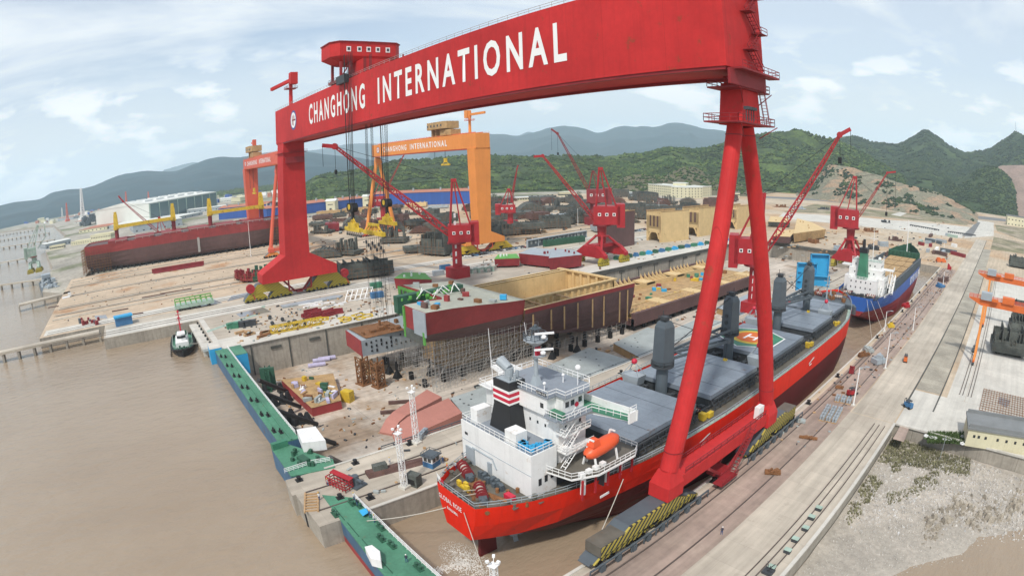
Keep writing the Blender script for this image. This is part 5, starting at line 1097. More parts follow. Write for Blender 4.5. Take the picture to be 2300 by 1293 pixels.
for i, (y0, y1) in enumerate(((30, 84), (118, 166))):
    m = MB()
    for y in (y0, y1): m.tube((0, y, 21.5), (0, y, 31), 1.9, n=12)
    pd = m.build('crane_pedestal', 'maroon', sh, per=1)
    m = MB(); m.bar((3.4, y0, 33.5), (3.4, y1, 33.5), 2.6, 2.8)
    for y in (y0, y1): m.hexa([(-2.5, y-2.5, 31), (3, y-2.5, 31), (3, y+2.5, 31), (-2.5, y+2.5, 31)], [(-1.5, y-1.6, 44), (2, y-1.6, 44), (2, y+1.6, 44), (-1.5, y+1.6, 44)]); m.cbox((0, y, 44), 2.4, 2.6, 2)
    m.build('deck_crane', 'yellow_paint', pd)
m = MB(); rr = random.Random(4)
for k in range(33): y = 5+k*5.6; m.cbox((22, y, 0), 1.4, 1.2, 2.2+max(0, (22-y)*.2)); m.cbox((14, y, 0), 1.4, 1.2, 1.6); m.cbox((2, y, 0), 1.4, 1.2, 1.3)
m.build('keel_block', 'black', sh)
sc = MB()
def scaffold_grid(m, x, y0, y1, z0, z1, dy=2.6, dz=2.2, r=.12, dx=1.6):
    y = y0
    while y <= y1+.01:
        for X in (x, x+dx): m.bar((X, y, z0), (X, y, z1), r)
        y += dy
    z = z0+dz
    while z <= z1:
        for X in (x, x+dx): m.bar((X, y0, z), (X, y1, z), r)
        m.bar((x, y0, z), (x+dx, y0, z), r); z += dz
scaffold_grid(sc, 19, -3, 24, 0, 20); scaffold_grid(sc, 21, 168, 200, 0, 22, 3.2, 2.6)
for x in (-8, -2, 4, 10, 15): scaffold_grid(sc, x, -4, -1, 0, 20, 3, 2.4, .14, 4)
sc.build('scaffolding', 'rusty', sh)
# ------------------------------------------------------------------ hull under construction in the dry dock
uh = thing('unfinished_hull', 'half-built red and brown hull with open beige holds, standing in the dry dock', 'ship hull', (-167.5, 83, 0), 0)
lv4 = [-9, -7, -4, -1, 2, 5, 7.6]
def e4(y): return .02+.34*max(0, (60-y)/60)**1.0
def kz(y): return float(np.interp(y, [0, 10, 20, 30, 39, 50, 62, 75, 98], [5, 4, 2.8, 1.4, 0, -2.5, -5, -7, -8.6]))
st4 = [(y, 22.3, kz(y), zd, min(e4(y), .1)) for y, zd in ((0, 15.6), (10, 15.2), (20, 14.4), (30, 13.4), (38.99, 12.8))]
hull_mesh('stern_block', st4, lv4, lambda z: 0 if z > 7.6 else 1, ['primer_red', 'primer_brown'], uh, 15, 'deck_plate', 0, port0=14.5)
st5 = [(y, 22.3, kz(y), 9.2, .09) for y in (39, 50, 62, 75, 98)]
def open_side(name, st, lv, zt):
    m = MB()
    for side in (1, -1):
        for (s0, B0, k0, d0, e0), (s1, B1, k1, d1, e1) in zip(st, st[1:]):
            L5 = [z for z in lv]+[zt]
            for za, zb_ in zip(L5, L5[1:]):
                def h(B, k, e, z): z = max(z, k); return (B*(max(0.0, (z-k)/(zt-k))**e if z > k else .8), z)
                a, b, c, d = h(B0, k0, e0, za), h(B1, k1, e1, za), h(B1, k1, e1, zb_), h(B0, k0, e0, zb_)
                m.mi(0 if (za+zb_)/2 > 7.6 else 1).raw([(side*a[0], s0, a[1]), (side*b[0], s1, b[1]), (side*c[0], s1, c[1]), (side*d[0], s0, d[1])], [(0, 1, 2, 3) if side > 0 else (3, 2, 1, 0)])
    return m.build(name, ['primer_red', 'primer_brown'], uh)
open_side('side_shell', st5, lv4, 9.2)
m = MB(); m.raw([(8.5, 0.0, 15.62), (22.2, 0, 15.62), (22.2, 10, 15.22), (8.5, 10, 15.22), (-22.2, 20, 14.42), (22.2, 20, 14.42), (22.2, 30, 13.42), (-22.2, 30, 13.42), (22.2, 39, 12.82), (-22.2, 39, 12.82), (8.5, 20, 14.42), (-22.2, 14.5, 14.9), (8.5, 14.5, 14.9)], [(0, 1, 2, 3), (3, 2, 5, 10), (11, 12, 10, 4), (4, 5, 6, 7), (7, 6, 8, 9)])
dk = m.build('deck', 'deck_plate', uh)
m = MB(); rr = random.Random(21)               # welding gear on the deck
for k in range(16):
    x, y = rr.uniform(-20, 20), rr.uniform(2, 36); x = 10+abs(x)*.5 if y < 15 else x; z = 15.5-y*.06; m.mi(k % 5).cbox((x, y, z), rr.uniform(.8, 2.6), rr.uniform(.8, 2), rr.uniform(.7, 2.2), rr.random())
m.build('deck_gear', ['rusty', 'block_rust', 'bright_blue', 'plate_grey', 'primer_red'], dk)
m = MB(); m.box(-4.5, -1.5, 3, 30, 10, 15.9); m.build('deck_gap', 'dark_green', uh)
m = MB(); rr = random.Random(22)
for k in range(22): x, y = rr.uniform(-5, 1.5), rr.uniform(3, 26); m.cbox((x, y, 14.8), rr.uniform(.3, 1.4), rr.uniform(.3, 1.4), rr.uniform(.3, 1.6), rr.random())
for k in range(7): a = (rr.uniform(-6, 6), rr.uniform(14, 30), 15.6); b = (a[0]+rr.uniform(-7, 7), a[1]+rr.uniform(-6, 6), 14.6); c = ((a[0]+b[0])/2, (a[1]+b[1])/2, 17.5); m.mi(1).tube(a, c, .16, n=5); m.tube(c, b, .16, n=5); m.mi(0)
m.build('green_frame', ['bright_green', 'white_paint'], uh)
m = MB()                                        # aft face: open frames
for x in (-22, -15, -8, -1, 6): m.box(x, x+1.0, 14, 14.4, 3, 14.8)
m.box(-22, 8.4, 13.9, 14.4, 13.8, 14.8); m.box(-22, 8.4, 13.9, 14.4, 6.4, 7.0); m.box(8.1, 8.48, 1, 14, 13, 15.2); m.box(8.1, 8.48, 5, 6, 5, 15)
for x in (-20, -17.5): m.box(x, x+.5, 13.6, 13.9, 9, 14)
m.box(8.3, 9.3, -.5, 0, 5.2, 15.3); m.box(20.4, 21.4, -.5, 0, 5.2, 9.2); m.build('aft_frame', 'bright_green', uh)
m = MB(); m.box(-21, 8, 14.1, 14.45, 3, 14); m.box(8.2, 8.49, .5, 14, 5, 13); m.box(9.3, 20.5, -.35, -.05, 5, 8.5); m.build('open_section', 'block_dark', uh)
m = MB(); m.box(15, 22.2, -.4, -.02, 7.8, 15.5); m.build('bulkhead_plate', 'light_grey', uh)
# rudder-trunk beam sticking out aft
m = MB(); m.mi(0).hexa([(-19, -10, -2.6), (-3.5, -11, -2.6), (-6, 16, -4.5), (-21, 16, -4.5)], [(-19, -10, 2.9), (-3.5, -11, 2.9), (-6, 16, 3.6), (-21, 16, 3.6)]); m.mi(1).hexa([(-19.2, -10.2, -2.7), (-3.5, -11.2, -2.7), (-3.5, -11.01, -2.7), (-19.2, -10.01, -2.7)], [(-19.2, -10.2, 3.0), (-3.5, -11.2, 3.0), (-3.5, -11.01, 3.0), (-19.2, -10.01, 3.0)])
bm = m.build('stern_beam', ['light_grey', 'primer_red'], uh)
m = MB(); rr = random.Random(2)
for k in range(12):
    y = -9.5+2.0*k; x0 = -3.5-2.5*(y+11)/27
    for z in (-1.9, -.3, 1.2):
        if rr.random() < .85: m.box(x0+.02, x0+.14, y, y+.6, z+rr.uniform(-.3, .3), z+.8)
m.build('lightening_hole', 'black', bm)
m = MB(); m.box(-19, -4, -9, 12, 3.3, 3.35); rr = random.Random(6)
for k in range(14): m.cbox((rr.uniform(-17, -5), rr.uniform(-8, 12), 3.2), rr.uniform(.5, 2), rr.uniform(.5, 2), rr.uniform(.5, 2.4))
m.build('beam_gear', 'rusty', bm)
# wing tanks and holds of the middle body (y 39..98 local)
m = MB()
for q in (1, -1):
    xi = 11.5 if q > 0 else 16.5
    m.box(min(q*xi, q*(xi+.5)), max(q*xi, q*(xi+.5)), 39, 98, 1.2, 9.6)
    y = 42
    while y < 98:
        m.box(min(q*(xi+.5), q*18.2), max(q*(xi+.5), q*18.2), y, y+.35, 1.3, 3.5); m.box(min(q*(xi+.5), q*(xi+2)), max(q*(xi+.5), q*(xi+2)), y, y+.35, 3.5, 8.6); m.box(min(q*20.2, q*21.4), max(q*20.2, q*21.4), y, y+.35, 7.2, 8.8); y += 3.6
    m.box(min(q*xi, q*(xi+1.2)), max(q*xi, q*(xi+1.2)), 39, 98, 9.4, 9.8); m.box(min(q*21.4, q*22.2), max(q*21.4, q*22.2), 39, 98, 9.0, 9.35)
m.build('wing_tank_frame', 'beige_primer', uh)
m = MB(); y = 97
for k in range(14):
    x = -22+1.0+k*2.4
    if x > 11: break
    m.hexa([(x, y, 1.3), (x+1.2, y-1.0 if k % 2 else y, 1), (x+1.2, y+.4, 1), (x, y+.4, 1)], [(x, y, 9.4), (x+1.2, y-1.0 if k % 2 else y, 9.4), (x+1.2, y+.4, 9.4), (x, y+.4, 9.4)]); m.box(x+1.2, x+2.4, y-1.0 if k % 2 else y-.1, y+.3, 1, 9.4)
m.box(-22, 12, y-1.2, y+.6, 9.3, 9.9); m.box(-16, 11.5, 39.1, 39.6, 1, 12.6); m.build('corrugated_bulkhead', 'beige_primer', uh)
m = MB(); m.box(-16.4, 15.5, 41, 98, .9, 1.25); m.box(-9, 8, 15, 60, -10, .8); m.build('hold_floor', 'rust_beige', uh)
m = MB()
for k in range(5): m.box(12, 22, 40.5+1.2*k, 40.9+1.2*k, 8.6, 9.0)
m.box(12.2, 22, 48, 48.6, 8.7, 9.15); m.box(12.2, 22, 62, 62.6, 8.7, 9.15); m.build('staging', 'wood', uh)
m = MB()
for y in (42, 50.5, 57, 64, 72, 78.5, 88, 93):
    m.box(22.32, 22.42, y, y+.7, kz(y)+2.4, 7.0)
m.build('weld_strip', 'rust_beige', uh)
# double bottom laid ahead (y 98..225)
m = MB(); m.mi(0).box(-22.3, 22.2, 98.1, 222, -9.4, -6.4); m.box(20.6, 22.3, 98.1, 222, -9.4, -4.0); m.box(-22.3, -20.6, 98.1, 222, -9.4, -3.2)
lo = m.build('double_bottom', 'primer_brown', uh)
m = MB(); m.box(-20.4, 20.4, 98.3, 222, -6.4, -6.2); m.box(13.6, 20.6, 98.3, 222, -4.4, -4.1); m.build('tank_top', 'rust_beige', lo)
m = MB()
for q in (1, -1):
    xi = 10.5; m.box(min(q*xi, q*(xi+.4)), max(q*xi, q*(xi+.4)), 98.5, 222, -6.2, -3.6 if q < 0 else -4.6)
    y = 100
    while y < 221:
        # curved hopper web
        P = []
        for i in range(7): a = R(15*i); P.append((q*(xi+.4+9.6*math.sin(a)), -1.4-4.0*math.cos(a) if q < 0 else -2.3-3.6*math.cos(a)))
        P += [(q*21.6, -6.2), (q*(xi+.4), -6.2)]
        if (y-100) % 28 < 21: m.yprism(P, y, y+.45)
        else: m.box(min(q*xi, q*20.5), max(q*xi, q*20.5), y, y+3.5, -5, -4.0)
        y += 3.5
m.build('hopper_web', 'beige_primer', lo)
m = MB(); rr = random.Random(31)
for k in range(46): m.mi(k % 5).cbox((rr.uniform(-10, 10), rr.uniform(100, 218), -6.2), rr.uniform(.8, 3.2), rr.uniform(.8, 2.4), rr.uniform(.5, 2), rr.random())
m.build('tank_top_gear', ['bright_blue', 'green_paint', 'rusty', 'yellow_paint', 'primer_red'], lo)
m = MB(); rr = random.Random(32)
for x in (-16, -6, 4, 13, 20):
    y = 3
    while y < 220:
        if x < 20 or y > 55: m.cbox((x, y, -12), 1.5, 1.2, 2.7)
        y += 7.5
m.build('keel_block', 'black', uh)
sc = MB()
for x in (-12, -4, 3, 9, 14, 18.5): scaffold_grid(sc, x, 1.5 if x < 15 else 3, 48 if x > 8 else 34, -12, 4.0 if x > 5 else 1, 2.7, 2.2, .08, 2.0)
rr = random.Random(12)
for k in range(60): x, y = rr.uniform(6, 21), rr.uniform(2, 52); sc.bar((x, y, -12+rr.uniform(0, 6)), (x+rr.uniform(-1, 1), y+rr.uniform(4, 9), -12+rr.uniform(4, 15)), .09)
scaffold_grid(sc, 17, 54, 96, -12, -7, 3, 2, .1, 2.5)
sc.build('scaffolding', 'scaffold', uh)
def at_floor(px, py): return g(px, py, -12)
# rusty lattice support towers below the stern beam
for k, (px, py, h) in enumerate(((818, 862, 10), (852, 868, 9.5))):
    p = at_floor(px, py); m = MB(); m.truss((0, 0, 0), (0, 0, h), 3.0, 3.0, 5, .28); m.box(-2, 2, -2, 2, 0, .5); m.cbox((0, 0, 0), 1.3, 1.3, h*.8)
    solo(m, 'support_tower', 'rusty', 'rusty brown lattice support tower under the stern beam, '+('left' if k == 0 else 'right')+' of the pair', 'support tower', p, .2, 'rusty support towers')
for k, (px, py) in enumerate(((875, 838), (893, 848), (968, 842), (1240, 805), (1296, 790))):
    p = at_floor(px, py); m = MB(); m.hexa([(-1.3, -1.3, 0), (1.3, -1.3, 0), (1.3, 1.3, 0), (-1.3, 1.3, 0)], [(-.4, -.4, 2.6), (.4, -.4, 2.6), (.4, .4, 2.6), (-.4, .4, 2.6)]); m.bar((0, 0, 2.5), (0, 0, 6), .5)
    solo(m, 'jack_stand', 'black', 'black steel jack stand under the big hull, '+ORD[k]+' from the left', 'stand', p, .3, 'black jack stands under the hull')
# ------------------------------------------------------------------ steel units lying in the dry dock
def slab(name, label, cat, pts, zt, th, mats, group=None, extra=None):
    P = [g(x, y, zt) for x, y in pts]; c = sum(P, Vector())/len(P); c.z = 0
    Q = [(p.x-c.x, p.y-c.y) for p in P]
    ar = sum(Q[i][0]*Q[(i+1) % len(Q)][1]-Q[(i+1) % len(Q)][0]*Q[i][1] for i in range(len(Q)))
    if ar < 0: Q = Q[::-1]
    t = thing(name, label, cat, (c.x, c.y, zt-th), 0, group)
    m = MB(); m.prism(Q, 0, th-.15); b = m.build('block_frame', mats[1], t)
    m = MB(); m.prism([(a*1.01, b_*1.01) for a, b_ in Q], th-.15, th); m.build('top_plate', mats[0], t)
    if extra: extra(t, Q, th)
    return t
def holes(t, Q, th):
    rr = random.Random(len(Q)+int(abs(Q[0][0])*10)); m = MB(); n = 0
    xs_, ys_ = [q[0] for q in Q], [q[1] for q in Q]
    for k in range(9):
        a, b = rr.random(), rr.random(); p = [(Q[0][i]*(1-a)+Q[1][i]*a)*(1-b)+(Q[3][i]*(1-a)+Q[2][i]*a)*b for i in (0, 1)]; m.tube((p[0]*.85, p[1]*.85, th), (p[0]*.85, p[1]*.85, th+.04), .35, n=8)
    m.build('opening', 'black', t)
slab('deck_unit', 'pale grey deck unit with round holes, nearest to the red ship bridge', 'deck unit', [(1215, 828), (1322, 780), (1425, 812), (1305, 872)], -9.3, 2.7, ('plate_grey', 'rust_beige'), 'grey deck units in the dry dock', holes)
slab('deck_unit', 'pale grey deck unit with a beige cut edge, beside the keel of the big hull', 'deck unit', [(1378, 770), (1455, 735), (1570, 765), (1440, 803)], -9.0, 3.0, ('plate_grey', 'rust_beige'), 'grey deck units in the dry dock', holes)
slab('deck_unit', 'pale grey deck unit lying between the pink plates and the white funnel deck', 'deck unit', [(1012, 893), (1105, 862), (1160, 890), (1050, 940)], -9.3, 2.7, ('plate_grey', 'dark_steel'), 'grey deck units in the dry dock', holes)
slab('deck_unit', 'grey deck unit beyond the second deck crane, behind the left shear leg', 'deck unit', [(1500, 745), (1575, 712), (1680, 735), (1600, 775)], -9.0, 3.0, ('plate_grey', 'rust_beige'), 'grey deck units in the dry dock', holes)
slab('deck_unit', 'white-grey deck unit seen between the two shear legs, by the red pier crane foot', 'deck unit', [(1610, 690), (1680, 660), (1740, 675), (1680, 712)], -9.0, 3.0, ('light_grey', 'rust_beige'), 'grey deck units in the dry dock', holes)
def pinkplate(label, P4):
    P = [g(x, y, -8.2) for x, y in P4]; c = sum(P, Vector())/4; t = thing('hull_plate_unit', label, 'hull unit', (c.x, c.y, -12), 0, 'pink primer hull units')
    m = MB(); a, b, d, e = [Vector((p.x-c.x, p.y-c.y, 3.8)) for p in P]   # a near-left, b far-left, d far-right, e near-right
    n = 7; rows = []
    for i in range(n+1):
        u = i/n; drop = 3.2*max(0, (.28-u)/.28)**2
        for v0, v1 in ((a, e), ): pass
        p0 = a.lerp(b, u); p1 = e.lerp(d, u); rows.append((p0-Vector((0, 0, drop)), p1-Vector((0, 0, drop))))
    for r0, r1 in zip(rows, rows[1:]): m.raw([r0[0], r0[1], r1[1], r1[0], Vector((r0[0].x, r0[0].y, 0)), Vector((r0[1].x, r0[1].y, 0)), Vector((r1[1].x, r1[1].y, 0)), Vector((r1[0].x, r1[0].y, 0))], [(0, 1, 2, 3), (0, 4, 5, 1), (1, 5, 6, 2), (3, 2, 6, 7), (0, 3, 7, 4)])
    m.build('plating', 'pink_primer', t); return t
pinkplate('pink primered hull plate unit on the dock floor, the farther one of the pair', [(849, 946), (959, 874), (992, 891), (877, 951)])
pinkplate('pink primered hull plate unit on the dock floor, nearer the pier', [(878, 952), (1007, 893), (1038, 926), (896, 990)])
def platclutter(t, Q, th):
    rr = random.Random(41); m = MB()
    mats = ['wood', 'dark_green', 'lilac', 'rusty', 'glass_white', 'plate_grey', 'yellow_paint']
    for k in range(34):
        a, b = rr.random(), rr.random(); n = len(Q); p = [(Q[0][i]*(1-a)+Q[1][i]*a)*(1-b)+(Q[3][i]*(1-a)+Q[2][i]*a)*b for i in (0, 1)]
        m = MB(); L_ = rr.uniform(1, 4); m.cbox((p[0]*.9, p[1]*.9, th), L_, rr.uniform(.3, 1.6), rr.uniform(.2, 1.6), rr.uniform(0, 3)); m.build('deck_load', rr.choice(mats), t)
slab('work_platform', 'red steel work platform strewn with planks and gear on the dock floor', 'platform', [(632, 852), (700, 915), (766, 898), (748, 838)], -9.0, 3.0, ('rust_beige', 'primer_red'), None, platclutter)
p = at_floor(607, 872); m = MB(); m.truss((0, -1, 0), (0, -1, 8), 5, 1.8, 5, .25); m.box(-2.6, 2.6, -1.6, -.4, 0, 8)
solo(m, 'steel_jig', 'dark_green', 'dark green lattice frame box leaning by the dock wall behind the floating gate', 'steel frame', p, 1.2)
p = at_floor(782, 900); m = MB(); m.cbox((0, 0, 0), 3.6, 2.6, 3.6); m.mi(1).cbox((-.9, 1.6, 0), 2, 1.2, 3); solo(m, 'machine_box', ['yellow_paint', 'rusty'], 'yellow and rusty machine box at the corner of the red work platform', 'machine', p, .5)
p = at_floor(828, 838); m = MB(); m.truss((0, 0, 0), (0, 0, 5.5), 2.4, 2.4, 3, .22); m.cbox((0, 0, 0), 3.2, 3.2, .9); solo(m, 'scaffold_cage', 'rust_beige', 'small beige scaffold cage beside the rusty support towers', 'scaffold', p, .3)
for k, (px, py, s) in enumerate(((708, 832, 1.2), (698, 838, 1), (716, 826, .9))):
    p = at_floor(px, py); m = MB(); m.tube((-3*s, 0, 1), (3*s, 0, 1), .9, n=12); m.tube((-2.5*s, 1.6, .9), (2.5*s, 1.6, .9), .8, n=12)
    solo(m, 'pipe_bundle', 'lilac', 'lilac wrapped pipes on the dock floor near the wall, '+ORD[k]+' from the left', 'pipes', p, .9, 'lilac pipe bundles') if False else None
for k, (px, py) in enumerate(((722, 812), (712, 823), (735, 808))):
    p = at_floor(px, py); m = MB(); m.tube((-3.4, 0, .8), (3.4, 0, .8), .8, n=12)
    solo(m, 'wrapped_roll', 'lilac', ['lilac wrapped roll by the dock wall, middle one of three', 'lilac wrapped roll nearest the camera of three by the dock wall', 'lilac wrapped roll nearest the big hull of three by the dock wall'][k], 'roll', p, R(75), 'lilac wrapped rolls')
rr = random.Random(51)
# loose pieces over the dock floor, stuff too small to tell apart
m = MB()
for k in range(260):
    px = rr.uniform(600, 1050); py = rr.uniform(800, 1010); p = at_floor(px, py)
    if not (-200 < p.x < -106 and 36 < p.y < 120): continue
    m.mi(k % 4).cbox(p, rr.uniform(.2, 1.5), rr.uniform(.15, .6), rr.uniform(.1, .5), rr.uniform(0, 3))
for k in range(500):
    p = (rr.uniform(-144, -104), rr.uniform(90, 400), -12); m.mi(k % 4).cbox(p, rr.uniform(.3, 2.4), rr.uniform(.2, 1.2), rr.uniform(.1, .9), rr.uniform(0, 3))
struct(m, 'scrap', ['rusty', 'dark_steel', 'wood', 'plate_grey'], 'stuff')
for k, (px, py, L_) in enumerate(((905, 905, 9), (888, 927, 9))):
    p = at_floor(px, py); m = MB(); m.bar((-L_/2, 0, .5), (L_/2, 0, .5), 1, .9); solo(m, 'timber_baulk', 'block_rust', 'long rusty beam on the dock floor behind the pink plates, the '+('farther' if k == 0 else 'nearer')+' one', 'beam', p, R(62), 'rusty beams')
# blue ramp boxes standing against the far dock wall
for k, (q4, lab) in enumerate(((((1815, 600), (1846, 605), (1850, 582), (1818, 568)), 'the farthest, standing behind the others'), (((1790, 625), (1826, 632), (1832, 585), (1800, 577)), 'the left one, standing upright'), (((1826, 632), (1854, 612), (1857, 603), (1828, 597)), 'the right low one'))):
    pass
def tray(px, py, w_, h_, d_, rz, label):
    p = g(px, py, -12 if px < 1700 else -3); m = MB(); t = .4; w_ *= .84; h_ *= .84
    m.box(-w_/2, w_/2, -.4, 0, 0, h_)
    fr = MB(); fr.box(-w_/2, w_/2, -d_, 0, h_-t, h_); fr.box(-w_/2, w_/2, -d_, 0, 0, t); fr.box(-w_/2, -w_/2+t, -d_, 0, 0, h_); fr.box(w_/2-t, w_/2, -d_, 0, 0, h_)
    for z in (h_*.33, h_*.66): fr.box(-w_/2+.8, -w_/2+2.6, -d_*.6, 0, z, z+.4)
    th_ = thing('cradle_panel', label, 'steel panel', p, rz, 'blue cradle panels'); m.build('back_plate', 'bright_blue', th_); fr.build('panel_rim', 'bright_blue', th_)
tray(1836, 640, 13, 20, 2, R(38), 'bright blue open steel panel, the farthest of the three')
tray(1808, 652, 13, 17, 2, R(34), 'bright blue open steel panel, the left one of the three')
tray(1838, 655, 13, 10, 2, R(26), 'bright blue open steel panel, the low right one of the three')
# ------------------------------------------------------------------ floating gates
gt = thing('floating_gate', 'green-decked blue floating gate closing the dry dock, running toward the left quay', 'floating gate', (0, 0, 0))
m = MB(); m.box(-205, -120, 26.2, 31.4, -8, -.2); gb = m.build('hull', 'caisson_blue', gt)
m = MB(); m.box(-205, -120, 26.2, 31.4, -.2, .05); m.box(-205, -120, 29.2, 29.6, .05, .35); m.box(-203, -120, 27.4, 27.6, .05, .3); m.build('deck', 'green_deck', gt)
m = MB(); m.rail([(-204, 31.2, .05), (-122, 31.2, .05)], 1.2, 1.8, .06, 3); m.build('railing', 'letter_white', gt)
m = MB(); 
for k in range(7): x = -196+11.5*k; bollards(m, [(x, 27.0), (x+1.5, 28.4)], .05, .2)
m.build('bollard', 'black', gt)
m = MB(); m.prism([(-214, 24.8), (-205.2, 24.2), (-205.2, 29), (-214, 29)], -6, .7); m.build('fender_box', 'bright_blue', gt)
m = MB(); m.prism([(-214, 24.8), (-205.2, 24.2), (-205.2, 29), (-214, 29)], .7, .8); m.build('fender_top', 'concrete_light', gt)
m = MB(); m.box(-204.6, -193, 31.5, 36.5, -7, .3); m.build('end_box', 'bright_blue', gt); m = MB(); m.box(-204.6, -193, 31.5, 36.5, .3, .45); m.build('end_deck', 'green_deck', gt)
Pw = [g(x, y, 0) for x, y in ((610, 1008), (648, 998), (700, 1015), (748, 1032), (753, 1050), (654, 1070))]
Pw = [(p.x, p.y) for p in Pw]
bb = thing('pontoon', 'green-decked end pontoon with a white shelter, where the dry dock gate meets the pier', 'pontoon', (0, 0, 0))
m = MB(); m.prism(Pw[::-1], -7, -.1); m.build('hull', 'caisson_blue', bb); m = MB(); m.prism(Pw[::-1], -.1, .15); m.build('deck', 'green_deck', bb)
m = MB(); a = g(612, 1010, .1); b = g(646, 999, .1); m.bar(a+Vector((0, 0, .8)), b+Vector((0, 0, .8)), 1.2, 1.5); m.build('bulwark', 'green_paint', bb)
m = MB(); c1, c2, c3, c4 = g(683, 1016, .1), g(670, 985, .1), g(712, 978, .1), g(735, 1010, .1); m.prism([c1[:2], c4[:2], c3[:2], c2[:2]], .2, 2.6); m.build('shelter', 'white_paint', bb)
m = MB(); m.rail([g(640, 1062, .15), g(690, 1046, .15)], 1.1, 1, .06, 3); m.rail([g(700, 1043, .15), g(742, 1036, .15)], 1.1, 1, .06, 3); m.build('railing', 'letter_white', bb)
m = MB(); c = g(682, 1033, .15); m.cbox(c, 3, 1.8, .7, .2); rr = random.Random(3)
for k in range(9): q = g(rr.uniform(635, 730), rr.uniform(1015, 1050), .15); m.cbox(q, .7, .7, rr.uniform(.5, 1.2), rr.random())
m.build('deck_gear', 'dark_green', bb)
# struts bracing the gate from inside
for k, (a, b) in enumerate((((580, 853), (644, 878)), ((589, 880), (674, 913)), ((616, 919), (712, 952)), ((652, 962), (752, 995)), ((742, 1028), (772, 1043)))):
    A_ = g(*a, -1.0); B_ = g(*b, -11); m = MB(); m.tube((0, 0, 0), B_-A_, .7, n=10)
    solo(m, 'gate_strut', 'black_paint', 'black tubular strut bracing the dock gate, '+ORD[k]+' from the far end', 'strut', A_, 0, 'black gate struts')
for k, (px, py) in enumerate(((598, 880), (632, 880), (605, 900), (618, 910), (636, 905), (648, 900), (640, 945), (648, 950), (656, 940), (664, 952), (678, 950), (692, 948))):
    p = at_floor(px, py); m = MB(); m.hexa([(-1.4, -1.2, 0), (1.4, -1.2, 0), (1.4, 1.2, 0), (-1.4, 1.2, 0)], [(-.4, -.4, 3.4), (.4, -.4, 3.4), (.4, .4, 3.4), (-.4, .4, 3.4)])
    solo(m, 'support_cone', 'black_paint', 'black tapered steel support near the gate struts, '+ORD[k]+' counted from the far end', 'support', p, rr.random(), 'black tapered supports')
g2 = thing('floating_gate', 'broad green-decked blue floating gate with a white hatch, closing the flooded dock in the foreground', 'floating gate', (0, 0, 0))
P2 = [(-93.4, 26.6), (-64, 25.4), (-50.5, 25.8), (-50.5, 32.3), (-88.8, 31.8)]
m = MB(); m.mi(0).prism(P2, -3.5, -.2); m.mi(1).prism([(x*1.0005, y) for x, y in P2], -7, -3.5); m.build('hull', ['caisson_blue', 'primer_red'], g2)
m = MB(); m.prism(P2, -.2, .1); m.build('deck', 'green_deck', g2)
m = MB(); m.rail([(-88.6, 31.6, .1), (-51, 32.1, .1)], 1.2, 1.5, .06, 3); m.build('railing', 'letter_white', g2)
m = MB(); a = g(824, 1252, .1); m.prism([g(822, 1240, .5)[:2], g(835, 1266, .5)[:2], g(858, 1272, .5)[:2], g(856, 1250, .5)[:2], g(838, 1236, .5)[:2]][::1], .1, 1.8); m.build('hatch_house', 'white_paint', g2)
m = MB(); rr = random.Random(77)
for px, py in ((752, 1155), (790, 1130), (806, 1135), (855, 1185), (856, 1210), (940, 1275), (880, 1225)): q = g(px, py, .1); bollards(m, [(q.x, q.y)], .1, .3)
for k in range(6): m.bar((-88+6*k, 26.9, .15), (-83+6*k, 26.8, .15), .12)
m.build('bollard', 'dark_green', g2)
m = MB(); m.raw([g(805, 1146, .9), g(822, 1140, 1.2), g(828, 1150, 1.0), g(815, 1158, .8)]+[g(805, 1146, .1), g(822, 1140, .1), g(828, 1150, .1), g(815, 1158, .1)], [(0, 1, 2, 3), (0, 4, 5, 1), (1, 5, 6, 2), (2, 6, 7, 3), (3, 7, 4, 0)]); solo(m, 'tarpaulin', 'bright_blue', 'crumpled blue tarpaulin on the green deck of the near gate by the railing', 'tarpaulin')
# landing in front of the pier
land('landing', [[g(*q, 0)[:2] for q in ((752, 1044), (644, 1086), (656, 1112), (680, 1106), (702, 1142), (720, 1170), (745, 1166), (726, 1128), (796, 1112), (850, 1075))][::-1]], 'concrete', 'quay_wall', -.02)
m = MB()
for px, py in ((668, 1110), (694, 1150)): q = g(px, py, -2); m.tube(q, (q.x, q.y, -6), 1.0, n=10)
m.bar(g(676, 1108, -1.6), g(722, 1176, -1.6), .6, 1.8); solo(m, 'fender', 'rubber', 'dark timber and rubber fender row along the edge of the concrete landing', 'fender')
# ------------------------------------------------------------------ pier furniture
def lattice_tower(px, py, h, label, w_=.95):
    p = g(px, py, 0); t = thing('floodlight_tower', label, 'floodlight tower', p, .3, 'white lattice floodlight towers'); m = MB(); m.truss((0, 0, 0), (0, 0, h), w_, w_, int(h/1.4), .07, .8); m.build('mast', 'letter_white', t)
    m = MB(); m.cbox((0, 0, h), 1.3, 1.3, .1)
    for k in range(3): a = k*2.1; m.bar((0, 0, h), (math.cos(a)*.8, math.sin(a)*.8, h+1.0), .08); m.cbox((math.cos(a)*.9, math.sin(a)*.9, h+.9), .5, .4, .35, a)
    m.build('lamp_head', 'letter_white', t); m = MB(); m.cbox((0, 0, 0), 1.8, 1.8, .5); m.build('base', 'concrete_light', t); return t
lattice_tower(936, 995, 12.5, 'white lattice floodlight tower in front of the pink plates')
lattice_tower(909, 1094, 12.0, 'white lattice floodlight tower beside the black cabinet on the pier')
T3 = lattice_tower(1240, 1400, 11.0, 'white lattice floodlight tower cut off by the lower edge of the picture'); T3.location = (-50.8, 36.0, -2.0)
tp = up(1227, 1246, (-50.8, 36.0))
T3.location.z = tp.z-12.3
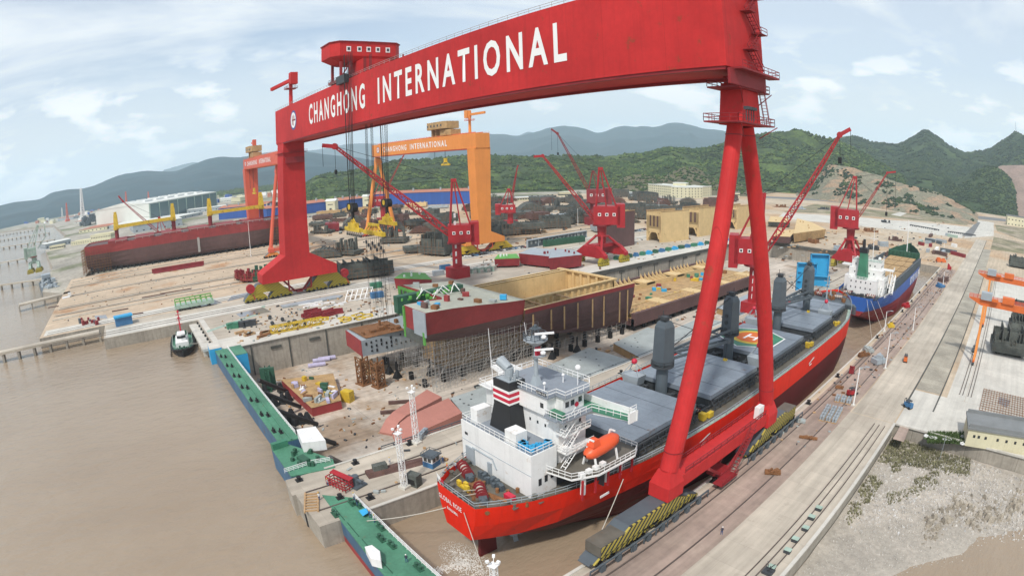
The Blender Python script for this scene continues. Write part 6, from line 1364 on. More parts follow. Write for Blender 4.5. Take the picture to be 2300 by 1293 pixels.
p = g(931, 1088, 0); m = MB(); m.cbox((0, 0, 0), 2.6, 1.8, 2.6); m.mi(1).cbox((0, -.92, .5), 1.6, .1, 1.2); solo(m, 'cabinet', ['block_dark', 'black'], 'black square cabinet standing on the pier near the ship stern', 'cabinet', p, .4)
kb = thing('booth', 'small white and blue glazed booth on the pier beside the ship stern', 'booth', g(970, 1044, 0), .35)
m = MB(); m.cbox((0, 0, 0), 2.6, 2.6, 1.2); m.build('base', 'blue_paint', kb); m = MB(); m.cbox((0, 0, 1.2), 2.5, 2.5, 1.3); m.build('cabin', 'white_paint', kb); m = MB(); m.cbox((0, 0, 2.5), 3.2, 3.2, .2); m.rail([(-1.5, -1.5, 2.7), (1.5, -1.5, 2.7), (1.5, 1.5, 2.7), (-1.5, 1.5, 2.7)], .5, 1, .05, 1, True); m.build('roof', 'mast_grey', kb)
m = MB()
for a in range(4):
    c, s = math.cos(a*math.pi/2), math.sin(a*math.pi/2); 
    for o_ in (-.55, .55): m.cbox((c*1.27-s*o_, s*1.27+c*o_, 1.4), .06 if abs(c) > .5 else .8, .8 if abs(c) > .5 else .06, .9)
m.build('window', 'window_dark', kb)
rk = thing('railed_shelter', 'red railed steel shelter on the pier end between the two gates', 'shelter', g(764, 1092, 0), R(20))
m = MB(); m.rail([(-2.8, -1.1, 0), (2.8, -1.1, 0), (2.8, 1.1, 0), (-2.8, 1.1, 0)], 1.9, .8, .1, 3, True); m.build('railing', 'red_paint', rk); m = MB(); m.hexa([(-2.9, .2, 2.2), (2.9, .2, 2.2), (2.9, 1.4, 2.4), (-2.9, 1.4, 2.4)], [(-2.9, .2, 2.3), (2.9, .2, 2.3), (2.9, 1.4, 2.5), (-2.9, 1.4, 2.5)]); m.build('roof', 'red_paint', rk)
p = g(800, 1088, 0); m = MB(); m.cbox((0, 0, 0), 3.6, 3, .4); m.tube((0, 0, .3), (0, 0, 2.2), 1.0, .7, n=12); m.tube((-2, 0, 1.4), (2, 0, 1.4), .35, n=8); solo(m, 'capstan', 'mast_grey', 'grey capstan on a round base beside the red shelter', 'capstan', p, .3)
p = g(895, 1050, 0); m = MB(); m.hexa([(-7, -1.4, 0), (9, -1.4, 0), (9, 1.4, 0), (-7, 1.4, 0)], [(-7, -.8, 1.0), (9, -.4, .7), (9, .4, .7), (-7, .8, 1.0)]); m.mi(1).cbox((-4, 0, .9), 3, 1.4, 1.2); solo(m, 'timber_stack', ['block_rust', 'block_dark'], 'long dark timber stack lying on the pier behind the lattice tower', 'timber', p, R(83))
p = g(945, 984, 0); m = MB(); 
for k in range(3): m.cbox((0, k*1.3, 0), 1, 1.1, 1.3)
solo(m, 'crate', 'light_grey', 'grey crate stack beside the foot of the far lattice tower', 'crate', p, .6)
m = MB(); m.bar((-103.1, 45, 1.0), (-103.1, 200, 1.0), .14); m.rail([(-103.1, 45, 0), (-103.1, 110, 0)], 1.1, 3, .07); solo(m, 'pier_fence', 'mast_grey', 'grey railing along the pier edge above the dry dock floor', 'railing')
for k, (px, py) in enumerate(((672, 1078), (764, 1118), (832, 1118), (1006, 1062), (920, 997), (798, 1040), (1050, 958), (1395, 838))):
    p = g(px, py, 0); m = MB(); m.tube((0, 0, 0), (0, 0, .7), .35, .3, n=10); m.tube((0, 0, .7), (0, 0, .95), .5, n=10); m.cbox((0, 0, 0), 1.5, 1.5, .12)
    solo(m, 'bollard', 'black', 'black mooring bollard on the pier, '+ORD[k]+' counted from the seaward end', 'bollard', p, 0, 'black pier bollards')
p = g(700, 1128, 0); m = MB()
for k in range(7): m.cbox((0, -3+k, 0), 3, .25, .3)
m.cbox((-1.3, 0, 0), .3, 7, .35); m.cbox((1.3, 0, 0), .3, 7, .35); solo(m, 'ladder_frame', 'wood', 'wooden ladder frame lying on the landing at the water edge', 'ladder', p, R(68))
# splash of the discharge beside the rudder
rr = random.Random(99); m = MB()
c = g(1050, 1262, SEA)
for k in range(2600):
    a = rr.uniform(0, 6.28); r_ = 6.5*math.sqrt(rr.random()); x = c.x+r_*math.cos(a)*1.15; y = c.y+r_*math.sin(a)*.55; m.ball((x, y, SEA+.05), rr.uniform(.04, .17)*(1.25-r_/7), 5, 3, .3)
for k in range(500): t_ = rr.random(); q = c+(g(960, 1285, SEA)-c)*t_; m.ball((q.x+rr.gauss(0, .6), q.y+rr.gauss(0, .5), SEA+.02), rr.uniform(.04, .16), 5, 3, .5)
struct(m, 'foam', 'foam', 'stuff')
# mooring lines of the bulk carrier
def line(a, b, label, sag=1.0, r=.09):
    m = MB(); a, b = Vector(a), Vector(b); P = [a.lerp(b, i/8)-Vector((0, 0, sag*4*(i/8)*(1-i/8))) for i in range(9)]
    for u, v in zip(P, P[1:]): m.tube(u-a, v-a, r, n=4, cap=False)
    return solo(m, 'mooring_line', 'rope', label, 'rope', a, 0, 'ship mooring lines')
line(gY(1042, 1150, 39.8), g(1090, 1290, -1), 'pale mooring rope from the stern name plate down past the foam', 0.0, .07)
line(gX(1400, 1075, -50.9), (-47.2, 50.5, .3), 'mooring rope from the red hull side down to the quay by the crane truck', .3, .08)
line(gY(1040, 1128, 42), (-80, 30, .5), 'mooring rope from the stern corner to the pier', .5)
# ------------------------------------------------------------------ the two goliaths behind
def trolley_small(x, y, col, hook=True, zc=30, house=(26, 12, 5)):
    def f(t, zt):
        m = MB(); w_, d_, h_ = house; z0 = zt+5.5
        m.prism([(x-w_/2, y-d_/2+2), (x-w_/2+3, y-d_/2), (x+w_/2-3, y-d_/2), (x+w_/2, y-d_/2+2), (x+w_/2, y+d_/2), (x-w_/2, y+d_/2)], z0, z0+h_); h = m.build('trolley_house', col, t)
        m = MB()
        for k in range(5): m.box(x-w_/2+3.4+k*4.4, x-w_/2+4.8+k*4.4, y-d_/2-.08, y-d_/2, z0+1.6, z0+3.2)
        m.build('window', 'window_dark', h)
        m = MB(); m.box(x-w_/2+4, x-w_/2+6, y-3, y+3, zt, z0); m.box(x-w_/2+9, x-w_/2+10.5, y-3, y+3, zt, z0); m.box(x+4, x+w_/2+5, y-4, y+4, zt+.5, zt+4.6); m.build('trolley_frame', col, h)
        m = MB()
        for q in (-6, -5, 8, 9): m.tube((x+q, y-3, zt), (x+q, y-3, zc), .1, n=3, cap=False)
        m.build('hoist_rope', 'black', t)
        m = MB(); m.cbox((x+8.5, y-3, zc-2.5), 2.4, 1.5, 3); m.bar((x+3.5, y-3, zc-4), (x+13.5, y-3, zc-4), 1.2, 1.2); m.bar((x+4, y-3, zc-4), (x+8.5, y-3, zc-1), .4); m.bar((x+13, y-3, zc-4), (x+8.5, y-3, zc-1), .4); m.build('lifting_beam', 'yellow_paint', t)
    return f
# orange one: rigid leg on the right, shear legs on the left
Yo = 212.0
tl, bl = gY(835, 326, Yo), gY(838, 353, Yo); tr, br = gY(1068, 300, Yo), gY(1028, 334, Yo)
xl, xr = tl.x, tr.x; zb_, zt_ = (bl.z+br.z)/2, (tl.z+tr.z)/2
xa = gY(1031, 400, Yo).x; hx = gY(848, 352, Yo+6).x; xlet = [gY(q, 335, Yo).x for q in (860, 913, 921, 1004)]
goliath('gantry_crane', 'orange gantry crane lettered CHANGHONG INTERNATIONAL in white, standing in the middle of the yard', (0, 0, 0), 0,
    xl, xr, Yo, Yo+11, zb_, zt_, 1,
    dict(rx=(xr-8.5, xr-.3), rbase=0, rtop=(Yo-1, Yo+11.5), rneck=(Yo+.5, Yo+10), rfoot=(Yo-10, Yo+21), rz=(6.5, 9.5, 14), rbog=((Yo-19, Yo+3), (Yo+9, Yo+30)),
         sx=hx, head=(Yo+6, zb_-1.2, 3), hl=5, feet=(Yo-7, Yo+19), fz=3.6, fr=1.7, fh=4.5, fw=2, fo=.2, bz=6.4, bw=1.4, bh=2.2, sbog=((Yo-15, Yo+3), (Yo+10, Yo+27)), jh=15, jr=1.0, tz=.27, th=.45, bogw=1.7),
    'orange_paint', 'orange_red', 'CHANGHONG INTERNATIONAL', ('yellow_paint', 'orange_red'), trolley_small(gY(992, 300, Yo+5).x, Yo+5, 'rust_beige', zc=gY(997, 370, Yo).z+4), False, gY(1040, 300, Yo).x, (1, .1, .02), ((xlet[0], xlet[1]), (xlet[2], xlet[3])), gY(849, 339, Yo).x)
# far one behind the slipway hull: rigid leg left
Yf = 112.0
tl, bl = gY(546, 357, Yf), gY(549, 378, Yf); tr, br = gY(634, 342, Yf), gY(636, 368, Yf)
zb_, zt_ = (bl.z+br.z)/2, (tl.z+tr.z)/2; xl, xr = tl.x, gY(640, 360, Yf).x; hx = gY(628, 372, Yf+6).x; xlet = [gY(q, 366, Yf).x for q in (555, 577, 582, 608)]
goliath('gantry_crane', 'distant faded orange-red gantry crane lettered CHANGHONG INTERNATIONAL, straddling the slipway hull at left', (0, 0, 0), 0,
    xl, xr, Yf, Yf+11, zb_, zt_, -1,
    dict(rx=(xl+.5, xl+8.5), rbase=0, rtop=(Yf-1, Yf+11.5), rneck=(Yf+.5, Yf+10), rfoot=(Yf-8, Yf+19), rz=(6.5, 9.5, 14), rbog=((Yf-15, Yf+3), (Yf+8, Yf+26)),
         sx=hx, head=(Yf+5, zb_-1.2, 3), hl=5, feet=(Yf-5, Yf+17), fz=3.6, fr=1.5, fh=4.5, fw=2, fo=.2, bz=6.4, bw=1.4, bh=2.2, sbog=((Yf-12, Yf+3), (Yf+9, Yf+25)), jh=15, jr=.9, tz=.27, th=.45, bogw=1.6),
    'orange_red', 'deep_orange', 'CHANGHONG INTERNATIONAL', ('yellow_paint', 'orange_paint'), trolley_small(gY(569, 345, Yf+5).x, Yf+5, 'rust_beige', zc=50, house=(20, 11, 5)), False, gY(558, 350, Yf).x, (-1, .1, .08), ((xlet[0], xlet[1]), (xlet[2], xlet[3])), gY(551, 368, Yf).x)
# ------------------------------------------------------------------ level-luffing jib cranes
def jib_crane(label, base, kind, colz, hz, mast_top, boom_foot, tip, tip2, hw=4.5, hook=None, paint='red_paint', cw=2.0, feet=None, hrot=None, lat=True, marks=True):
    """base px; colz: px of the column top; hz: px of house top; mast_top, boom_foot, tip: px"""
    b = g(*base); t = thing('jib_crane', label, 'jib crane', b, 0, None); loc = lambda p: Vector(p)-b
    zc = up(*colz, b).z; zh = up(*hz, b).z; mt = loc(up(*mast_top, b)); bf = loc(up(*boom_foot, b)); tp_ = loc(up(*tip, b)); dark = 'maroon'
    side = Vector((b.y, -b.x, 0)).normalized()           # across the view
    if kind == 'column':
        m = MB(); m.cbox((0, 0, 0), cw*3.6, cw*3.6, cw*2.2); bs = m.build('base_box', paint, t); m = MB(); m.tube((0, 0, cw*2.2), (0, 0, zc), cw, cw*.95, n=18); col_ = m.build('column', paint, t)
        if marks:
            m = MB(); v = Vector((-b.x, -b.y, 0)).normalized()
            for k in range(7): z = cw*3+k*cw*1.55; c = v*cw*1.02-side*cw*.15; m.bar(c+Vector((0, 0, z)), c+Vector((0, 0, z+cw*.9)), cw*.5, .1)
            m.build('column_marking', 'letter_white', col_)
    else:
        f = feet or 9; m = MB()
        for sx in (-1, 1):
            for sy in (-1, 1): m.tube((sx*f*.85, sy*f, 8), (sx*2.2, sy*2.2, zc*.72), .75, n=8)
        m.build('portal_leg', paint, t)
        for sy in (-1, 1):
            m = MB(); m.yprism([(-f*1.25, 4.2), (f*1.25, 4.2), (f*1.25, 6), (f*.55, 10.5), (-f*.55, 10.5), (-f*1.25, 6)], sy*f-1.4, sy*f+1.4); m.build('portal_beam', paint, t)
        m = MB(); m.hexa([(-3, -f, 9), (3, -f, 9), (3, f, 9), (-3, f, 9)], [(-3, -f, 11), (3, -f, 11), (3, f, 11), (-3, f, 11)]); m.tube((0, 0, 10), (0, 0, zc), 2.2, 2.9, n=14); m.tube((0, 0, zc*.70), (0, 0, zc*.73), 4.2, n=16); m.build('column', paint, t)
        for sx in (-1, 1):
            for sy in (-1, 1):
                m = MB(); m.xprism([(sy*f-4, 2.2), (sy*f+4, 2.2), (sy*f+2.6, 4.6), (sy*f-2.6, 4.6)], sx*f*1.05-1.1, sx*f*1.05+1.1)
                for k in range(4): m.tube((sx*f*1.05-1, sy*f-3+2*k, 1.1), (sx*f*1.05+1, sy*f-3+2*k, 1.1), 1.0, n=8)
                m.build('travel_bogie', 'bogie_yellow', t)
    d = Vector((tp_.x-bf.x, tp_.y-bf.y, 0)); d = d.normalized() if d.length > .5 else side
    m = MB(); rz = math.atan2(d.y, d.x); m.tube((0, 0, zc-.4), (0, 0, zc+.6), hw*1.05, n=20); m.build('slewing_ring', dark, t)
    m = MB(); back = -d*hw*.55; m.cbox((back.x, back.y, zc+.6), hw*2.9, hw*2, zh-zc-.6, rz); hs_ = m.build('machinery_house', paint, t)
    m = MB()
    for q in (-1, 0, 1):
        c = back+d*q*hw*.8; n_ = Vector((d.y, -d.x, 0)); n_ = n_ if n_.dot(-b) > 0 else -n_; c = c+n_*(hw+.05)
        m.mi(0).cbox((c.x, c.y, zc+(zh-zc)*.5), hw*.34, .1, hw*.34, rz); m.mi(1).cbox((c.x+n_.x*.06, c.y+n_.y*.06, zc+(zh-zc)*.5+hw*.07), hw*.2, .1, hw*.2, rz)
    m.build('window', ['letter_white', 'window_dark'], hs_)
    m = MB(); c = -d*hw*2.1; m.cbox((c.x, c.y, zc-1), hw*.9, hw*2, zh-zc+2.2, rz); m.build('counterweight', paint, hs_)
    # A-frame mast
    n_ = Vector((-d.y, d.x, 0)); m = MB(); ht = mt.z
    top = Vector((mt.x*.6, mt.y*.6, ht))
    for q in (-1, 1):
        m.bar(n_*q*hw*.7+d*hw*.6+Vector((0, 0, zh)), top+n_*q*hw*.25+d*.8, .8); m.bar(n_*q*hw*.75-d*hw*1.6+Vector((0, 0, zh)), top+n_*q*hw*.25-d*.8, .6); m.bar(n_*q*hw*.7-d*hw*.5+Vector((0, 0, zh)), top+n_*q*hw*.25, .5)
    for k in range(1, 6):
        f = k/6; w_ = hw*(.7-.45*f); zz = zh+(ht-zh)*f; p = d*(hw*.6+(0)*f); p = (d*hw*.6).lerp(top-Vector((0, 0, ht)), f); m.bar(p+n_*w_+Vector((0, 0, zz)), p-n_*w_+Vector((0, 0, zz)), .35)
    m.cbox((top.x, top.y, ht-1), 2.8, hw*.8, 1.6, rz); m.build('mast', paint, t)
    # lattice boom
    m = MB(); L_ = (tp_-bf).length; w_ = max(1.6, L_*.055)
    mid = bf.lerp(tp_, .25)
    m.truss(bf, mid, w_*.8, w_*.6, 3, w_*.09, 1.3); m.truss(mid, tp_, w_*1.04, w_*.78, int(L_/w_/1.1), w_*.085, .35)
    bm_ = m.build('boom', paint, t)
    tp2 = loc(up(*tip2, b)); m = MB(); m.bar(tp_, tp2, w_*.45, w_*.5); m.tube(tp_+n_*w_*.3, tp_-n_*w_*.3, w_*.4, n=10); m.build('boom_head', paint, bm_)
    m = MB()
    for q in (-.6, .6): m.tube(top+n_*q, tp_+n_*q*.5, .10, n=3, cap=False); m.tube(top+n_*q*.4, bf.lerp(tp_, .55), .10, n=3, cap=False)
    if hook:
        hp = loc(up(*hook, b)); m.tube(tp_, Vector((tp_.x, tp_.y, hp.z)), .12, n=3, cap=False); m.tube(tp2, Vector((tp2.x, tp2.y, hp.z+3)), .12, n=3, cap=False); m.cbox((tp_.x, tp_.y, hp.z-1.5), 1.4, 1.0, 2.4)
    m.build('luffing_rope', 'black', t)
    return t
jib_crane('red jib crane on a red column, its long boom pointing left behind the hoist ropes', (1029, 622), 'column', (1026, 545), (1040, 503), (1018, 404), (1012, 526), (752, 329), (724, 327), 4.6, (757, 385), cw=2.55)
jib_crane('large red portal jib crane standing at the dry dock edge, boom pointing up left', (1352, 588), 'portal', (1368, 505), (1368, 462), (1348, 378), (1335, 492), (1219, 350), (1199, 352), 5.2, None, feet=9)
jib_crane('darker red jib crane half hidden behind the big portal jib crane', (1333, 505), 'column', (1333, 455), (1333, 425), (1333, 385), (1325, 432), (1252, 300), (1238, 290), 6.5, (1250, 345), 'maroon', 3.2, marks=False)
jib_crane('red portal jib crane with four-legged base beside the blue ship, short boom to the right', (1906, 598), 'portal', (1906, 512), (1905, 470), (1924, 398), (1925, 492), (1993, 388), (2012, 386), 5.4, (1997, 480), feet=7.5)
jib_crane('red jib crane seen between the shear legs, slender lattice boom reaching up right', (1688, 700), 'column', (1700, 595), (1700, 535), (1722, 437), (1722, 560), (1886, 303), (1910, 290), 4.2, (1897, 360), cw=2.0)
jib_crane('small red jib crane far in the block yard, boom nearly upright', (1147, 508), 'column', (1147, 478), (1147, 460), (1141, 425), (1148, 455), (1161, 380), (1164, 371), 5.2, None, cw=2.6, marks=False)
jib_crane('small red jib crane behind the orange shear legs, boom leaning right', (862, 502), 'column', (858, 462), (858, 440), (860, 400), (866, 430), (905, 352), (910, 344), 5.5, None, cw=2.9, marks=False)
jib_crane('thin red jib crane behind the slipway hull at far left, boom leaning left', (364, 566), 'column', (366, 540), (368, 518), (358, 488), (364, 528), (276, 452), (266, 440), 4.2, None, cw=1.8, marks=False)
jib_crane('pale green derelict jib crane at the water edge far left', (80, 612), 'portal', (82, 575), (80, 555), (95, 505), (85, 558), (103, 530), (99, 502), 4.2, None, 'pale_green', feet=5)
# ------------------------------------------------------------------ hull blocks stored in the yard
def ribs(m, L_, W_, H_, rr, style):
    if style == 'grill':
        m.cbox((0, 0, 1.2), L_, W_, H_*.32)
        n = max(4, int(L_/1.6))
        for k in range(n): x = -L_/2+(k+.5)*L_/n; h = H_*rr.uniform(.45, 1.0); m.cbox((x, 0, 1.2), .35, W_*rr.uniform(.75, 1), h)
        for k in range(max(2, int(W_/2.2))): y = -W_/2+(k+.5)*W_/max(2, int(W_/2.2)); m.cbox((0, y, 1.2), L_*rr.uniform(.8, 1), .3, H_*rr.uniform(.4, .9))
    elif style == 'bow':
        P = [(-L_/2, 0), (-L_*.2, -W_/2), (L_/2, -W_*.4), (L_/2, W_*.4), (-L_*.2, W_/2)]
        m.prism([(a*.7, b*.7) for a, b in P], 1.0, H_*.5); m.prism(P, H_*.5, H_)
        for k in range(10): m.cbox((L_*(-.35+.08*k), 0, H_), .25, W_*.5, rr.uniform(.3, 1.8))
    elif style == 'curve':
        n = 10; zs = [1.2+H_*.75*math.sin(math.pi*k/n)**.7 for k in range(n+1)]
        for k in range(n): x0, x1 = -L_/2+L_*k/n, -L_/2+L_*(k+1)/n; m.hexa([(x0, -W_/2, .8), (x1, -W_/2, .8), (x1, W_/2, .8), (x0, W_/2, .8)], [(x0, -W_/2, zs[k]), (x1, -W_/2, zs[k+1]), (x1, W_/2, zs[k+1]), (x0, W_/2, zs[k])]); m.cbox(((x0+x1)/2, 0, zs[k]), .2, W_*.9, rr.uniform(.4, 1.2))
    elif style == 'flat':
        m.cbox((0, 0, 1.2), L_, W_, H_*.8)
        for k in range(6): m.cbox((rr.uniform(-L_/2, L_/2)*.8, rr.uniform(-W_/2, W_/2)*.8, 1.2+H_*.8), rr.uniform(1, 3), rr.uniform(.6, 2), rr.uniform(.3, 1.6), rr.random())
    elif style == 'tower':
        m.cbox((0, 0, 1), L_, W_, H_*.25)
        for k in range(14): m.cbox((rr.uniform(-L_/2, L_/2)*.9, rr.uniform(-W_/2, W_/2)*.9, 1), rr.uniform(.8, 2.2), rr.uniform(.8, 2.2), H_*rr.uniform(.4, 1.1))
BL = [  # px, py, L, W, H, rot deg, style, material
 (820, 640-20, 30, 16, 9, 78, 'grill', 'block_dark'), (728, 578, 26, 13, 7, 60, 'curve', 'block_dark'), (785, 572, 17, 12, 10, 30, 'tower', 'block_dark'), (598, 628, 17, 10, 9, 80, 'tower', 'dark_green'), (563, 632, 10, 8, 6, 40, 'tower', 'maroon'), (540, 628, 5, 5, 5, 10, 'tower', 'maroon'),
 (887, 545, 20, 14, 12, 45, 'tower', 'block_dark'), (988, 570, 22, 18, 15, 20, 'grill', 'block_dark'), (940, 566, 20, 12, 4, 70, 'flat', 'block_dark'), (1085, 535, 24, 18, 12, 30, 'grill', 'block_dark'), (1130, 528, 24, 16, 11, 70, 'grill', 'block_dark'), (1185, 525, 26, 16, 9, 65, 'bow', 'block_dark'), (1245, 512, 26, 14, 11, 60, 'grill', 'block_dark'), (1300, 500, 26, 14, 12, 60, 'grill', 'block_dark'),
 (948, 512, 34, 20, 8, 70, 'bow', 'block_dark'), (905, 508, 22, 16, 7, 60, 'grill', 'block_rust'), (1085, 492, 26, 18, 8, 60, 'flat', 'block_dark'), (1060, 474, 20, 14, 8, 30, 'grill', 'block_rust'), (1108, 478, 30, 22, 13, 50, 'grill', 'block_dark'), (1190, 478, 30, 24, 14, 60, 'curve', 'block_dark'), (1165, 490, 30, 20, 7, 70, 'flat', 'block_dark'), (1235, 470, 24, 18, 11, 20, 'tower', 'block_dark'), (1215, 455, 30, 20, 9, 60, 'flat', 'block_dark'), (1290, 455, 24, 18, 10, 40, 'grill', 'block_dark'), (1310, 470, 30, 18, 9, 60, 'grill', 'block_dark'),
 (1395, 442, 26, 14, 12, 40, 'grill', 'block_dark'), (1420, 478, 28, 20, 12, 50, 'grill', 'block_dark'), (1450, 450, 34, 24, 12, 60, 'grill', 'block_dark'), (1500, 458, 24, 18, 11, 20, 'tower', 'block_dark'), (1545, 455, 24, 14, 7, 40, 'curve', 'block_dark'), (1470, 475, 30, 16, 8, 50, 'flat', 'block_dark'), (1480, 493, 16, 14, 11, 20, 'tower', 'block_dark'), (1510, 480, 34, 20, 5, 20, 'flat', 'block_dark'), (1550, 472, 26, 14, 9, 60, 'grill', 'block_dark'), (1600, 470, 24, 18, 14, 30, 'grill', 'block_rust'), (1640, 452, 22, 16, 10, 10, 'grill', 'primer_brown'), (1580, 488, 20, 14, 6, 10, 'flat', 'block_dark'),
 (1400, 500, 30, 14, 5, 60, 'curve', 'block_dark'), (720, 515-8, 24, 14, 4, 60, 'flat', 'block_dark'), (760, 500, 20, 8, 5, 60, 'grill', 'block_rust'), (880, 470, 30, 12, 6, 40, 'flat', 'block_rust'), (1000, 492, 26, 16, 5, 70, 'flat', 'block_dark'), (640, 485, 34, 26, 20, 50, 'grill', 'block_rust'), (1255, 494, 26, 18, 5, 60, 'flat', 'light_grey'), (1355, 520, 18, 14, 5, 60, 'flat', 'light_grey')]
rb = random.Random(2024)
for k in range(95):
    px = rb.uniform(1075, 1620) if k < 65 else rb.uniform(700, 1000); py = rb.uniform(446, 505) if k < 65 else rb.uniform(472, 525)
    if all(abs(px-q[0]) > 13 or abs(py-q[1]) > 5.5 for q in BL): BL.append((px, py, rb.uniform(14, 26), rb.uniform(10, 16), rb.uniform(4, 10), rb.uniform(20, 80), rb.choice(['grill', 'tower', 'flat', 'curve']), rb.choice(['block_dark', 'block_dark', 'block_rust'])))
BL.sort(key=lambda b: b[0])
SIZEW = {'grill': 'ribbed', 'bow': 'pointed', 'curve': 'humped', 'flat': 'low flat', 'tower': 'jagged upright'}
MW = {'block_dark': 'dark grey', 'block_rust': 'rust-brown', 'dark_green': 'dark green', 'maroon': 'maroon', 'primer_brown': 'brown', 'light_grey': 'pale topped'}
cnt = {}
for (px, py, L_, W_, H_, rz, style, mt) in BL: cnt[(style, mt)] = cnt.get((style, mt), 0)+1
seen = {}
for k, (px, py, L_, W_, H_, rz, style, mt) in enumerate(BL):
    p = g(px, py); rr = random.Random(k+500); key = (style, mt); i = seen.get(key, 0); seen[key] = i+1
    desc = f"{MW[mt]} {SIZEW[style]} hull block in the yard"
    lab = desc+(', '+ORD[min(i, 35)]+' of its look from the left' if cnt[key] > 1 else ' among the other blocks')
    t = thing('hull_block', lab, 'hull block', p, R(rz), 'hull blocks stored in the yard')
    m = MB(); ribs(m, L_, W_, H_, rr, style); m.build('plating', mt, t)
    m = MB()
    for a in (-1, 0, 1):
        for b_ in (-1, 1): m.cbox((a*L_*.35, b_*W_*.3, 0), 1.2, 1.2, 1.25)
    m.build('support', 'black', t)
    m = MB()                              # staging tubes round the block
    for q in range(int(L_/3)): m.bar((-L_/2+q*3, -W_/2-.6, 0), (-L_/2+q*3, -W_/2-.6, H_*rr.uniform(.5, 1)), .14)
    for zz in (2, 4, 6): 
        if zz < H_: m.bar((-L_/2, -W_/2-.6, zz), (L_/2, -W_/2-.6, zz), .12)
    m.build('staging', 'rusty', t)
# beige tank sections and plates
def mega(name, label, px0, px1, H_, depth, mfront, mside, group=None, arch=True):
    a, b = g(*px0), g(*px1); d = (b-a); L_ = d.length; rz = math.atan2(d.y, d.x); t = thing(name, label, 'hull section', a, rz, group)
    m = MB(); m.box(0, L_, 0, .6, 0, H_); m.box(0, L_, depth-.6, depth, 0, H_*.96); m.build('side_plate', mfront, t)
    m = MB()
    for X in (0, L_-.6):
        m.box(X, X+.6, .6, depth-.6, H_*.42, H_*.93); m.box(X, X+.6, .6, depth*.14, 0, H_*.42); m.box(X, X+.6, depth*.86, depth-.6, 0, H_*.42)
        for k in range(6): a_ = R(15+30*k); m.bar((X+.3, depth/2+depth*.36*math.cos(a_), H_*.42*abs(math.sin(a_))*.9), (X+.3, depth/2+depth*.36*math.cos(a_+R(30)), H_*.42*abs(math.sin(a_+R(30)))*.9), .8, 1.2)
    for k in range(int(L_/3)): m.box(k*3, k*3+.3, .6, depth-.6, H_*.3, H_*.85)
    m.build('web_frame', mside, t)
    m = MB()
    for k in range(3): m.box(-.1, -.02, depth*(.2+.24*k), depth*(.3+.24*k), H_*.5, H_*.85)
    m.build('slot', 'block_rust', t)
    m = MB(); m.box(-.2, L_+.2, -.2, .4, H_, H_+.5); m.box(-.2, L_+.2, depth-.8, depth, H_*.97, H_+.3)
    for k in range(int(L_/2.4)): m.bar((k*2.4, .1, H_), (k*2.4, .1, H_+1.5), .14)
    m.build('top_edge', 'rust_beige', t)
mega('tank_section', 'tall beige primered tank section standing on the yard, the nearer one', (1485, 545), (1547, 538), 22, 16, 'beige_primer', 'beige_primer', 'beige tank sections')
mega('tank_section', 'tall beige primered tank section standing on the yard, the middle one of three', (1570, 532), (1625, 522), 22, 16, 'beige_primer', 'beige_primer', 'beige tank sections')
mega('tank_section', 'tall beige primered tank section seen between the shear legs of the red gantry crane', (1655, 515), (1690, 508), 20, 14, 'beige_primer', 'beige_primer', 'beige tank sections')
mega('tank_section', 'long beige section lying behind the row of tank sections', (1500, 505), (1600, 488), 9, 10, 'beige_primer', 'beige_primer', 'beige tank sections')
mega('side_section', 'brown hull side section with beige ribs, standing behind the large portal jib crane', (1362, 562), (1425, 550), 24, 6, 'primer_brown', 'beige_primer')
# red flat-bottomed boxes and green topped ones
def hullbox(label, P4, h, mats, group=None, cat='hull section', z0=1.0, deco=None):
    P = [g(x, y, z0+h) for x, y in P4]; c = sum(P, Vector())/len(P); t = thing('hull_section', label, cat, (c.x, c.y, 0), 0, group)
    Q = [(p.x-c.x, p.y-c.y) for p in P]; ar = sum(Q[i][0]*Q[(i+1) % len(Q)][1]-Q[(i+1) % len(Q)][0]*Q[i][1] for i in range(len(Q)))
    if ar < 0: Q = Q[::-1]
    m = MB(); n = len(Q); m.raw([(a*.93, b*.93, z0) for a, b in Q]+[(a, b, z0+h) for a, b in Q], [tuple(range(n-1, -1, -1))]+[(i, (i+1) % n, n+(i+1) % n, n+i) for i in range(n)]+[tuple(range(n, 2*n))]); m.build('shell', mats[1], t)
    m = MB(); m.prism([(a*.99, b*.99) for a, b in Q], z0+h, z0+h+.12); m.build('top_plate', mats[0], t)
    m = MB(); rr = random.Random(int(P4[0][0]))
    for k in range(4): a, b = rr.random()*.8+.1, rr.random()*.8+.1; p = [(Q[0][i]*(1-a)+Q[1][i]*a)*(1-b)+(Q[3 % n][i]*(1-a)+Q[2][i]*a)*b for i in (0, 1)]; m.tube((p[0]*.9, p[1]*.9, z0+h), (p[0]*.9, p[1]*.9, z0+h+1.3), .5, n=8)
    m.build('fitting', mats[2], t)
    m = MB()
    for a, b in Q: m.cbox((a*.7, b*.7, 0), 1.3, 1.3, z0)
    m.build('support', 'black', t); return t
hullbox('dark red hull section with a white top, the longer one beside the parked cars', [(1165, 569), (1245, 577), (1240, 560), (1195, 556)], 6, ('light_grey', 'maroon', 'maroon'), 'dark red hull sections')
hullbox('dark red white-topped hull section with a pointed right end, joined to its longer neighbour', [(1232, 580), (1308, 572), (1290, 562), (1240, 558)], 6.5, ('light_grey', 'maroon', 'maroon'), 'dark red hull sections')
hullbox('small dark red hull section with a bright green top beside the white-topped ones', [(1110, 582), (1168, 580), (1160, 570), (1118, 572)], 4.2, ('bright_green', 'maroon', 'white_paint'), 'dark red hull sections')
hullbox('dark red and green hull section beside the red column crane base', [(885, 625), (970, 628), (955, 613), (905, 612)], 5, ('bright_green', 'maroon', 'white_paint'), 'dark red hull sections')
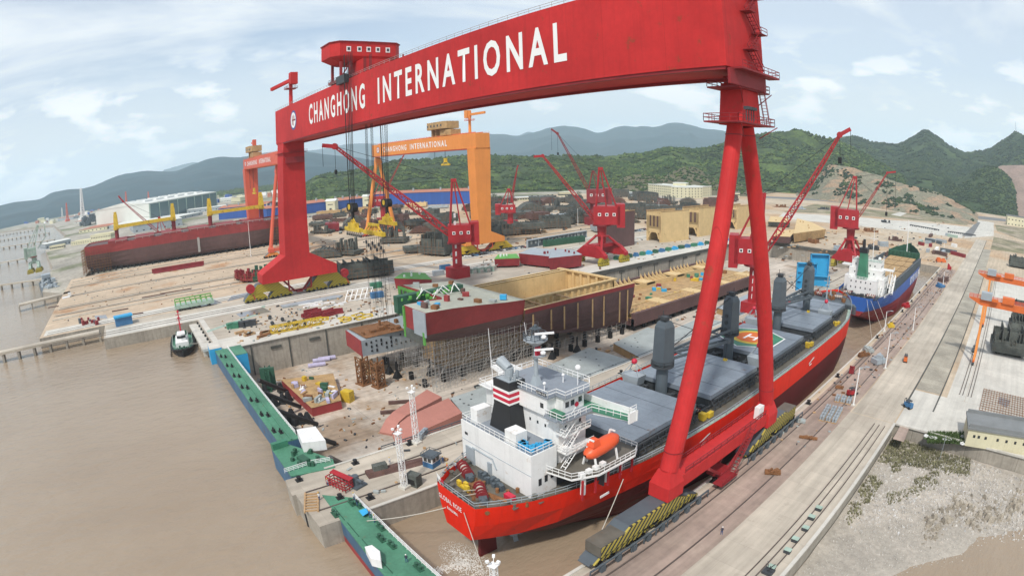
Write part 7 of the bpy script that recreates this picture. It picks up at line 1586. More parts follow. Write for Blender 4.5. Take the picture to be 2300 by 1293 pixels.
hullbox('beige curved bow section lying by the far end of the dock', [(1735, 530), (1775, 532), (1790, 515), (1745, 518)], 5, ('beige_primer', 'primer_brown', 'rust_beige'), 'beige bow sections')
hullbox('large beige pointed bow section lying open on the far yard', [(1782, 525), (1855, 515), (1825, 500), (1790, 490)], 7, ('beige_primer', 'rust_beige', 'rust_beige'), 'beige bow sections')
hullbox('beige flat plate section behind the curved bow section', [(1725, 498), (1775, 500), (1770, 488), (1730, 486)], 4, ('beige_primer', 'block_dark', 'rust_beige'), 'beige bow sections')
hullbox('leaning maroon plate section beside the hanging lifting beam', [(730, 503), (762, 502), (760, 498), (731, 499)], 7, ('maroon', 'maroon', 'rusty'), 'dark red hull sections')
for k, (px, py, L_, W_, H_, rz, mt, lab) in enumerate(((800, 478, 36, 12, 7, 55, 'rust_beige', 'beige scrap-strewn block pile before the blue sheds, left one'), (745, 480, 40, 14, 4, 50, 'rust_beige', 'low beige plate pile before the blue sheds'), (935, 465, 30, 12, 6, 50, 'beige_primer', 'beige block pile before the blue sheds, right one'), (895, 495, 20, 12, 7, 30, 'block_rust', 'rusty round-sided block behind the right lifting beam'), (985, 468, 26, 10, 3, 50, 'light_grey', 'stack of pale plates before the blue sheds'))):
    m = MB(); ribs(m, L_, W_, H_, random.Random(k+900), 'flat'); solo(m, 'plate_pile', mt, lab, 'plate pile', g(px, py), R(rz), 'plate piles before the blue sheds')
# ------------------------------------------------------------------ buildings
def shed(name, label, p0, p1, H_, depth, wall, roof, cat='shed', ridge=2.5, group=None, wins=0, gables=None, winmat='window_dark', flat=False, rows=1, wz=None, flip=1, win_w=1.6):
    """front wall from p0 to p1 (ground points), depth away from the viewer"""
    a, b = Vector((p0[0], p0[1], 0)), Vector((p1[0], p1[1], 0)); d = b-a; L_ = d.length; rz = math.atan2(d.y, d.x)
    nrm = Vector((-math.sin(rz), math.cos(rz), 0)); s = 1 if nrm.dot(a) > 0 else -1
    t = thing(name, label, cat, a, rz, group); y1 = s*depth; lo_, hi_ = min(0, y1), max(0, y1)
    m = MB(); m.box(0, L_, lo_, hi_, 0, H_); wl_ = m.build('wall', wall, t)
    m = MB()
    if flat: m.box(-.4, L_+.4, lo_-.4, hi_+.4, H_, H_+.5); m.box(0, L_, lo_, lo_+.4, H_+.5, H_+1.3); m.box(0, L_, hi_-.4, hi_, H_+.5, H_+1.3)
    else: m.xprism([(lo_-.8, H_), (hi_+.8, H_), ((lo_+hi_)/2, H_+ridge)], -.8, L_+.8)
    m.build('roof', roof, t)
    if wins:
        for r_ in range(rows):
            z = (wz or 1.4)+r_*(H_/rows)
            m = MB()
            for k in range(wins): x = (k+.5)*L_/wins; yy = -s*.06; m.box(x-win_w/2, x+win_w/2, min(0, yy), max(0, yy), z, z+min(1.7, H_/rows*.5))
            nz = max(2, int(depth/(L_/wins)))
            for k in range(nz): y = y1*(k+.5)/nz; m.box(-.06, 0, y-win_w/2, y+win_w/2, z, z+min(1.7, H_/rows*.5)); m.box(L_, L_+.06, y-win_w/2, y+win_w/2, z, z+min(1.7, H_/rows*.5))
            m.build('window', winmat, wl_)
    return t
def hat(px, top, base): return up(px, top, base).z
for k, (a, b, tp_, lab) in enumerate((((600, 492), (738, 474), 452, 'blue corrugated shed, the left part beside the red crane leg'), ((757, 472), (822, 464), 444, 'blue corrugated shed between the two cream gable fronts'), ((835, 464), (1082, 457), 428, 'long blue corrugated shed with cream end gable, in the middle distance'), ((492, 494), (600, 484), 458, 'blue shed at left behind the yellow deck cranes'))):
    p0, p1 = g(*a), g(*b); h = hat(b[0], tp_, p1); t = shed('blue_shed', lab, p0, p1, h, 46, 'shed_blue', 'roof_orange', ridge=3, group='blue sheds of the yard')
    m = MB(); L_ = (p1-p0).length; s_ = 1
    for q in range(4): m.cbox((L_*(.12+.25*q), s_*14, h+1), 2, 2, 5)
    m.mi(0); m.build('roof_vent', 'light_grey', t)
    m = MB(); m.box(L_-.2, L_+1.2, -.6, 1.4, 0, h+1.5); m.build('end_strip', 'cream', t)
for k, (px, py, tp_) in enumerate(((745, 474, 448), (827, 465, 438))):
    p = g(px, py); h = hat(px, tp_, p); m = MB(); m.hexa([(-7, -4, 0), (7, -4, 0), (7, 10, 0), (-7, 10, 0)], [(-7, -4, h-2), (7, -4, h-2), (7, 10, h-2), (-7, 10, h-2)]); t = thing('gable_front', 'cream gable front with a dark door between blue sheds, '+('left one' if k == 0 else 'right one'), 'building', p, R(48), 'cream gable fronts'); m.build('wall', 'cream', t)
    m = MB(); m.xprism([(-4.5, h-2), (10.5, h-2), (3, h+1)], -8.5, 8.5); m.build('roof', 'roof_pale', t); m = MB(); m.box(-1.8, 1.8, -4.1, -4, 0, 4.5); m.box(-4, 4, -4.1, -4, h*.55, h*.62); m.build('door', 'window_dark', t)
def block(name, label, P4, tops, mats, cat, floors, n, group=None, win='window_dark'):
    pass
p0, p1 = g(1456, 436), g(1548, 440); h = hat(1456, 414, p0)
t = shed('office_block', 'long cream office block with rows of windows at the foot of the green hill', p0, g(1545, 446), h, 30, 'cream', 'roof_pale', 'office building', flat=True, wins=20, rows=4, wz=1.6)
p0b = g(1545, 446); t = shed('office_block', 'cream office wing stepping back to the right of the long office block', p0b, g(1598, 441), hat(1598, 419, g(1598, 441)), 30, 'cream', 'roof_pale', 'office building', flat=True, wins=12, rows=4, wz=1.6)
p = g(1529, 440); m = MB(); m.cbox((0, 0, 0), 22, 16, hat(1529, 411, p)); t = thing('stair_tower', 'cream stair tower rising from the middle of the office block', 'building', p, R(20)); m.build('wall', 'cream', t); m = MB(); m.cbox((0, 0, hat(1529, 411, p)), 23, 17, .8); m.build('roof', 'roof_pale', t)
shed('gate_house', 'cream building with two rows of windows at the right edge beyond the road', g(2262, 505), g(2330, 516), hat(2262, 484, g(2262, 505)), 18, 'cream', 'roof_grey', 'building', flat=True, wins=9, rows=2, wz=1.2, win_w=2.2)
t = shed('annex', 'low cream annex with flat grey roof and square windows, right of the planting bed', g(2166, 1000), g(2330, 1026), 4.4, 9.5, 'cream', 'roof_grey', 'building', flat=True)
m = MB(); P0, P1 = g(2166, 1000), g(2330, 1026); L_ = (P1-P0).length
for f in (.09, .15, .24, .40, .52, .64, .76, .9): m.box(L_*f-.35, L_*f+.35, -.06, 0, 2.4, 3.1)
m.build('window', 'window_dark', t)
big = shed('assembly_hall', 'huge open steel hall with white stepped roof and dark open front, far left', g(337, 498), g(487, 464), hat(345, 455, g(337, 498)), 150, 'roof_pale', 'roof_pale', 'hall', ridge=7)
a, b = g(337, 498), g(487, 464); L_ = (b-a).length; hh_ = hat(345, 455, a)
m = MB(); m.box(3, L_-2, -1.2, -.8, 2, hh_-2); m.build('open_front', 'glass_teal', big)
m = MB()
for k in range(9): m.box(L_*k/8-1.2, L_*k/8+1.2, -2.2, -1.3, 0, hh_-1)
m.build('column', 'pale_green', big, per=1)
m = MB()
for k in range(6): m.box(L_*(.1+.15*k), L_*(.2+.15*k), 30, 36, hh_+2, hh_+6); m.box(L_*(.1+.15*k), L_*(.2+.15*k), 80, 86, hh_+4, hh_+8)
m.build('roof_light', 'white_paint', big)
WH_ = [((272, 485), (337, 498), 462, 3, 'roof_pale', 'roof_pale', 'pale end wall of the great hall'), ((160, 552), (222, 543), 536, 16, 'cream', 'cream', 'cream two-storey office with windows by the shore, left part'), ((205, 548), (250, 542), 524, 14, 'cream', 'cream', 'cream two-storey office with windows behind the slipway hull bow'), ((103, 560), (160, 547), 536, 40, 'light_grey', 'roof_pale', 'low pale warehouse with a long roof by the shore'), ((112, 562), (143, 557), 550, 8, 'cream', 'cream', 'small cream hut beside the pale warehouse'), ((235, 515), (375, 500), 493, 120, 'light_grey', 'roof_pale', 'pale roofed warehouse behind the yellow deck cranes'), ((300, 524), (410, 506), 490, 90, 'light_grey', 'roof_pale', 'wide pale warehouse right behind the slipway hull'), ((178, 524), (240, 515), 508, 110, 'cream', 'roof_orange', 'pinkish roofed warehouse row at far left'), ((420, 480), (505, 470), 462, 40, 'light_grey', 'roof_pale', 'white roofed open shed between the hall and the blue shed'), ((165, 503), (262, 488), 484, 120, 'roof_pale', 'roof_orange', 'long orange-pink roofed shed behind the warehouses'), ((60, 496), (118, 487), 480, 60, 'white_paint', 'white_paint', 'long white shed on the far shore'), ((85, 500), (100, 497), 489, 30, 'cream', 'cream', 'cream shed beneath the long white shed on the far shore'), ((130, 497), (165, 492), 486, 30, 'light_grey', 'roof_orange', 'small orange roofed shed on the far shore'), ((540, 455), (560, 452), 440, 40, 'cream', 'cream', 'cream house behind the blue shed near the faded crane'), ((495, 455), (520, 452), 444, 60, 'roof_pale', 'white_paint', 'white house roofs between the hall and the faded crane'), ((1258, 441), (1285, 440), 432, 10, 'cream', 'cream', 'small cream house at the foot of the green hill'), ((1150, 452), (1190, 450), 443, 20, 'cream', 'roof_pale', 'low cream shed behind the small upright jib crane'), ((1395, 440), (1425, 440), 432, 10, 'light_grey', 'roof_pale', 'pale low house left of the office block'), ((1640, 440), (1662, 441), 433, 12, 'cream', 'roof_grey', 'small grey-roofed house seen beside the shear leg')]
for (a, b, tp_, dp, wl_, rf, lab) in WH_:
    p0, p1 = g(*a), g(*b); h = max(3.5, hat(b[0], tp_, p1)); two = 'two-storey' in lab
    shed('warehouse' if not two else 'office', lab, p0, p1, h, dp, wl_, rf, 'building', ridge=max(.8, h*.15), flat=('hut' in lab or two), wins=(12 if two else 7), rows=2 if two else 1, wz=1.5, win_w=1.4 if two else 3)
# scattered small town far left and villages at the mountain foot
rr = random.Random(61); m = MB(); 
vill = []
for k in range(150):
    px = rr.uniform(-40, 640); py = 492-(px/640)*62+rr.uniform(-6, 12) if px > 120 else 503-rr.uniform(0, 9)
    if py < 432: continue
    p = g(px, py); s_ = rr.uniform(10, 26); m.mi(rr.randrange(4)).cbox(p, s_, s_*.6, rr.uniform(5, 12), rr.uniform(-.5, 1.2))
struct(m, 'village_houses', ['white_paint', 'cream', 'roof_orange', 'shed_blue'], 'stuff', 'mass of tiny houses at the foot of the far mountains')
# far shipyard masts at left
for k, (px, py, tp_, lab, mt) in enumerate(((187, 497, 422, 'slender white derrick tower of a drilling rig at far left', 'white_paint'), (152, 497, 455, 'small red lattice mast at far left beside the derrick tower', 'orange_red'), (141, 494, 466, 'thin white mast with a ball top on the far shore', 'white_paint'), (285, 470, 430, 'faint red lattice tower far behind the great hall', 'orange_red'), (335, 462, 430, 'short faint red tower far behind the great hall roof', 'orange_red'))):
    p = g(px, py); h = up(px, tp_, p).z; m = MB(); w_ = h*.13; m.truss((0, 0, 0), (0, 0, h), w_, w_, 8, w_*.10+.3, .25); m.cbox((0, 0, 0), w_*2, w_*2, h*.12); solo(m, 'derrick_tower', mt, lab, 'tower', p, .4)
# rig block under the derrick
p = g(200, 505); m = MB(); rr = random.Random(5)
for k in range(30): m.cbox((rr.uniform(-40, 40), rr.uniform(-20, 20), rr.choice([0, 6, 12])), rr.uniform(5, 16), rr.uniform(5, 12), rr.uniform(5, 14))
solo(m, 'drilling_rig', 'mast_grey', 'grey mass of a drilling rig hull beneath the white derrick tower', 'drilling rig', p, .3)
# jetties on the left water
def jetty(name, label, a, b, wd, zz=0.0, legs=True, step=9):
    A_, B_ = g(*a, zz), g(*b, zz); d = B_-A_; L_ = d.length; t = thing('jetty', label, 'jetty', (A_.x, A_.y, 0), math.atan2(d.y, d.x), 'concrete jetties')
    m = MB(); m.box(0, L_, -wd/2, wd/2, zz-1.2, zz); m.build('deck', 'concrete', t)
    m = MB(); n = max(2, int(L_/step))
    for k in range(n+1): x = L_*k/n; m.box(x-.6, x+.6, -wd/2+.2, wd/2-.2, -9, zz-1.2)
    m.build('pile', 'quay_wall', t); return t
jetty('j', 'long concrete jetty leading off the left edge of the picture, in front', (222, 742), (-60, 803), 5)
jetty('j', 'short stub jetty with piles sticking out from the slipway front', (158, 655), (42, 683), 8)
jetty('j', 'thin jetty across the water behind the scrap barge', (150, 618), (-40, 645), 3.5, step=14)
jetty('j', 'thin jetty crossing the far water, the nearest of the distant ones', (80, 575), (-40, 597), 4, step=16)
jetty('j', 'thin jetty crossing the far water, the second of the distant ones', (122, 537), (-40, 562), 4.5, step=20)
jetty('j', 'thin jetty crossing the far water, the third of the distant ones', (110, 522), (-40, 545), 4.5, step=22)
jetty('j', 'thin jetty crossing the far water, the farthest one', (100, 512), (-40, 534), 5, step=26)
# fender strip quay front at the tug
m = MB()
for k in range(9): m.cbox((-256+6*k, 26.6, -4), 1, .8, 3.6)
solo(m, 'fender', 'rubber', 'row of black rubber fenders on the quay face behind the tug', 'fender')
m = MB(); m.box(-262, -214, 22.6, 26.9, -2.2, -1.2)
for k in range(7): m.box(-260+7*k, -259+7*k, 23, 26.9, -9, -2.2)
solo(m, 'mooring_strip', 'concrete_light', 'narrow lower concrete mooring strip beside the tug', 'jetty')
# tug
tg = thing('tugboat', 'green and black tugboat with a red mast, moored in the quay corner', 'tugboat', (-237, 16.5, SEA), R(-6))
tst = [(-15, 4.0, 0, 2.0, .3), (-12, 4.8, -1, 2.0, .2), (0, 5.3, -2, 2.0, .1), (8, 4.9, -2, 2.4, .2), (12.5, 3.4, -2, 2.9, .4), (14.5, 1.6, -1, 3.2, .7), (15.2, .1, 0, 3.3, 1)]
hb = thing('x', None, None); hb.rotation_euler = (0, 0, R(-90)); hb.parent = tg; hb.name = 'tug_hull'
hull_mesh('hull_plating', tst, [-1.5, 0, 1.0], lambda z: 0, ['black_paint'], hb, 2, 'green_deck', 0)
m = MB(); 
for (y0, b0_, _, z0, _), (y1, b1_, _, z1, _) in zip(tst, tst[1:]):
    for q in (-1, 1): m.tube((y0, -q*b0_, z0-.3), (y1, -q*b1_, z1-.3), .45, n=8)
for k in range(9): m.tube((-13+3*k, -5.3, .4), (-13+3*k, -5.6, .4), .7, n=10)
m.build('fender', 'rubber', tg)
m = MB(); m.box(-8, 6, -2.9, 2.9, 1.2, 3.4); m.box(-3, 6, -2.6, 2.6, 3.4, 3.6); dh = m.build('deck_house', 'white_paint', tg)
m = MB(); m.prism([(-2, -1.7), (3.2, -1.9), (4, 0), (3.2, 1.9), (-2, 1.7)], 3.6, 6.4); m.build('wheelhouse', 'white_paint', dh)
m = MB(); m.prism([(-1.9, -1.76), (3.25, -1.96), (4.07, 0), (3.25, 1.96), (-1.9, 1.76)], 4.7, 5.8); m.build('window', 'window_dark', dh)
m = MB(); m.rail([(-8, -2.8, 3.4), (-8, 2.8, 3.4), (6, 2.8, 3.4)], 1, 1.4, .08); m.rail([(12, -2.2, 2.6), (6, -4.4, 2.2), (-12, -4.6, 1.6)], .9, 2, .08); m.rail([(12, 2.2, 2.6), (6, 4.4, 2.2), (-12, 4.6, 1.6)], .9, 2, .08); m.build('railing', 'pale_green', dh)
m = MB(); m.tube((-3.4, 0, 3.4), (-3.4, 0, 15), .4, .2, n=8)
for z in (9, 11, 13): m.bar((-3.4, -1.2, z), (-3.4, 1.2, z), .18)
m.cbox((-3.4, 0, 14), 1, 1, .4); m.cbox((-3.4, 0, 11.5), .8, 1.4, .3); m.build('mast', 'stripe_red', tg)
m = MB(); rr = random.Random(8)
for k in range(16): m.cbox((rr.uniform(7, 11), rr.uniform(-2.5, 2.5), 1.4), .8, .8, rr.uniform(.6, 1.4))
m.tube((-10, 0, 1.6), (-10, 0, 3), .6, n=8); m.tube((-6, -1.9, 3.4), (-6, -1.9, 5.4), .5, n=8); m.tube((-6, 1.9, 3.4), (-6, 1.9, 5.4), .5, n=8); m.build('winch', 'dark_green', tg)
line((-229, 19, -2), (-222, 26, -.6), 'tug mooring rope to the quay corner', .3)
# barge of scrap at the far left shore
p = g(110, 650, SEA); m = MB(); rr = random.Random(14); m.cbox((0, 0, -1), 70, 16, 4.5)
for k in range(60): m.mi(k % 2).cbox((rr.uniform(-32, 32), rr.uniform(-6, 6), 3), rr.uniform(2, 8), rr.uniform(1, 4), rr.uniform(1, 5), rr.random())
m.mi(1).cbox((-26, 0, 3), 12, 9, 7); solo(m, 'barge', ['mast_grey', 'light_grey'], 'grey barge heaped with scrap at the left shore beside the green crane', 'barge', p, R(12))
p = g(151, 682, -4); m = MB(); m.cbox((0, 0, 0), 5, 12, 2.2, 0); m.mi(1).cbox((0, 0, 2.2), 4, 6, 2.4); m.cbox((0, 3, 4.6), 2.4, 2.4, 2.2); solo(m, 'workboat', ['mast_grey', 'white_paint'], 'small white and grey workboat at the front edge of the slipway', 'boat', p, R(10))
# ------------------------------------------------------------------ quay objects at left
p = g(279, 728); m = MB(); m.mi(0).cbox((0, 0, 0), 5.6, 9, 4.2); m.mi(1).hexa([(-3.2, -5, 4.2), (3.2, -5, 4.2), (3.2, 5, 4.2), (-3.2, 5, 4.2)], [(-3.2, -5, 4.4), (3.2, -5, 5.0), (3.2, 5, 5.0), (-3.2, 5, 4.4)]); t = thing('hut', 'small blue-roofed hut on the quay left of the tug', 'hut', p, R(5)); MB().cbox((0, 0, 0), 5.6, 9, 4).build('wall', 'blue_paint', t)
m = MB(); m.hexa([(-3.4, -5, 4), (3.4, -5, 4), (3.4, 5, 4), (-3.4, 5, 4)], [(-3.4, -5, 4.3), (3.4, -5, 4.8), (3.4, 5, 4.8), (-3.4, 5, 4.3)]); m.build('roof', 'bright_blue', t)
p = g(437, 690); t = thing('transport_cradle', 'pale green transport cradle frame on wheels, on the crane lane above the tug', 'cradle', p, R(88)); m = MB(); m.cbox((0, 0, 1.2), 21, 7, 1.6); m.build('platform', 'pale_green', t)
m = MB()
for k in range(8):
    for q in (-1, 1): m.bar((-10+2.8*k, q*3.2, 2.8), (-10+2.8*k, q*3.2, 5), .4)
m.bar((-10, 3.2, 5), (10, 3.2, 5), .5); m.bar((-10, -3.2, 5), (10, -3.2, 5), .5); m.build('side_frame', 'bright_green', t)
m = MB()
for k in range(4):
    for q in (-1, 1): m.tube((-8+5.3*k, q*3, .7), (-8+5.3*k, q*3.5, .7), .7, n=10)
m.build('wheel', 'rubber', t)
p = g(400, 604); m = MB(); m.bar((-21, 0, 1.6), (21, 0, 1.6), 1.2, 3.0); m.bar((-20, -3, .4), (20, -3, .4), 5, .4); solo(m, 'red_girder', 'maroon', 'long dark red girder lying on the slipway beside the big hull', 'girder', p, R(87))
for k, (px, py, L_, rz) in enumerate(((345, 665, 15, 86), (395, 655, 20, 86), (120, 690, 8, 80), (270, 697, 10, 86), (310, 705, 6, 80))):
    m = MB(); m.bar((-L_/2, 0, .3), (L_/2, 0, .3), .8, .5); solo(m, 'steel_beam', 'block_rust', 'rusty steel beam lying on the slipway ground, '+['second','third','first','fourth','fifth'][k]+' from the lower left', 'beam', g(px, py), R(rz), 'rusty beams on the slipway')
rr = random.Random(71)
for k in range(12):
    px, py = 180+k*3.8, 730-rr.uniform(0, 12); m = MB(); m.cbox((0, 0, 0), rr.uniform(1.2, 2.4), rr.uniform(1, 2), rr.uniform(1, 2.6))
    solo(m, 'gas_rack', 'maroon' if k % 3 else 'mast_grey', 'small rack in the red and grey row at the front quay edge, '+ORD[k]+' from left', 'rack', g(px, py), R(rr.uniform(0, 30)), 'racks along the front quay edge')
# materials laid out between the dock and the crane rail
rr = random.Random(72); items = []
for k in range(16): items.append(('pipe_rack', 'maroon', (rr.uniform(690, 755), rr.uniform(700, 716)), (rr.uniform(3, 7), rr.uniform(1, 2), rr.uniform(.8, 2)), 'maroon steel piece in the strip beside the dry dock', 'steel piece', 'maroon steel pieces beside the dry dock'))
for k in range(9): items.append(('steel_jig', 'yellow_paint', (700+rr.uniform(0, 130), 722-rr.uniform(0, 18)), (rr.uniform(3, 6), rr.uniform(3, 5), .4), 'flat yellow steel frame lying in the laydown strip', 'frame', 'yellow frames beside the dry dock'))
for k in range(12): items.append(('plate', 'white_paint', (rr.uniform(690, 760), rr.uniform(672, 690)), (rr.uniform(5, 11), rr.uniform(.8, 1.6), .5), 'white steel profile laid near the crane rail', 'steel profile', 'white steel profiles near the crane rail'))
for k in range(10): items.append(('drum', 'dark_steel', (rr.uniform(600, 690), rr.uniform(712, 740)), (1.6, 1.6, 1.3), 'dark drum in the laydown strip left of the yellow truss', 'drum', 'dark drums beside the dry dock'))
for k in range(5): items.append(('bin', 'green_paint' if k < 2 else 'dark_steel', (517+13*k, 738-2*k), (2.6, 2.2, 2.2), None, 'bin', 'bins near the quay corner'))
for k in range(8): items.append(('pallet', 'rusty' if k % 2 else 'wood', (rr.uniform(520, 600), rr.uniform(742, 756)), (rr.uniform(2, 6), 1.6, .8), 'low pallet load near the quay corner', 'pallet', 'pallet loads near the quay corner'))
items.sort(key=lambda i: (i[0], i[2][0])); ci = {}
for k, (nm, mt, (px, py), (a, b, c), lab, cat, grp) in enumerate(items):
    i = ci.get(nm, 0); ci[nm] = i+1; lab = (lab+', '+ORD[i]+' from left') if lab else ORD[i]+' open bin from the left in the row near the quay corner'
    m = MB()
    if nm == 'steel_jig': m.cbox((0, b/2, 0), a, .5, c); m.cbox((0, -b/2, 0), a, .5, c); m.cbox((a/2, 0, 0), .5, b, c); m.cbox((-a/2, 0, 0), .5, b, c)
    elif nm == 'drum': m.tube((0, -.7, .8), (0, .7, .8), .8, n=12)
    elif nm == 'pipe_rack':
        for q in range(3): m.cbox((0, -b+q*b*.8, 0), a, b*.5, c*(.4+.3*q))
    elif nm == 'bin': m.cbox((0, 0, 0), a, b, c); m.cbox((0, 0, c), a+.2, b+.2, .15)
    else: m.cbox((0, 0, 0), a, b, c)
    solo(m, nm, mt, lab, cat, g(px, py), R(rr.uniform(60, 110)), grp)
p = g(668, 738); m = MB(); m.truss((-11, 0, 1.5), (11, 0, 1.5), 2.4, 2.4, 9, .22); solo(m, 'truss', 'yellow_paint', 'yellow lattice truss lying along the dry dock edge', 'truss', p, R(88))
p = g(700, 678); m = MB(); m.prism([(-15, -2.2), (13, -3), (16, 0), (13, 3), (-15, 2.2)], .1, .7); solo(m, 'ground_slab', 'light_grey', 'long pale plate beneath the tie frame of the red crane leg', 'plate', p, R(88))
p = g(800, 672); m = MB()
for k in range(6): m.bar((-6+2.4*k, -2, 0), (-3+2.4*k, 2, 4.2), .35)
m.bar((-6, -2, .3), (8, -2, .3), .35); m.bar((-3, 2, 4.2), (9, 2, 4.2), .35); m.bar((-5, 0, 2), (8, 0, 2), .3); solo(m, 'steel_jig', 'letter_white', 'white lattice stair frame standing behind the green stern block', 'frame', p, R(80))
for k, (px, py, c_, lab) in enumerate(((847, 668, 'blue_paint', 'blue container hut behind the green stern block'), (845, 646, 'green_paint', 'green low container at the dock edge'), (1000, 605, 'blue_paint', 'blue generator container by the red column crane'), (985, 618, 'light_grey', 'grey hut by the red column crane'))):
    m = MB(); m.cbox((0, 0, 0), 6, 2.6, 2.7)
    for q in range(8): m.cbox((-2.6+.75*q, -1.33, .2), .2, .1, 2.3)
    solo(m, 'container', c_, lab, 'container', g(px, py), R(80))
p = g(1075, 612); m = MB()
for k in range(5): m.cbox((-8+4*k, 0, 0), 1, 3, 2.4); m.bar((-8+4*k, -1.5, 2.4), (-4+4*k, 1.5, 3), .3)
m.bar((-9, 0, 2), (9, 0, 2), .6); solo(m, 'steel_jig', 'pale_green', 'pale green pipe frame on the ground right of the red column crane', 'frame', p, R(75))
for k in range(18):
    px = 1160+k*27; px = 1385+k*14.5; py = 583-(px-1385)*.172; m = MB(); m.cbox((0, 0, 0), rr.uniform(3, 5), 2.4, rr.uniform(1.4, 2.4)); m.cbox((0, 0, 1.4), 1.6, 2.6, .9)
    c_ = ['green_paint', 'bright_blue', 'dark_green', 'blue_paint'][k % 4]; solo(m, 'equipment_box', c_, f'{["green","bright blue","dark green","blue"][k % 4]} equipment box at the dock edge, {ORD[k]} from the left', 'box', g(px, py), R(85), 'equipment boxes along the dock edge')
m = MB(); m.cbox((0, 0, 0), 36, 3, 4); 
for k in range(12): m.cbox((-17+3*k, 0, 4), .4, 3.2, .6)
solo(m, 'hedge_fence', 'dark_green', 'long dark green barrier behind the white-topped hull sections', 'barrier', g(1268, 548), R(85))
# notice wall
a, b = g(1184, 557), g(1316, 533); h = up(1184, 541, a).z; nb = thing('notice_wall', 'long low grey notice wall with white frame beside the yard road', 'notice board', a, math.atan2(b.y-a.y, b.x-a.x)); L_ = (b-a).length
m = MB(); m.box(0, L_, -.4, .1, 0, h); m.build('panel', 'mast_grey', nb); m = MB()
for k in range(7): x = L_*k/6; m.box(x-.35, x+.35, -.8, .4, 0, h+.4)
m.box(0, L_, -1.2, .8, h, h+.5); m.build('frame', 'light_grey', nb)
m = MB()
for k in range(14): x = L_*(k+.7)/15; m.box(x, x+1.6, -.55, -.42, h*.45, h*.8)
m.build('poster', 'plate_grey', nb); m = MB(); m.box(L_*.38, L_*.47, -.52, -.42, h*.3, h*.7); m.build('red_poster', 'stripe_red', nb)
# ------------------------------------------------------------------ right quay and yard
car_i = 0
def car(px, py, rz, mt, label, group='cars parked in rows'):
    t = thing('parked_car', label, 'car', g(px, py), rz, group); m = MB(); m.hexa([(-2.2, -.88, .35), (2.2, -.88, .35), (2.2, .88, .35), (-2.2, .88, .35)], [(-2.15, -.86, .95), (2.1, -.86, .9), (2.1, .86, .9), (-2.15, .86, .95)]); m.build('body', mt, t)
    m = MB(); m.hexa([(-1.5, -.8, .94), (1.1, -.8, .92), (1.1, .8, .92), (-1.5, .8, .94)], [(-1.1, -.68, 1.45), (.5, -.68, 1.45), (.5, .68, 1.45), (-1.1, .68, 1.45)]); m.build('cabin', 'window_dark', t)
    for x in (-1.35, 1.35): m = MB(); m.tube((x, -.9, .34), (x, .9, .34), .34, n=8); m.build('wheel', 'rubber', t)
carcol = ['black_paint', 'white_paint', 'mast_grey', 'black_paint', 'light_grey', 'blue_paint', 'white_paint', 'black_paint', 'maroon']
cw_ = {'black_paint': 'black', 'white_paint': 'white', 'mast_grey': 'dark grey', 'light_grey': 'silver', 'blue_paint': 'blue', 'maroon': 'dark red'}
for k in range(9): c_ = carcol[k]; car(1122+6.6*k, 564-1.0*k, R(20), c_, f'{cw_[c_]} car, {ORD[k]} from the left in the row beside the white-topped hull sections')
for k in range(16):
    c_ = carcol[(k*2+1) % 9]; px = 1050+(k % 8)*8.2+rr.uniform(-1, 1); py = 577-(k % 8)*1.3-(k//8)*6; car(px, py, R(25), c_, f'{cw_[c_]} car under the orange crane base, {ORD[k % 8]} from left in the {"front" if k < 8 else "back"} row')
for k in range(6): c_ = carcol[(k+3) % 9]; car(1425+4.6*k, 520-.8*k, R(30), c_, f'{cw_[c_]} car on the road behind the big tank sections, {ORD[k]} from the left')
def lamp(px, py, top, label, arm=0):
    b = g(px, py); h = up(top[0], top[1], b).z; t = thing('lamp_post', label, 'lamp post', b, 0, 'slender white lamp posts'); m = MB(); m.tube((0, 0, 0), (0, 0, h), .24, .12, n=8); m.build('pole', 'letter_white', t); m = MB(); m.bar((0, 0, h), (2.0, .6, h+.5), .12); m.cbox((2.0, .6, h+.35), 1.2, .5, .2, .3); m.build('lamp_head', 'light_grey', t); m = MB(); m.cbox((0, 0, 0), 1.1, 1.1, .4); m.build('base', 'concrete_light', t)
for a in (((1916, 911), (1936, 826), 'white lamp post on the right quay, nearest to the camera'), ((1988, 828), (2001, 748), 'white lamp post on the right quay, second nearest'), ((2050, 742), (2056, 690), 'white lamp post on the right quay, third nearest'), ((1986, 745), (1995, 700), 'white lamp post at the dock edge near the blue ship lines'), ((2118, 640), (2122, 610), 'white lamp post on the right quay, farthest'), ((564, 577), (556, 497), 'tall white lamp post in front of the slipway hull'), ((1480, 480), (1480, 452), 'thin lamp post among the far blocks left of the office'), ((1298, 505), (1298, 468), 'thin lamp post among the blocks left of the portal crane'), ((870, 510), (870, 490), 'thin lamp post beside the small red crane'), ((2120, 560), (2120, 545), 'short lamp post by the container stacks')): lamp(*a[0], a[1], a[2])
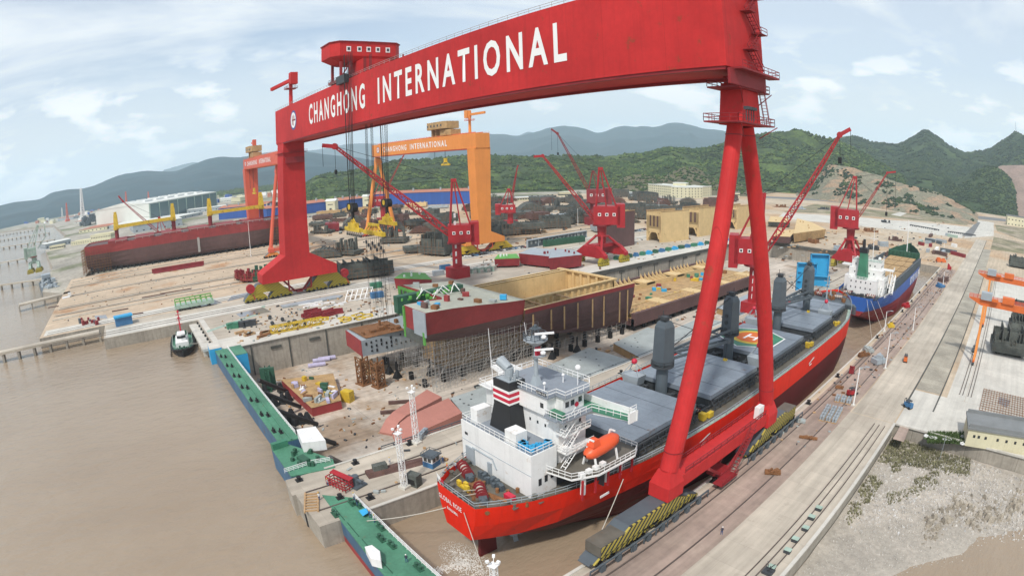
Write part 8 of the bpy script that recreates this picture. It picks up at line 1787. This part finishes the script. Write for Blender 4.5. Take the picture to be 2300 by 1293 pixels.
def person(px, py, top, label, pose=0, z=0.0, base=None):
    b = base or g(px, py, z); t = thing('person', label, 'person', b, pose); m = bpy.data.meshes.new('body')
    v = [(0, 0, .95), (0, 0, 1.2), (0, 0, 1.42), (0, 0, 1.52), (0, 0, 1.66), (.1, 0, .88), (.13, .06, .48), (.14, 0, .06), (-.1, 0, .88), (-.12, -.08, .48), (-.14, -.04, .06), (.2, 0, 1.38), (.27, .04, 1.1), (.24, .18, .9), (-.2, 0, 1.38), (-.27, .03, 1.1), (-.25, .14, .9), (.16, .2, .03), (-.14, .14, .03)]
    e = [(0, 1), (1, 2), (2, 3), (3, 4), (0, 5), (5, 6), (6, 7), (7, 17), (0, 8), (8, 9), (9, 10), (10, 18), (2, 11), (11, 12), (12, 13), (2, 14), (14, 15), (15, 16)]
    m.from_pydata(v, e, []); o = bpy.data.objects.new('body', m); COL.objects.link(o); o.parent = t; md = o.modifiers.new('s', 'SKIN')
    rad = [.15, .15, .16, .06, .10, .10, .07, .05, .10, .07, .05, .07, .05, .04, .07, .05, .04, .05, .05]
    for s_, r_ in zip(m.skin_vertices[0].data, rad): s_.radius = (r_, r_*.85)
    m.skin_vertices[0].data[0].use_root = True; o.modifiers.new('u', 'SUBSURF').levels = 1
    bpy.context.view_layer.update(); me = bpy.data.meshes.new_from_object(o.evaluated_get(bpy.context.evaluated_depsgraph_get())); o.modifiers.clear(); o.data = me; me.materials.append(MATS[top]); me.materials.append(MATS['skin']); me.materials.append(MATS['cloth_blue'])
    for p_ in me.polygons: zc = sum(me.vertices[i].co.z for i in p_.vertices)/len(p_.vertices); p_.material_index = 1 if zc > 1.5 else (2 if zc < .92 else 0)
    h_ = MB(); h_.ball((0, 0, 1.71), .13, 8, 5, .7); h_.build('hard_hat', 'yellow_paint' if top != 'cloth_dark' else 'white_paint', t); return t
for a in ((1620, 1200, 'cloth_dark', 'person in dark clothes walking on the brown quay beside the crane bogies', .4, 0.0), (914, 1262, 'cloth_dark', 'person in dark clothes standing alone on the green near gate', 1.0, .12), (796, 1122, 'cloth_white', 'person in white at the pier end of the near gate railing', .2, .12), (803, 1135, 'cloth_dark', 'person in dark clothes, second along the near gate railing', 2.2, .12), (832, 1162, 'cloth_blue', 'person in blue leaning at the near gate railing by the tarpaulin', .9, .12), (842, 1172, 'cloth_white', 'person in white bending near the gate railing right of the blue one', 1.9, .12), (742, 1088, 'cloth_dark', 'person in dark clothes beside the red shelter on the pier', .2, 0.0), (737, 1090, 'cloth_white', 'person in white beside the red shelter on the pier', 2.8, 0.0), (876, 1042, 'cloth_white', 'person in white by the timber stack on the pier', .8, 0.0), (718, 1122, 'cloth_white', 'person in white on the landing edge before the near gate', 1.0, 0.0), (1048, 745, 'cloth_dark', 'person in dark clothes on the dry dock floor under the hull', 1.0, -12.0), (995, 1040, 'cloth_blue', 'person in blue on the pier by the ship stern', .3, 0.0), (2035, 712, 'cloth_dark', 'person on the right quay far along the dock edge', .3, 0.0), (1100, 600, 'cloth_white', 'person in white in front of the small green-topped section', .3, 0.0), (1255, 605, 'cloth_dark', 'person in dark clothes on the yard beside the white-topped section', .3, 0.0)): person(a[0], a[1], a[2], a[3], a[4], a[5])
for k, (u, v_, tcol, lab) in enumerate(((-8.4, 4.2, 'cloth_orange', 'worker in orange on the ship poop deck, leftmost'), (-8.0, 5.6, 'cloth_white', 'worker in white on the ship poop deck beside the orange one'), (-7.2, 3.2, 'cloth_orange', 'worker in orange on the ship poop deck nearest the transom'))):
    P = gr.matrix_world @ Vector((u, v_, DZ)); ca = math.cos(R(.9)); sa = math.sin(R(.9)); person(0, 0, tcol, lab, .5*k, base=Vector((-65.6+u*ca-v_*sa, 40+u*sa+v_*ca, DZ)))
for k, (px, py) in enumerate(((850, 725), (856, 728))): pass
def pallets(px, py, n, label, mt='glass_white'):
    m = MB(); rr_ = random.Random(px); 
    for k in range(n):
        x, y = (k % 3)*1.7-1.7, (k//3)*1.8-n/3*.9; m.mi(0).cbox((x, y, 0), 1.4, 1.5, .25); m.mi(1)
        for q in range(4): m.tube((x-.35+.7*(q % 2), y-.35+.7*(q//2), .25), (x-.35+.7*(q % 2), y-.35+.7*(q//2), 1.2), .3, n=7)
    return solo(m, 'pallet_load', ['wood', mt], label, 'pallet load', g(px, py), R(8), 'pallets of cylinders')
pallets(1868, 930, 15, 'block of pallets loaded with grey cylinders on the brown quay strip', 'light_grey'); pallets(1895, 898, 6, 'smaller pallet group just behind the block of cylinder pallets', 'light_grey')
def loader(px, py, rz, mt, label):
    t = thing('forklift', label, 'forklift', g(px, py), rz); m = MB(); m.cbox((0, 0, .5), 2.8, 1.3, 1.0); m.cbox((-.9, 0, 1.4), .9, 1.3, .3); m.build('body', mt, t); m = MB()
    for x, y in ((-.8, -.6), (-.8, .6), (.7, -.6), (.7, .6)): m.bar((x*.8, y*.85, 1.4), (x*.7, y*.8, 2.2), .09)
    m.cbox((0, 0, 2.2), 1.7, 1.3, .1); m.build('cab_frame', 'dark_steel', t); m = MB(); m.bar((1.5, -.4, .2), (1.5, -.4, 2.4), .14); m.bar((1.5, .4, .2), (1.5, .4, 2.4), .14); m.bar((1.5, -.4, .2), (2.6, -.4, .2), .12); m.bar((1.5, .4, .2), (2.6, .4, .2), .12); m.bar((1.5, -.4, 2.3), (1.5, .4, 2.3), .14); m.build('fork_mast', 'dark_steel', t)
    for x in (-.9, 1.0): m = MB(); m.tube((x, -.75, .4), (x, .75, .4), .4, n=10); m.build('wheel', 'rubber', t)
loader(2033, 812, R(100), 'cloth_orange', 'small orange and dark forklift alone on the wide right quay'); loader(1911, 888, R(60), 'red_paint', 'small red forklift beside the near lamp post'); loader(2187, 790, R(80), 'mast_grey', 'grey forklift by the right rails'); loader(2039, 916, R(150), 'blue_paint', 'blue loaded forklift at the end of the long trench')
for k, (px, py, a, b, c, rz, mt, lab) in enumerate(((1735, 1063, 3.4, 1.4, .9, 30, 'rusty', 'brown timber sled on the brown quay strip near the crane'), (1815, 985, 4.5, .8, .7, 20, 'rusty', 'rusty brackets lying on the quay beyond the crane bogies'), (1972, 815, 4.5, 3.2, 2.8, 60, 'light_grey', 'grey tank lying beside the lamp post on the quay strip'), (1950, 790, 3.5, 3, 1.8, 40, 'plate_grey', 'pale crate on the quay strip before the grey tank'), (1912, 838, 1.6, 1.6, 2.4, 10, 'maroon', 'dark red box at the dock edge near the ship bow'), (1940, 800, 5, 1.2, 1.6, 60, 'rusty', 'rusty frame at the dock edge beside the dark red box'), (2034, 690, 3.5, 3, 2.4, 60, 'red_paint', 'red winch box at the dock edge abreast of the blue ship stern'), (2000, 735, 3, 2, 2, 40, 'yellow_paint', 'yellow-brown bollard box at the dock edge by the ship lines'), (1885, 872, 2.4, 1.2, 1, 20, 'rusty', 'small rusty crate on the brown strip behind the pallets'), (1800, 948, 2, 1.4, 1, 20, 'plate_grey', 'small pale crate by the crane rail'), (2118, 632, 7, 4, 3.4, 60, 'block_rust', 'dark purple-grey engine block on the right quay, left half'), (2112, 645, 5, 4, 2.4, 60, 'blue_paint', 'blue engine block on the right quay, right half'), (2132, 605, 3, 3, 3.4, 10, 'red_paint', 'red lattice stand on the right quay'), (2113, 588, 8, 4, 2.8, 30, 'cloth_orange', 'orange covered heap at the far end of the flooded dock'))):
    rr_ = random.Random(k); m = MB(); m.cbox((0, 0, .15), a, b, c*.55)
    for q in range(5): m.cbox((rr_.uniform(-a, a)*.35, rr_.uniform(-b, b)*.35, c*.5), rr_.uniform(.2, .5)*a, rr_.uniform(.2, .5)*b, c*rr_.uniform(.2, .6), rr_.random())
    m.cbox((-a*.3, 0, 0), .3, b*.9, .15); m.cbox((a*.3, 0, 0), .3, b*.9, .15); solo(m, 'quay_crate', mt, lab, 'crate', g(px, py), R(rz))
for k in range(14):
    y = 62+k*24; m = MB(); m.tube((0, 0, 0), (0, 0, .7), .4, .32, n=10); m.tube((0, 0, .7), (0, 0, .95), .55, n=10); m.cbox((0, 0, -.0), 1.5, 1.5, .08); solo(m, 'bollard', 'black', 'black mooring bollard on the right quay edge, '+ORD[k]+' from the near end', 'bollard', (-46.6, y, .02), 0, 'right quay bollards')
for k in range(6):
    m = MB(); m.cbox((0, 0, 0), 1.2, .9, .7); m.mi(1).cbox((0, 0, .7), 1.3, 1.0, .08); px, py = [(1838, 1145), (1822, 1165), (1808, 1190), (1785, 1215), (1768, 1240), (1732, 1278)][k]
    solo(m, 'cable_pit', ['dark_steel', 'pale_green'], 'open cable pit frame beside the near right rails, '+ORD[k]+' from the top', 'pit frame', g(px, py), R(2), 'cable pit frames')
p = g(1725, 1285); m = MB()
for k in range(5): m.bar((rr.uniform(-1, 1), rr.uniform(-1, 1), 0), (rr.uniform(-1, 1), rr.uniform(-1, 1), 1.4), .1)
m.cbox((0, 0, 0), 1.8, 1.6, .5); solo(m, 'wire_bin', 'dark_steel', 'dark wire bin at the lower edge beside the rails', 'bin', p)
# white pipes along the edge near the bin, pole by the mud wall
p = g(2118, 1005, 0); m = MB(); m.tube((0, 0, -3.5), (0, 0, 3.2), .06, n=5); solo(m, 'marker_pole', 'light_grey', 'thin grey marker pole against the sea wall above the rubbish bank', 'pole', p)
for k in range(7):
    px, py = [(2080, 980), (2091, 983), (2100, 985), (2121, 988), (2132, 988), (2162, 982), (2161, 997)][k]; m = MB()
    n = 12; 
    for i in range(n): a0_, a1_ = 6.283*i/n, 6.283*(i+1)/n; m.tube((.55*math.cos(a0_), .55*math.sin(a0_), .2), (.55*math.cos(a1_), .55*math.sin(a1_), .2), .2, n=6, cap=False)
    solo(m, 'white_tyre', 'letter_white', 'white painted tyre edging the planting bed, '+ORD[k]+' from the left', 'tyre', g(px, py, .1), 0, 'white tyres of the planting bed')
# orange gantry at the right edge
def small_gantry(label, y, group):
    x0, x1 = -5.5, 70; t = thing('gantry_crane', label, 'gantry crane', (0, y, 0), 0, group)
    z0 = 20
    m = MB(); m.yprism([(x0-6, z0+1.3), (x0-1, z0-.6), (x1, z0-.6), (x1, z0+1.5), (x0-6, z0+1.5)], -.9, .9); gdr = m.build('girder', 'deep_orange', t)
    m = MB(); m.rail([(x0-6, -.8, z0+1.5), (x1, -.8, z0+1.5)], 1.1, 1.6, .08); m.rail([(x0-6, .8, z0+1.5), (x1, .8, z0+1.5)], 1.1, 1.6, .08); m.build('railing', 'orange_red', gdr)
    for sy in (-1, 1): m = MB(); m.bar((x0+.3, sy*1.2, z0-.4), (x0, sy*5, 1.2), .7, .9); m.build('leg', 'orange_paint', t)
    m = MB(); m.bar((x0, -6, 1.2), (x0, 6, 1.2), .8, 1); m.build('sill_beam', 'deep_orange', t)
    for sy in (-1, 1):
        m = MB(); m.cbox((x0, sy*5.4, .3), .8, 2.4, .8); m.tube((x0-.4, sy*5.4-.7, .55), (x0+.4, sy*5.4-.7, .55), .45, n=8); m.tube((x0-.4, sy*5.4+.7, .55), (x0+.4, sy*5.4+.7, .55), .45, n=8); m.build('travel_bogie', 'dark_steel', t)
    m = MB(); m.cbox((x0+1, 0, z0+1.5), 4.4, 3.4, 2.4); m.build('electric_house', 'light_grey', t)
    m = MB(); m.cbox((x0+10, 0, z0+1.5), 5, 3, 2); m.cbox((x0+4.6, -1.6, z0+1.5), 2.6, 1.2, .9); m.build('trolley', 'deep_orange', t)
    return t
a = up(2205, 645, g(2195, 705)); 
small_gantry('orange-brown rail gantry crane at the right edge, the nearer one', 205, 'orange rail gantries'); small_gantry('orange-brown rail gantry crane at the right edge, the farther one', 262, 'orange rail gantries')
for k, (px, py, L_, W_, H_, lab) in enumerate(((2262, 790, 16, 14, 9, 'big dark ribbed block under the near orange gantry'), (2290, 740, 12, 10, 7, 'dark block behind the near orange gantry leg at the edge'), (2285, 600, 16, 12, 9, 'dark square block beyond the far orange gantry'), (2268, 775, 8, 5, 4, 'grey-topped machine beside the big dark block'), (2290, 700, 10, 8, 5, 'low dark block at the right edge'))):
    t = thing('hull_block', lab, 'hull block', g(px, py), R(6), 'dark blocks at the right edge'); m = MB(); ribs(m, L_, W_, H_, random.Random(k+40), 'grill' if k != 3 else 'flat'); m.build('plating', 'block_dark' if k != 3 else 'mast_grey', t); m = MB(); [m.cbox((a_*L_*.35, b_*W_*.3, 0), 1, 1, 1.25) for a_ in (-1, 1) for b_ in (-1, 1)]; m.build('support', 'black', t)
m = MB(); P = g(2222, 820); Q = g(2300, 870)
for k in range(24): x = 1+k*1.0; m.bar((x, 150, .25), (x, 178, .25), .14)
for k in range(16): y = 150+k*1.8; m.bar((1, y, .35), (25, y, .35), .12)
solo(m, 'assembly_grid', 'rusty', 'rusty steel assembly grid laid on the light paving at the right', 'grid')
# containers and stacks at the far right yard
rr = random.Random(81)
CI = []
for k in range(20): CI.append((rr.uniform(2062, 2155), rr.uniform(525, 575)))
CI.sort()
for k, (px, py) in enumerate(CI):
    mt = rr.choice(['light_grey', 'light_grey', 'pale_green', 'block_rust', 'white_paint', 'mast_grey', 'maroon']); m = MB(); L_ = rr.choice([6, 12, 16]); m.cbox((0, 0, 0), 2.6, L_, 2.7)
    for q in range(int(L_/1.1)): m.cbox((1.32, -L_/2+.5+q*1.1, .15), .1, .3, 2.4)
    m.cbox((0, 0, 2.7), 2.5, L_*.98, .08); solo(m, 'container', mt, 'site container or stack on the far right yard, '+ORD[k]+' from the left', 'container', g(px, py), R(rr.choice([0, 60, 80])), 'site containers on the far right yard')
for k, (px, py, w_) in enumerate(((1955, 520, 10), (1990, 500, 8), (2010, 540, 10), (1985, 553, 6), (1930, 548, 7), (1960, 560, 6), (2000, 575, 8), (1880, 562, 5), (1830, 545, 7), (1850, 470, 14), (1700, 470, 12), (1790, 468, 18), (1755, 465, 18))):
    rr_ = random.Random(k+300); m = MB()
    for q in range(12): m.cbox((rr_.uniform(-w_, w_)*.6, rr_.uniform(-w_, w_)*.5, 0), rr_.uniform(1, 3.4), rr_.uniform(1, 3), rr_.uniform(.6, 3.6), rr_.random())
    m.cbox((0, 0, 0), w_*1.3, w_*.9, .4)
    solo(m, 'steel_heap', ['rusty', 'dark_steel', 'block_rust', 'light_grey'][k % 4], f'heap of {["rusty","dark","brown","pale grey"][k % 4]} steel on the far yard, {ORD[k]} of the heaps', 'steel heap', g(px, py), rr_.random(), 'steel heaps on the far yard')
for (a, b, lab) in (((2045, 507), (2108, 518), 'left low beam row on the far right yard'), ((2130, 522), (2190, 530), 'right low beam row across the quay road')):
    A_, B_ = g(*a), g(*b); m = MB(); d = B_-A_
    for q in range(14): p = d*q/13; m.cbox(p, 1.6, 1.2, 1.5)
    m.bar((0, 0, 1.2), d+Vector((0, 0, 1.2)), .8); solo(m, 'beam_row', 'dark_steel', lab, 'beam row', A_)
# loose pieces over the yards, too many and too small to tell apart
m = MB(); rr = random.Random(91)
def litter(n, fx, s0, s1, mats_n):
    for k in range(n):
        p = fx(); 
        if p is None: continue
        m.mi(rr.randrange(mats_n)).cbox(p, rr.uniform(s0, s1), rr.uniform(s0, s1)*.6, rr.uniform(.1, s1*.4), rr.uniform(0, 3))
litter(220, lambda: Vector((rr.uniform(-480, -300), rr.uniform(-50, 140), .02)), .3, 1.3, 4)
litter(500, lambda: (lambda p: p if p.x < -300 else None)(g(rr.uniform(690, 1620), rr.uniform(450, 575))), .8, 4, 4)
litter(260, lambda: Vector((rr.uniform(-47, -35), rr.uniform(110, 395), .03)), .2, 1.1, 4)
litter(260, lambda: g(rr.uniform(1740, 2150), rr.uniform(500, 590)), .6, 3, 4)
litter(300, lambda: Vector((rr.uniform(-256, -206), rr.uniform(36, 130), .03)), .2, 1.6, 4)
litter(120, lambda: Vector((rr.uniform(-101, -86), rr.uniform(34, 300), .03)), .2, 1.4, 4)
litter(160, lambda: g(rr.uniform(1430, 1900), rr.uniform(575, 620), 0) if False else Vector((rr.uniform(-300, -207), rr.uniform(170, 400), .03)), .3, 2, 4)
struct(m, 'yard_scrap', ['rusty', 'dark_steel', 'wood', 'plate_grey'], 'stuff')
# ------------------------------------------------------------------ trees and bushes beyond the yard
def tree(px, py, h, label, w_=None, seed=0, group='trees beyond the yard'):
    w_ = w_ or h*.45; t = thing('tree', label, 'tree', g(px, py), 0, group); m = MB(); m.tube((0, 0, 0), (0, 0, h*.6), h*.03+.1, .08, n=6)
    rr_ = random.Random(seed)
    for k in range(4): a = rr_.uniform(0, 6.28); m.tube((0, 0, h*.35), (math.cos(a)*w_*.6, math.sin(a)*w_*.6, h*.7), .12, .05, n=4)
    m.build('trunk', 'wood', t); m = MB()
    for k in range(420):
        a, b = rr_.uniform(0, 6.28), math.acos(rr_.uniform(-1, 1)); r_ = w_*(.55+.45*rr_.random())*(1+.3*math.sin(3*a+seed)); x, y, z = r_*math.sin(b)*math.cos(a), r_*math.sin(b)*math.sin(a), h*.62+r_*math.cos(b)*.8
        s_ = h*.07; u = Vector((rr_.uniform(-1, 1), rr_.uniform(-1, 1), rr_.uniform(-1, 1))).normalized()*s_; v = Vector((rr_.uniform(-1, 1), rr_.uniform(-1, 1), rr_.uniform(-1, 1))).normalized()*s_; m.raw([(x, y, z), (x+u.x, y+u.y, z+u.z), (x+v.x, y+v.y, z+v.z)], [(0, 1, 2)])
    m.build('crown', 'leaf', t)
mat('leaf', (.035, .07, .018), .9, .4, .3)
TR = sorted([(1878, 448, 14), (1982, 448, 9), (2102, 462, 12), (2112, 464, 10), (2120, 466, 10), (1712, 432, 10), (1640, 436, 9), (1110, 452, 12), (1125, 455, 10), (1095, 455, 11), (1300, 441, 9), (1375, 440, 9), (700, 462, 12), (668, 466, 12), (1930, 440, 9), (2012, 452, 8)])
for k, (px, py, h) in enumerate(TR): tree(px, py, h, 'green bushy tree beyond the yard, '+ORD[k]+' from the left', seed=k)
# radio mast on the right-hand peak
p = far(2282, 296, 2600); m = MB(); m.truss((0, 0, -6), (0, 0, 44), 3, 3, 12, .35, .3); solo(m, 'radio_mast', 'light_grey', 'thin radio mast on the right-hand mountain peak', 'mast', p)
# ------------------------------------------------------------------ air
hz = MB(); hz.box(-15500, 4500, -6500, 15500, -16, 1050)
hm = bpy.data.materials.new('haze'); hm.use_nodes = True; hn = hm.node_tree.nodes; hn.remove(hn['Principled BSDF']); pv = hn.new('ShaderNodeVolumePrincipled')
pv.inputs['Color'].default_value = (.74, .91, 1, 1); pv.inputs['Density'].default_value = .92e-4; pv.inputs['Anisotropy'].default_value = 0
hm.node_tree.links.new(pv.outputs[0], hn['Material Output'].inputs['Volume']); MATS['haze'] = hm
struct(hz, 'haze', 'haze', 'stuff')
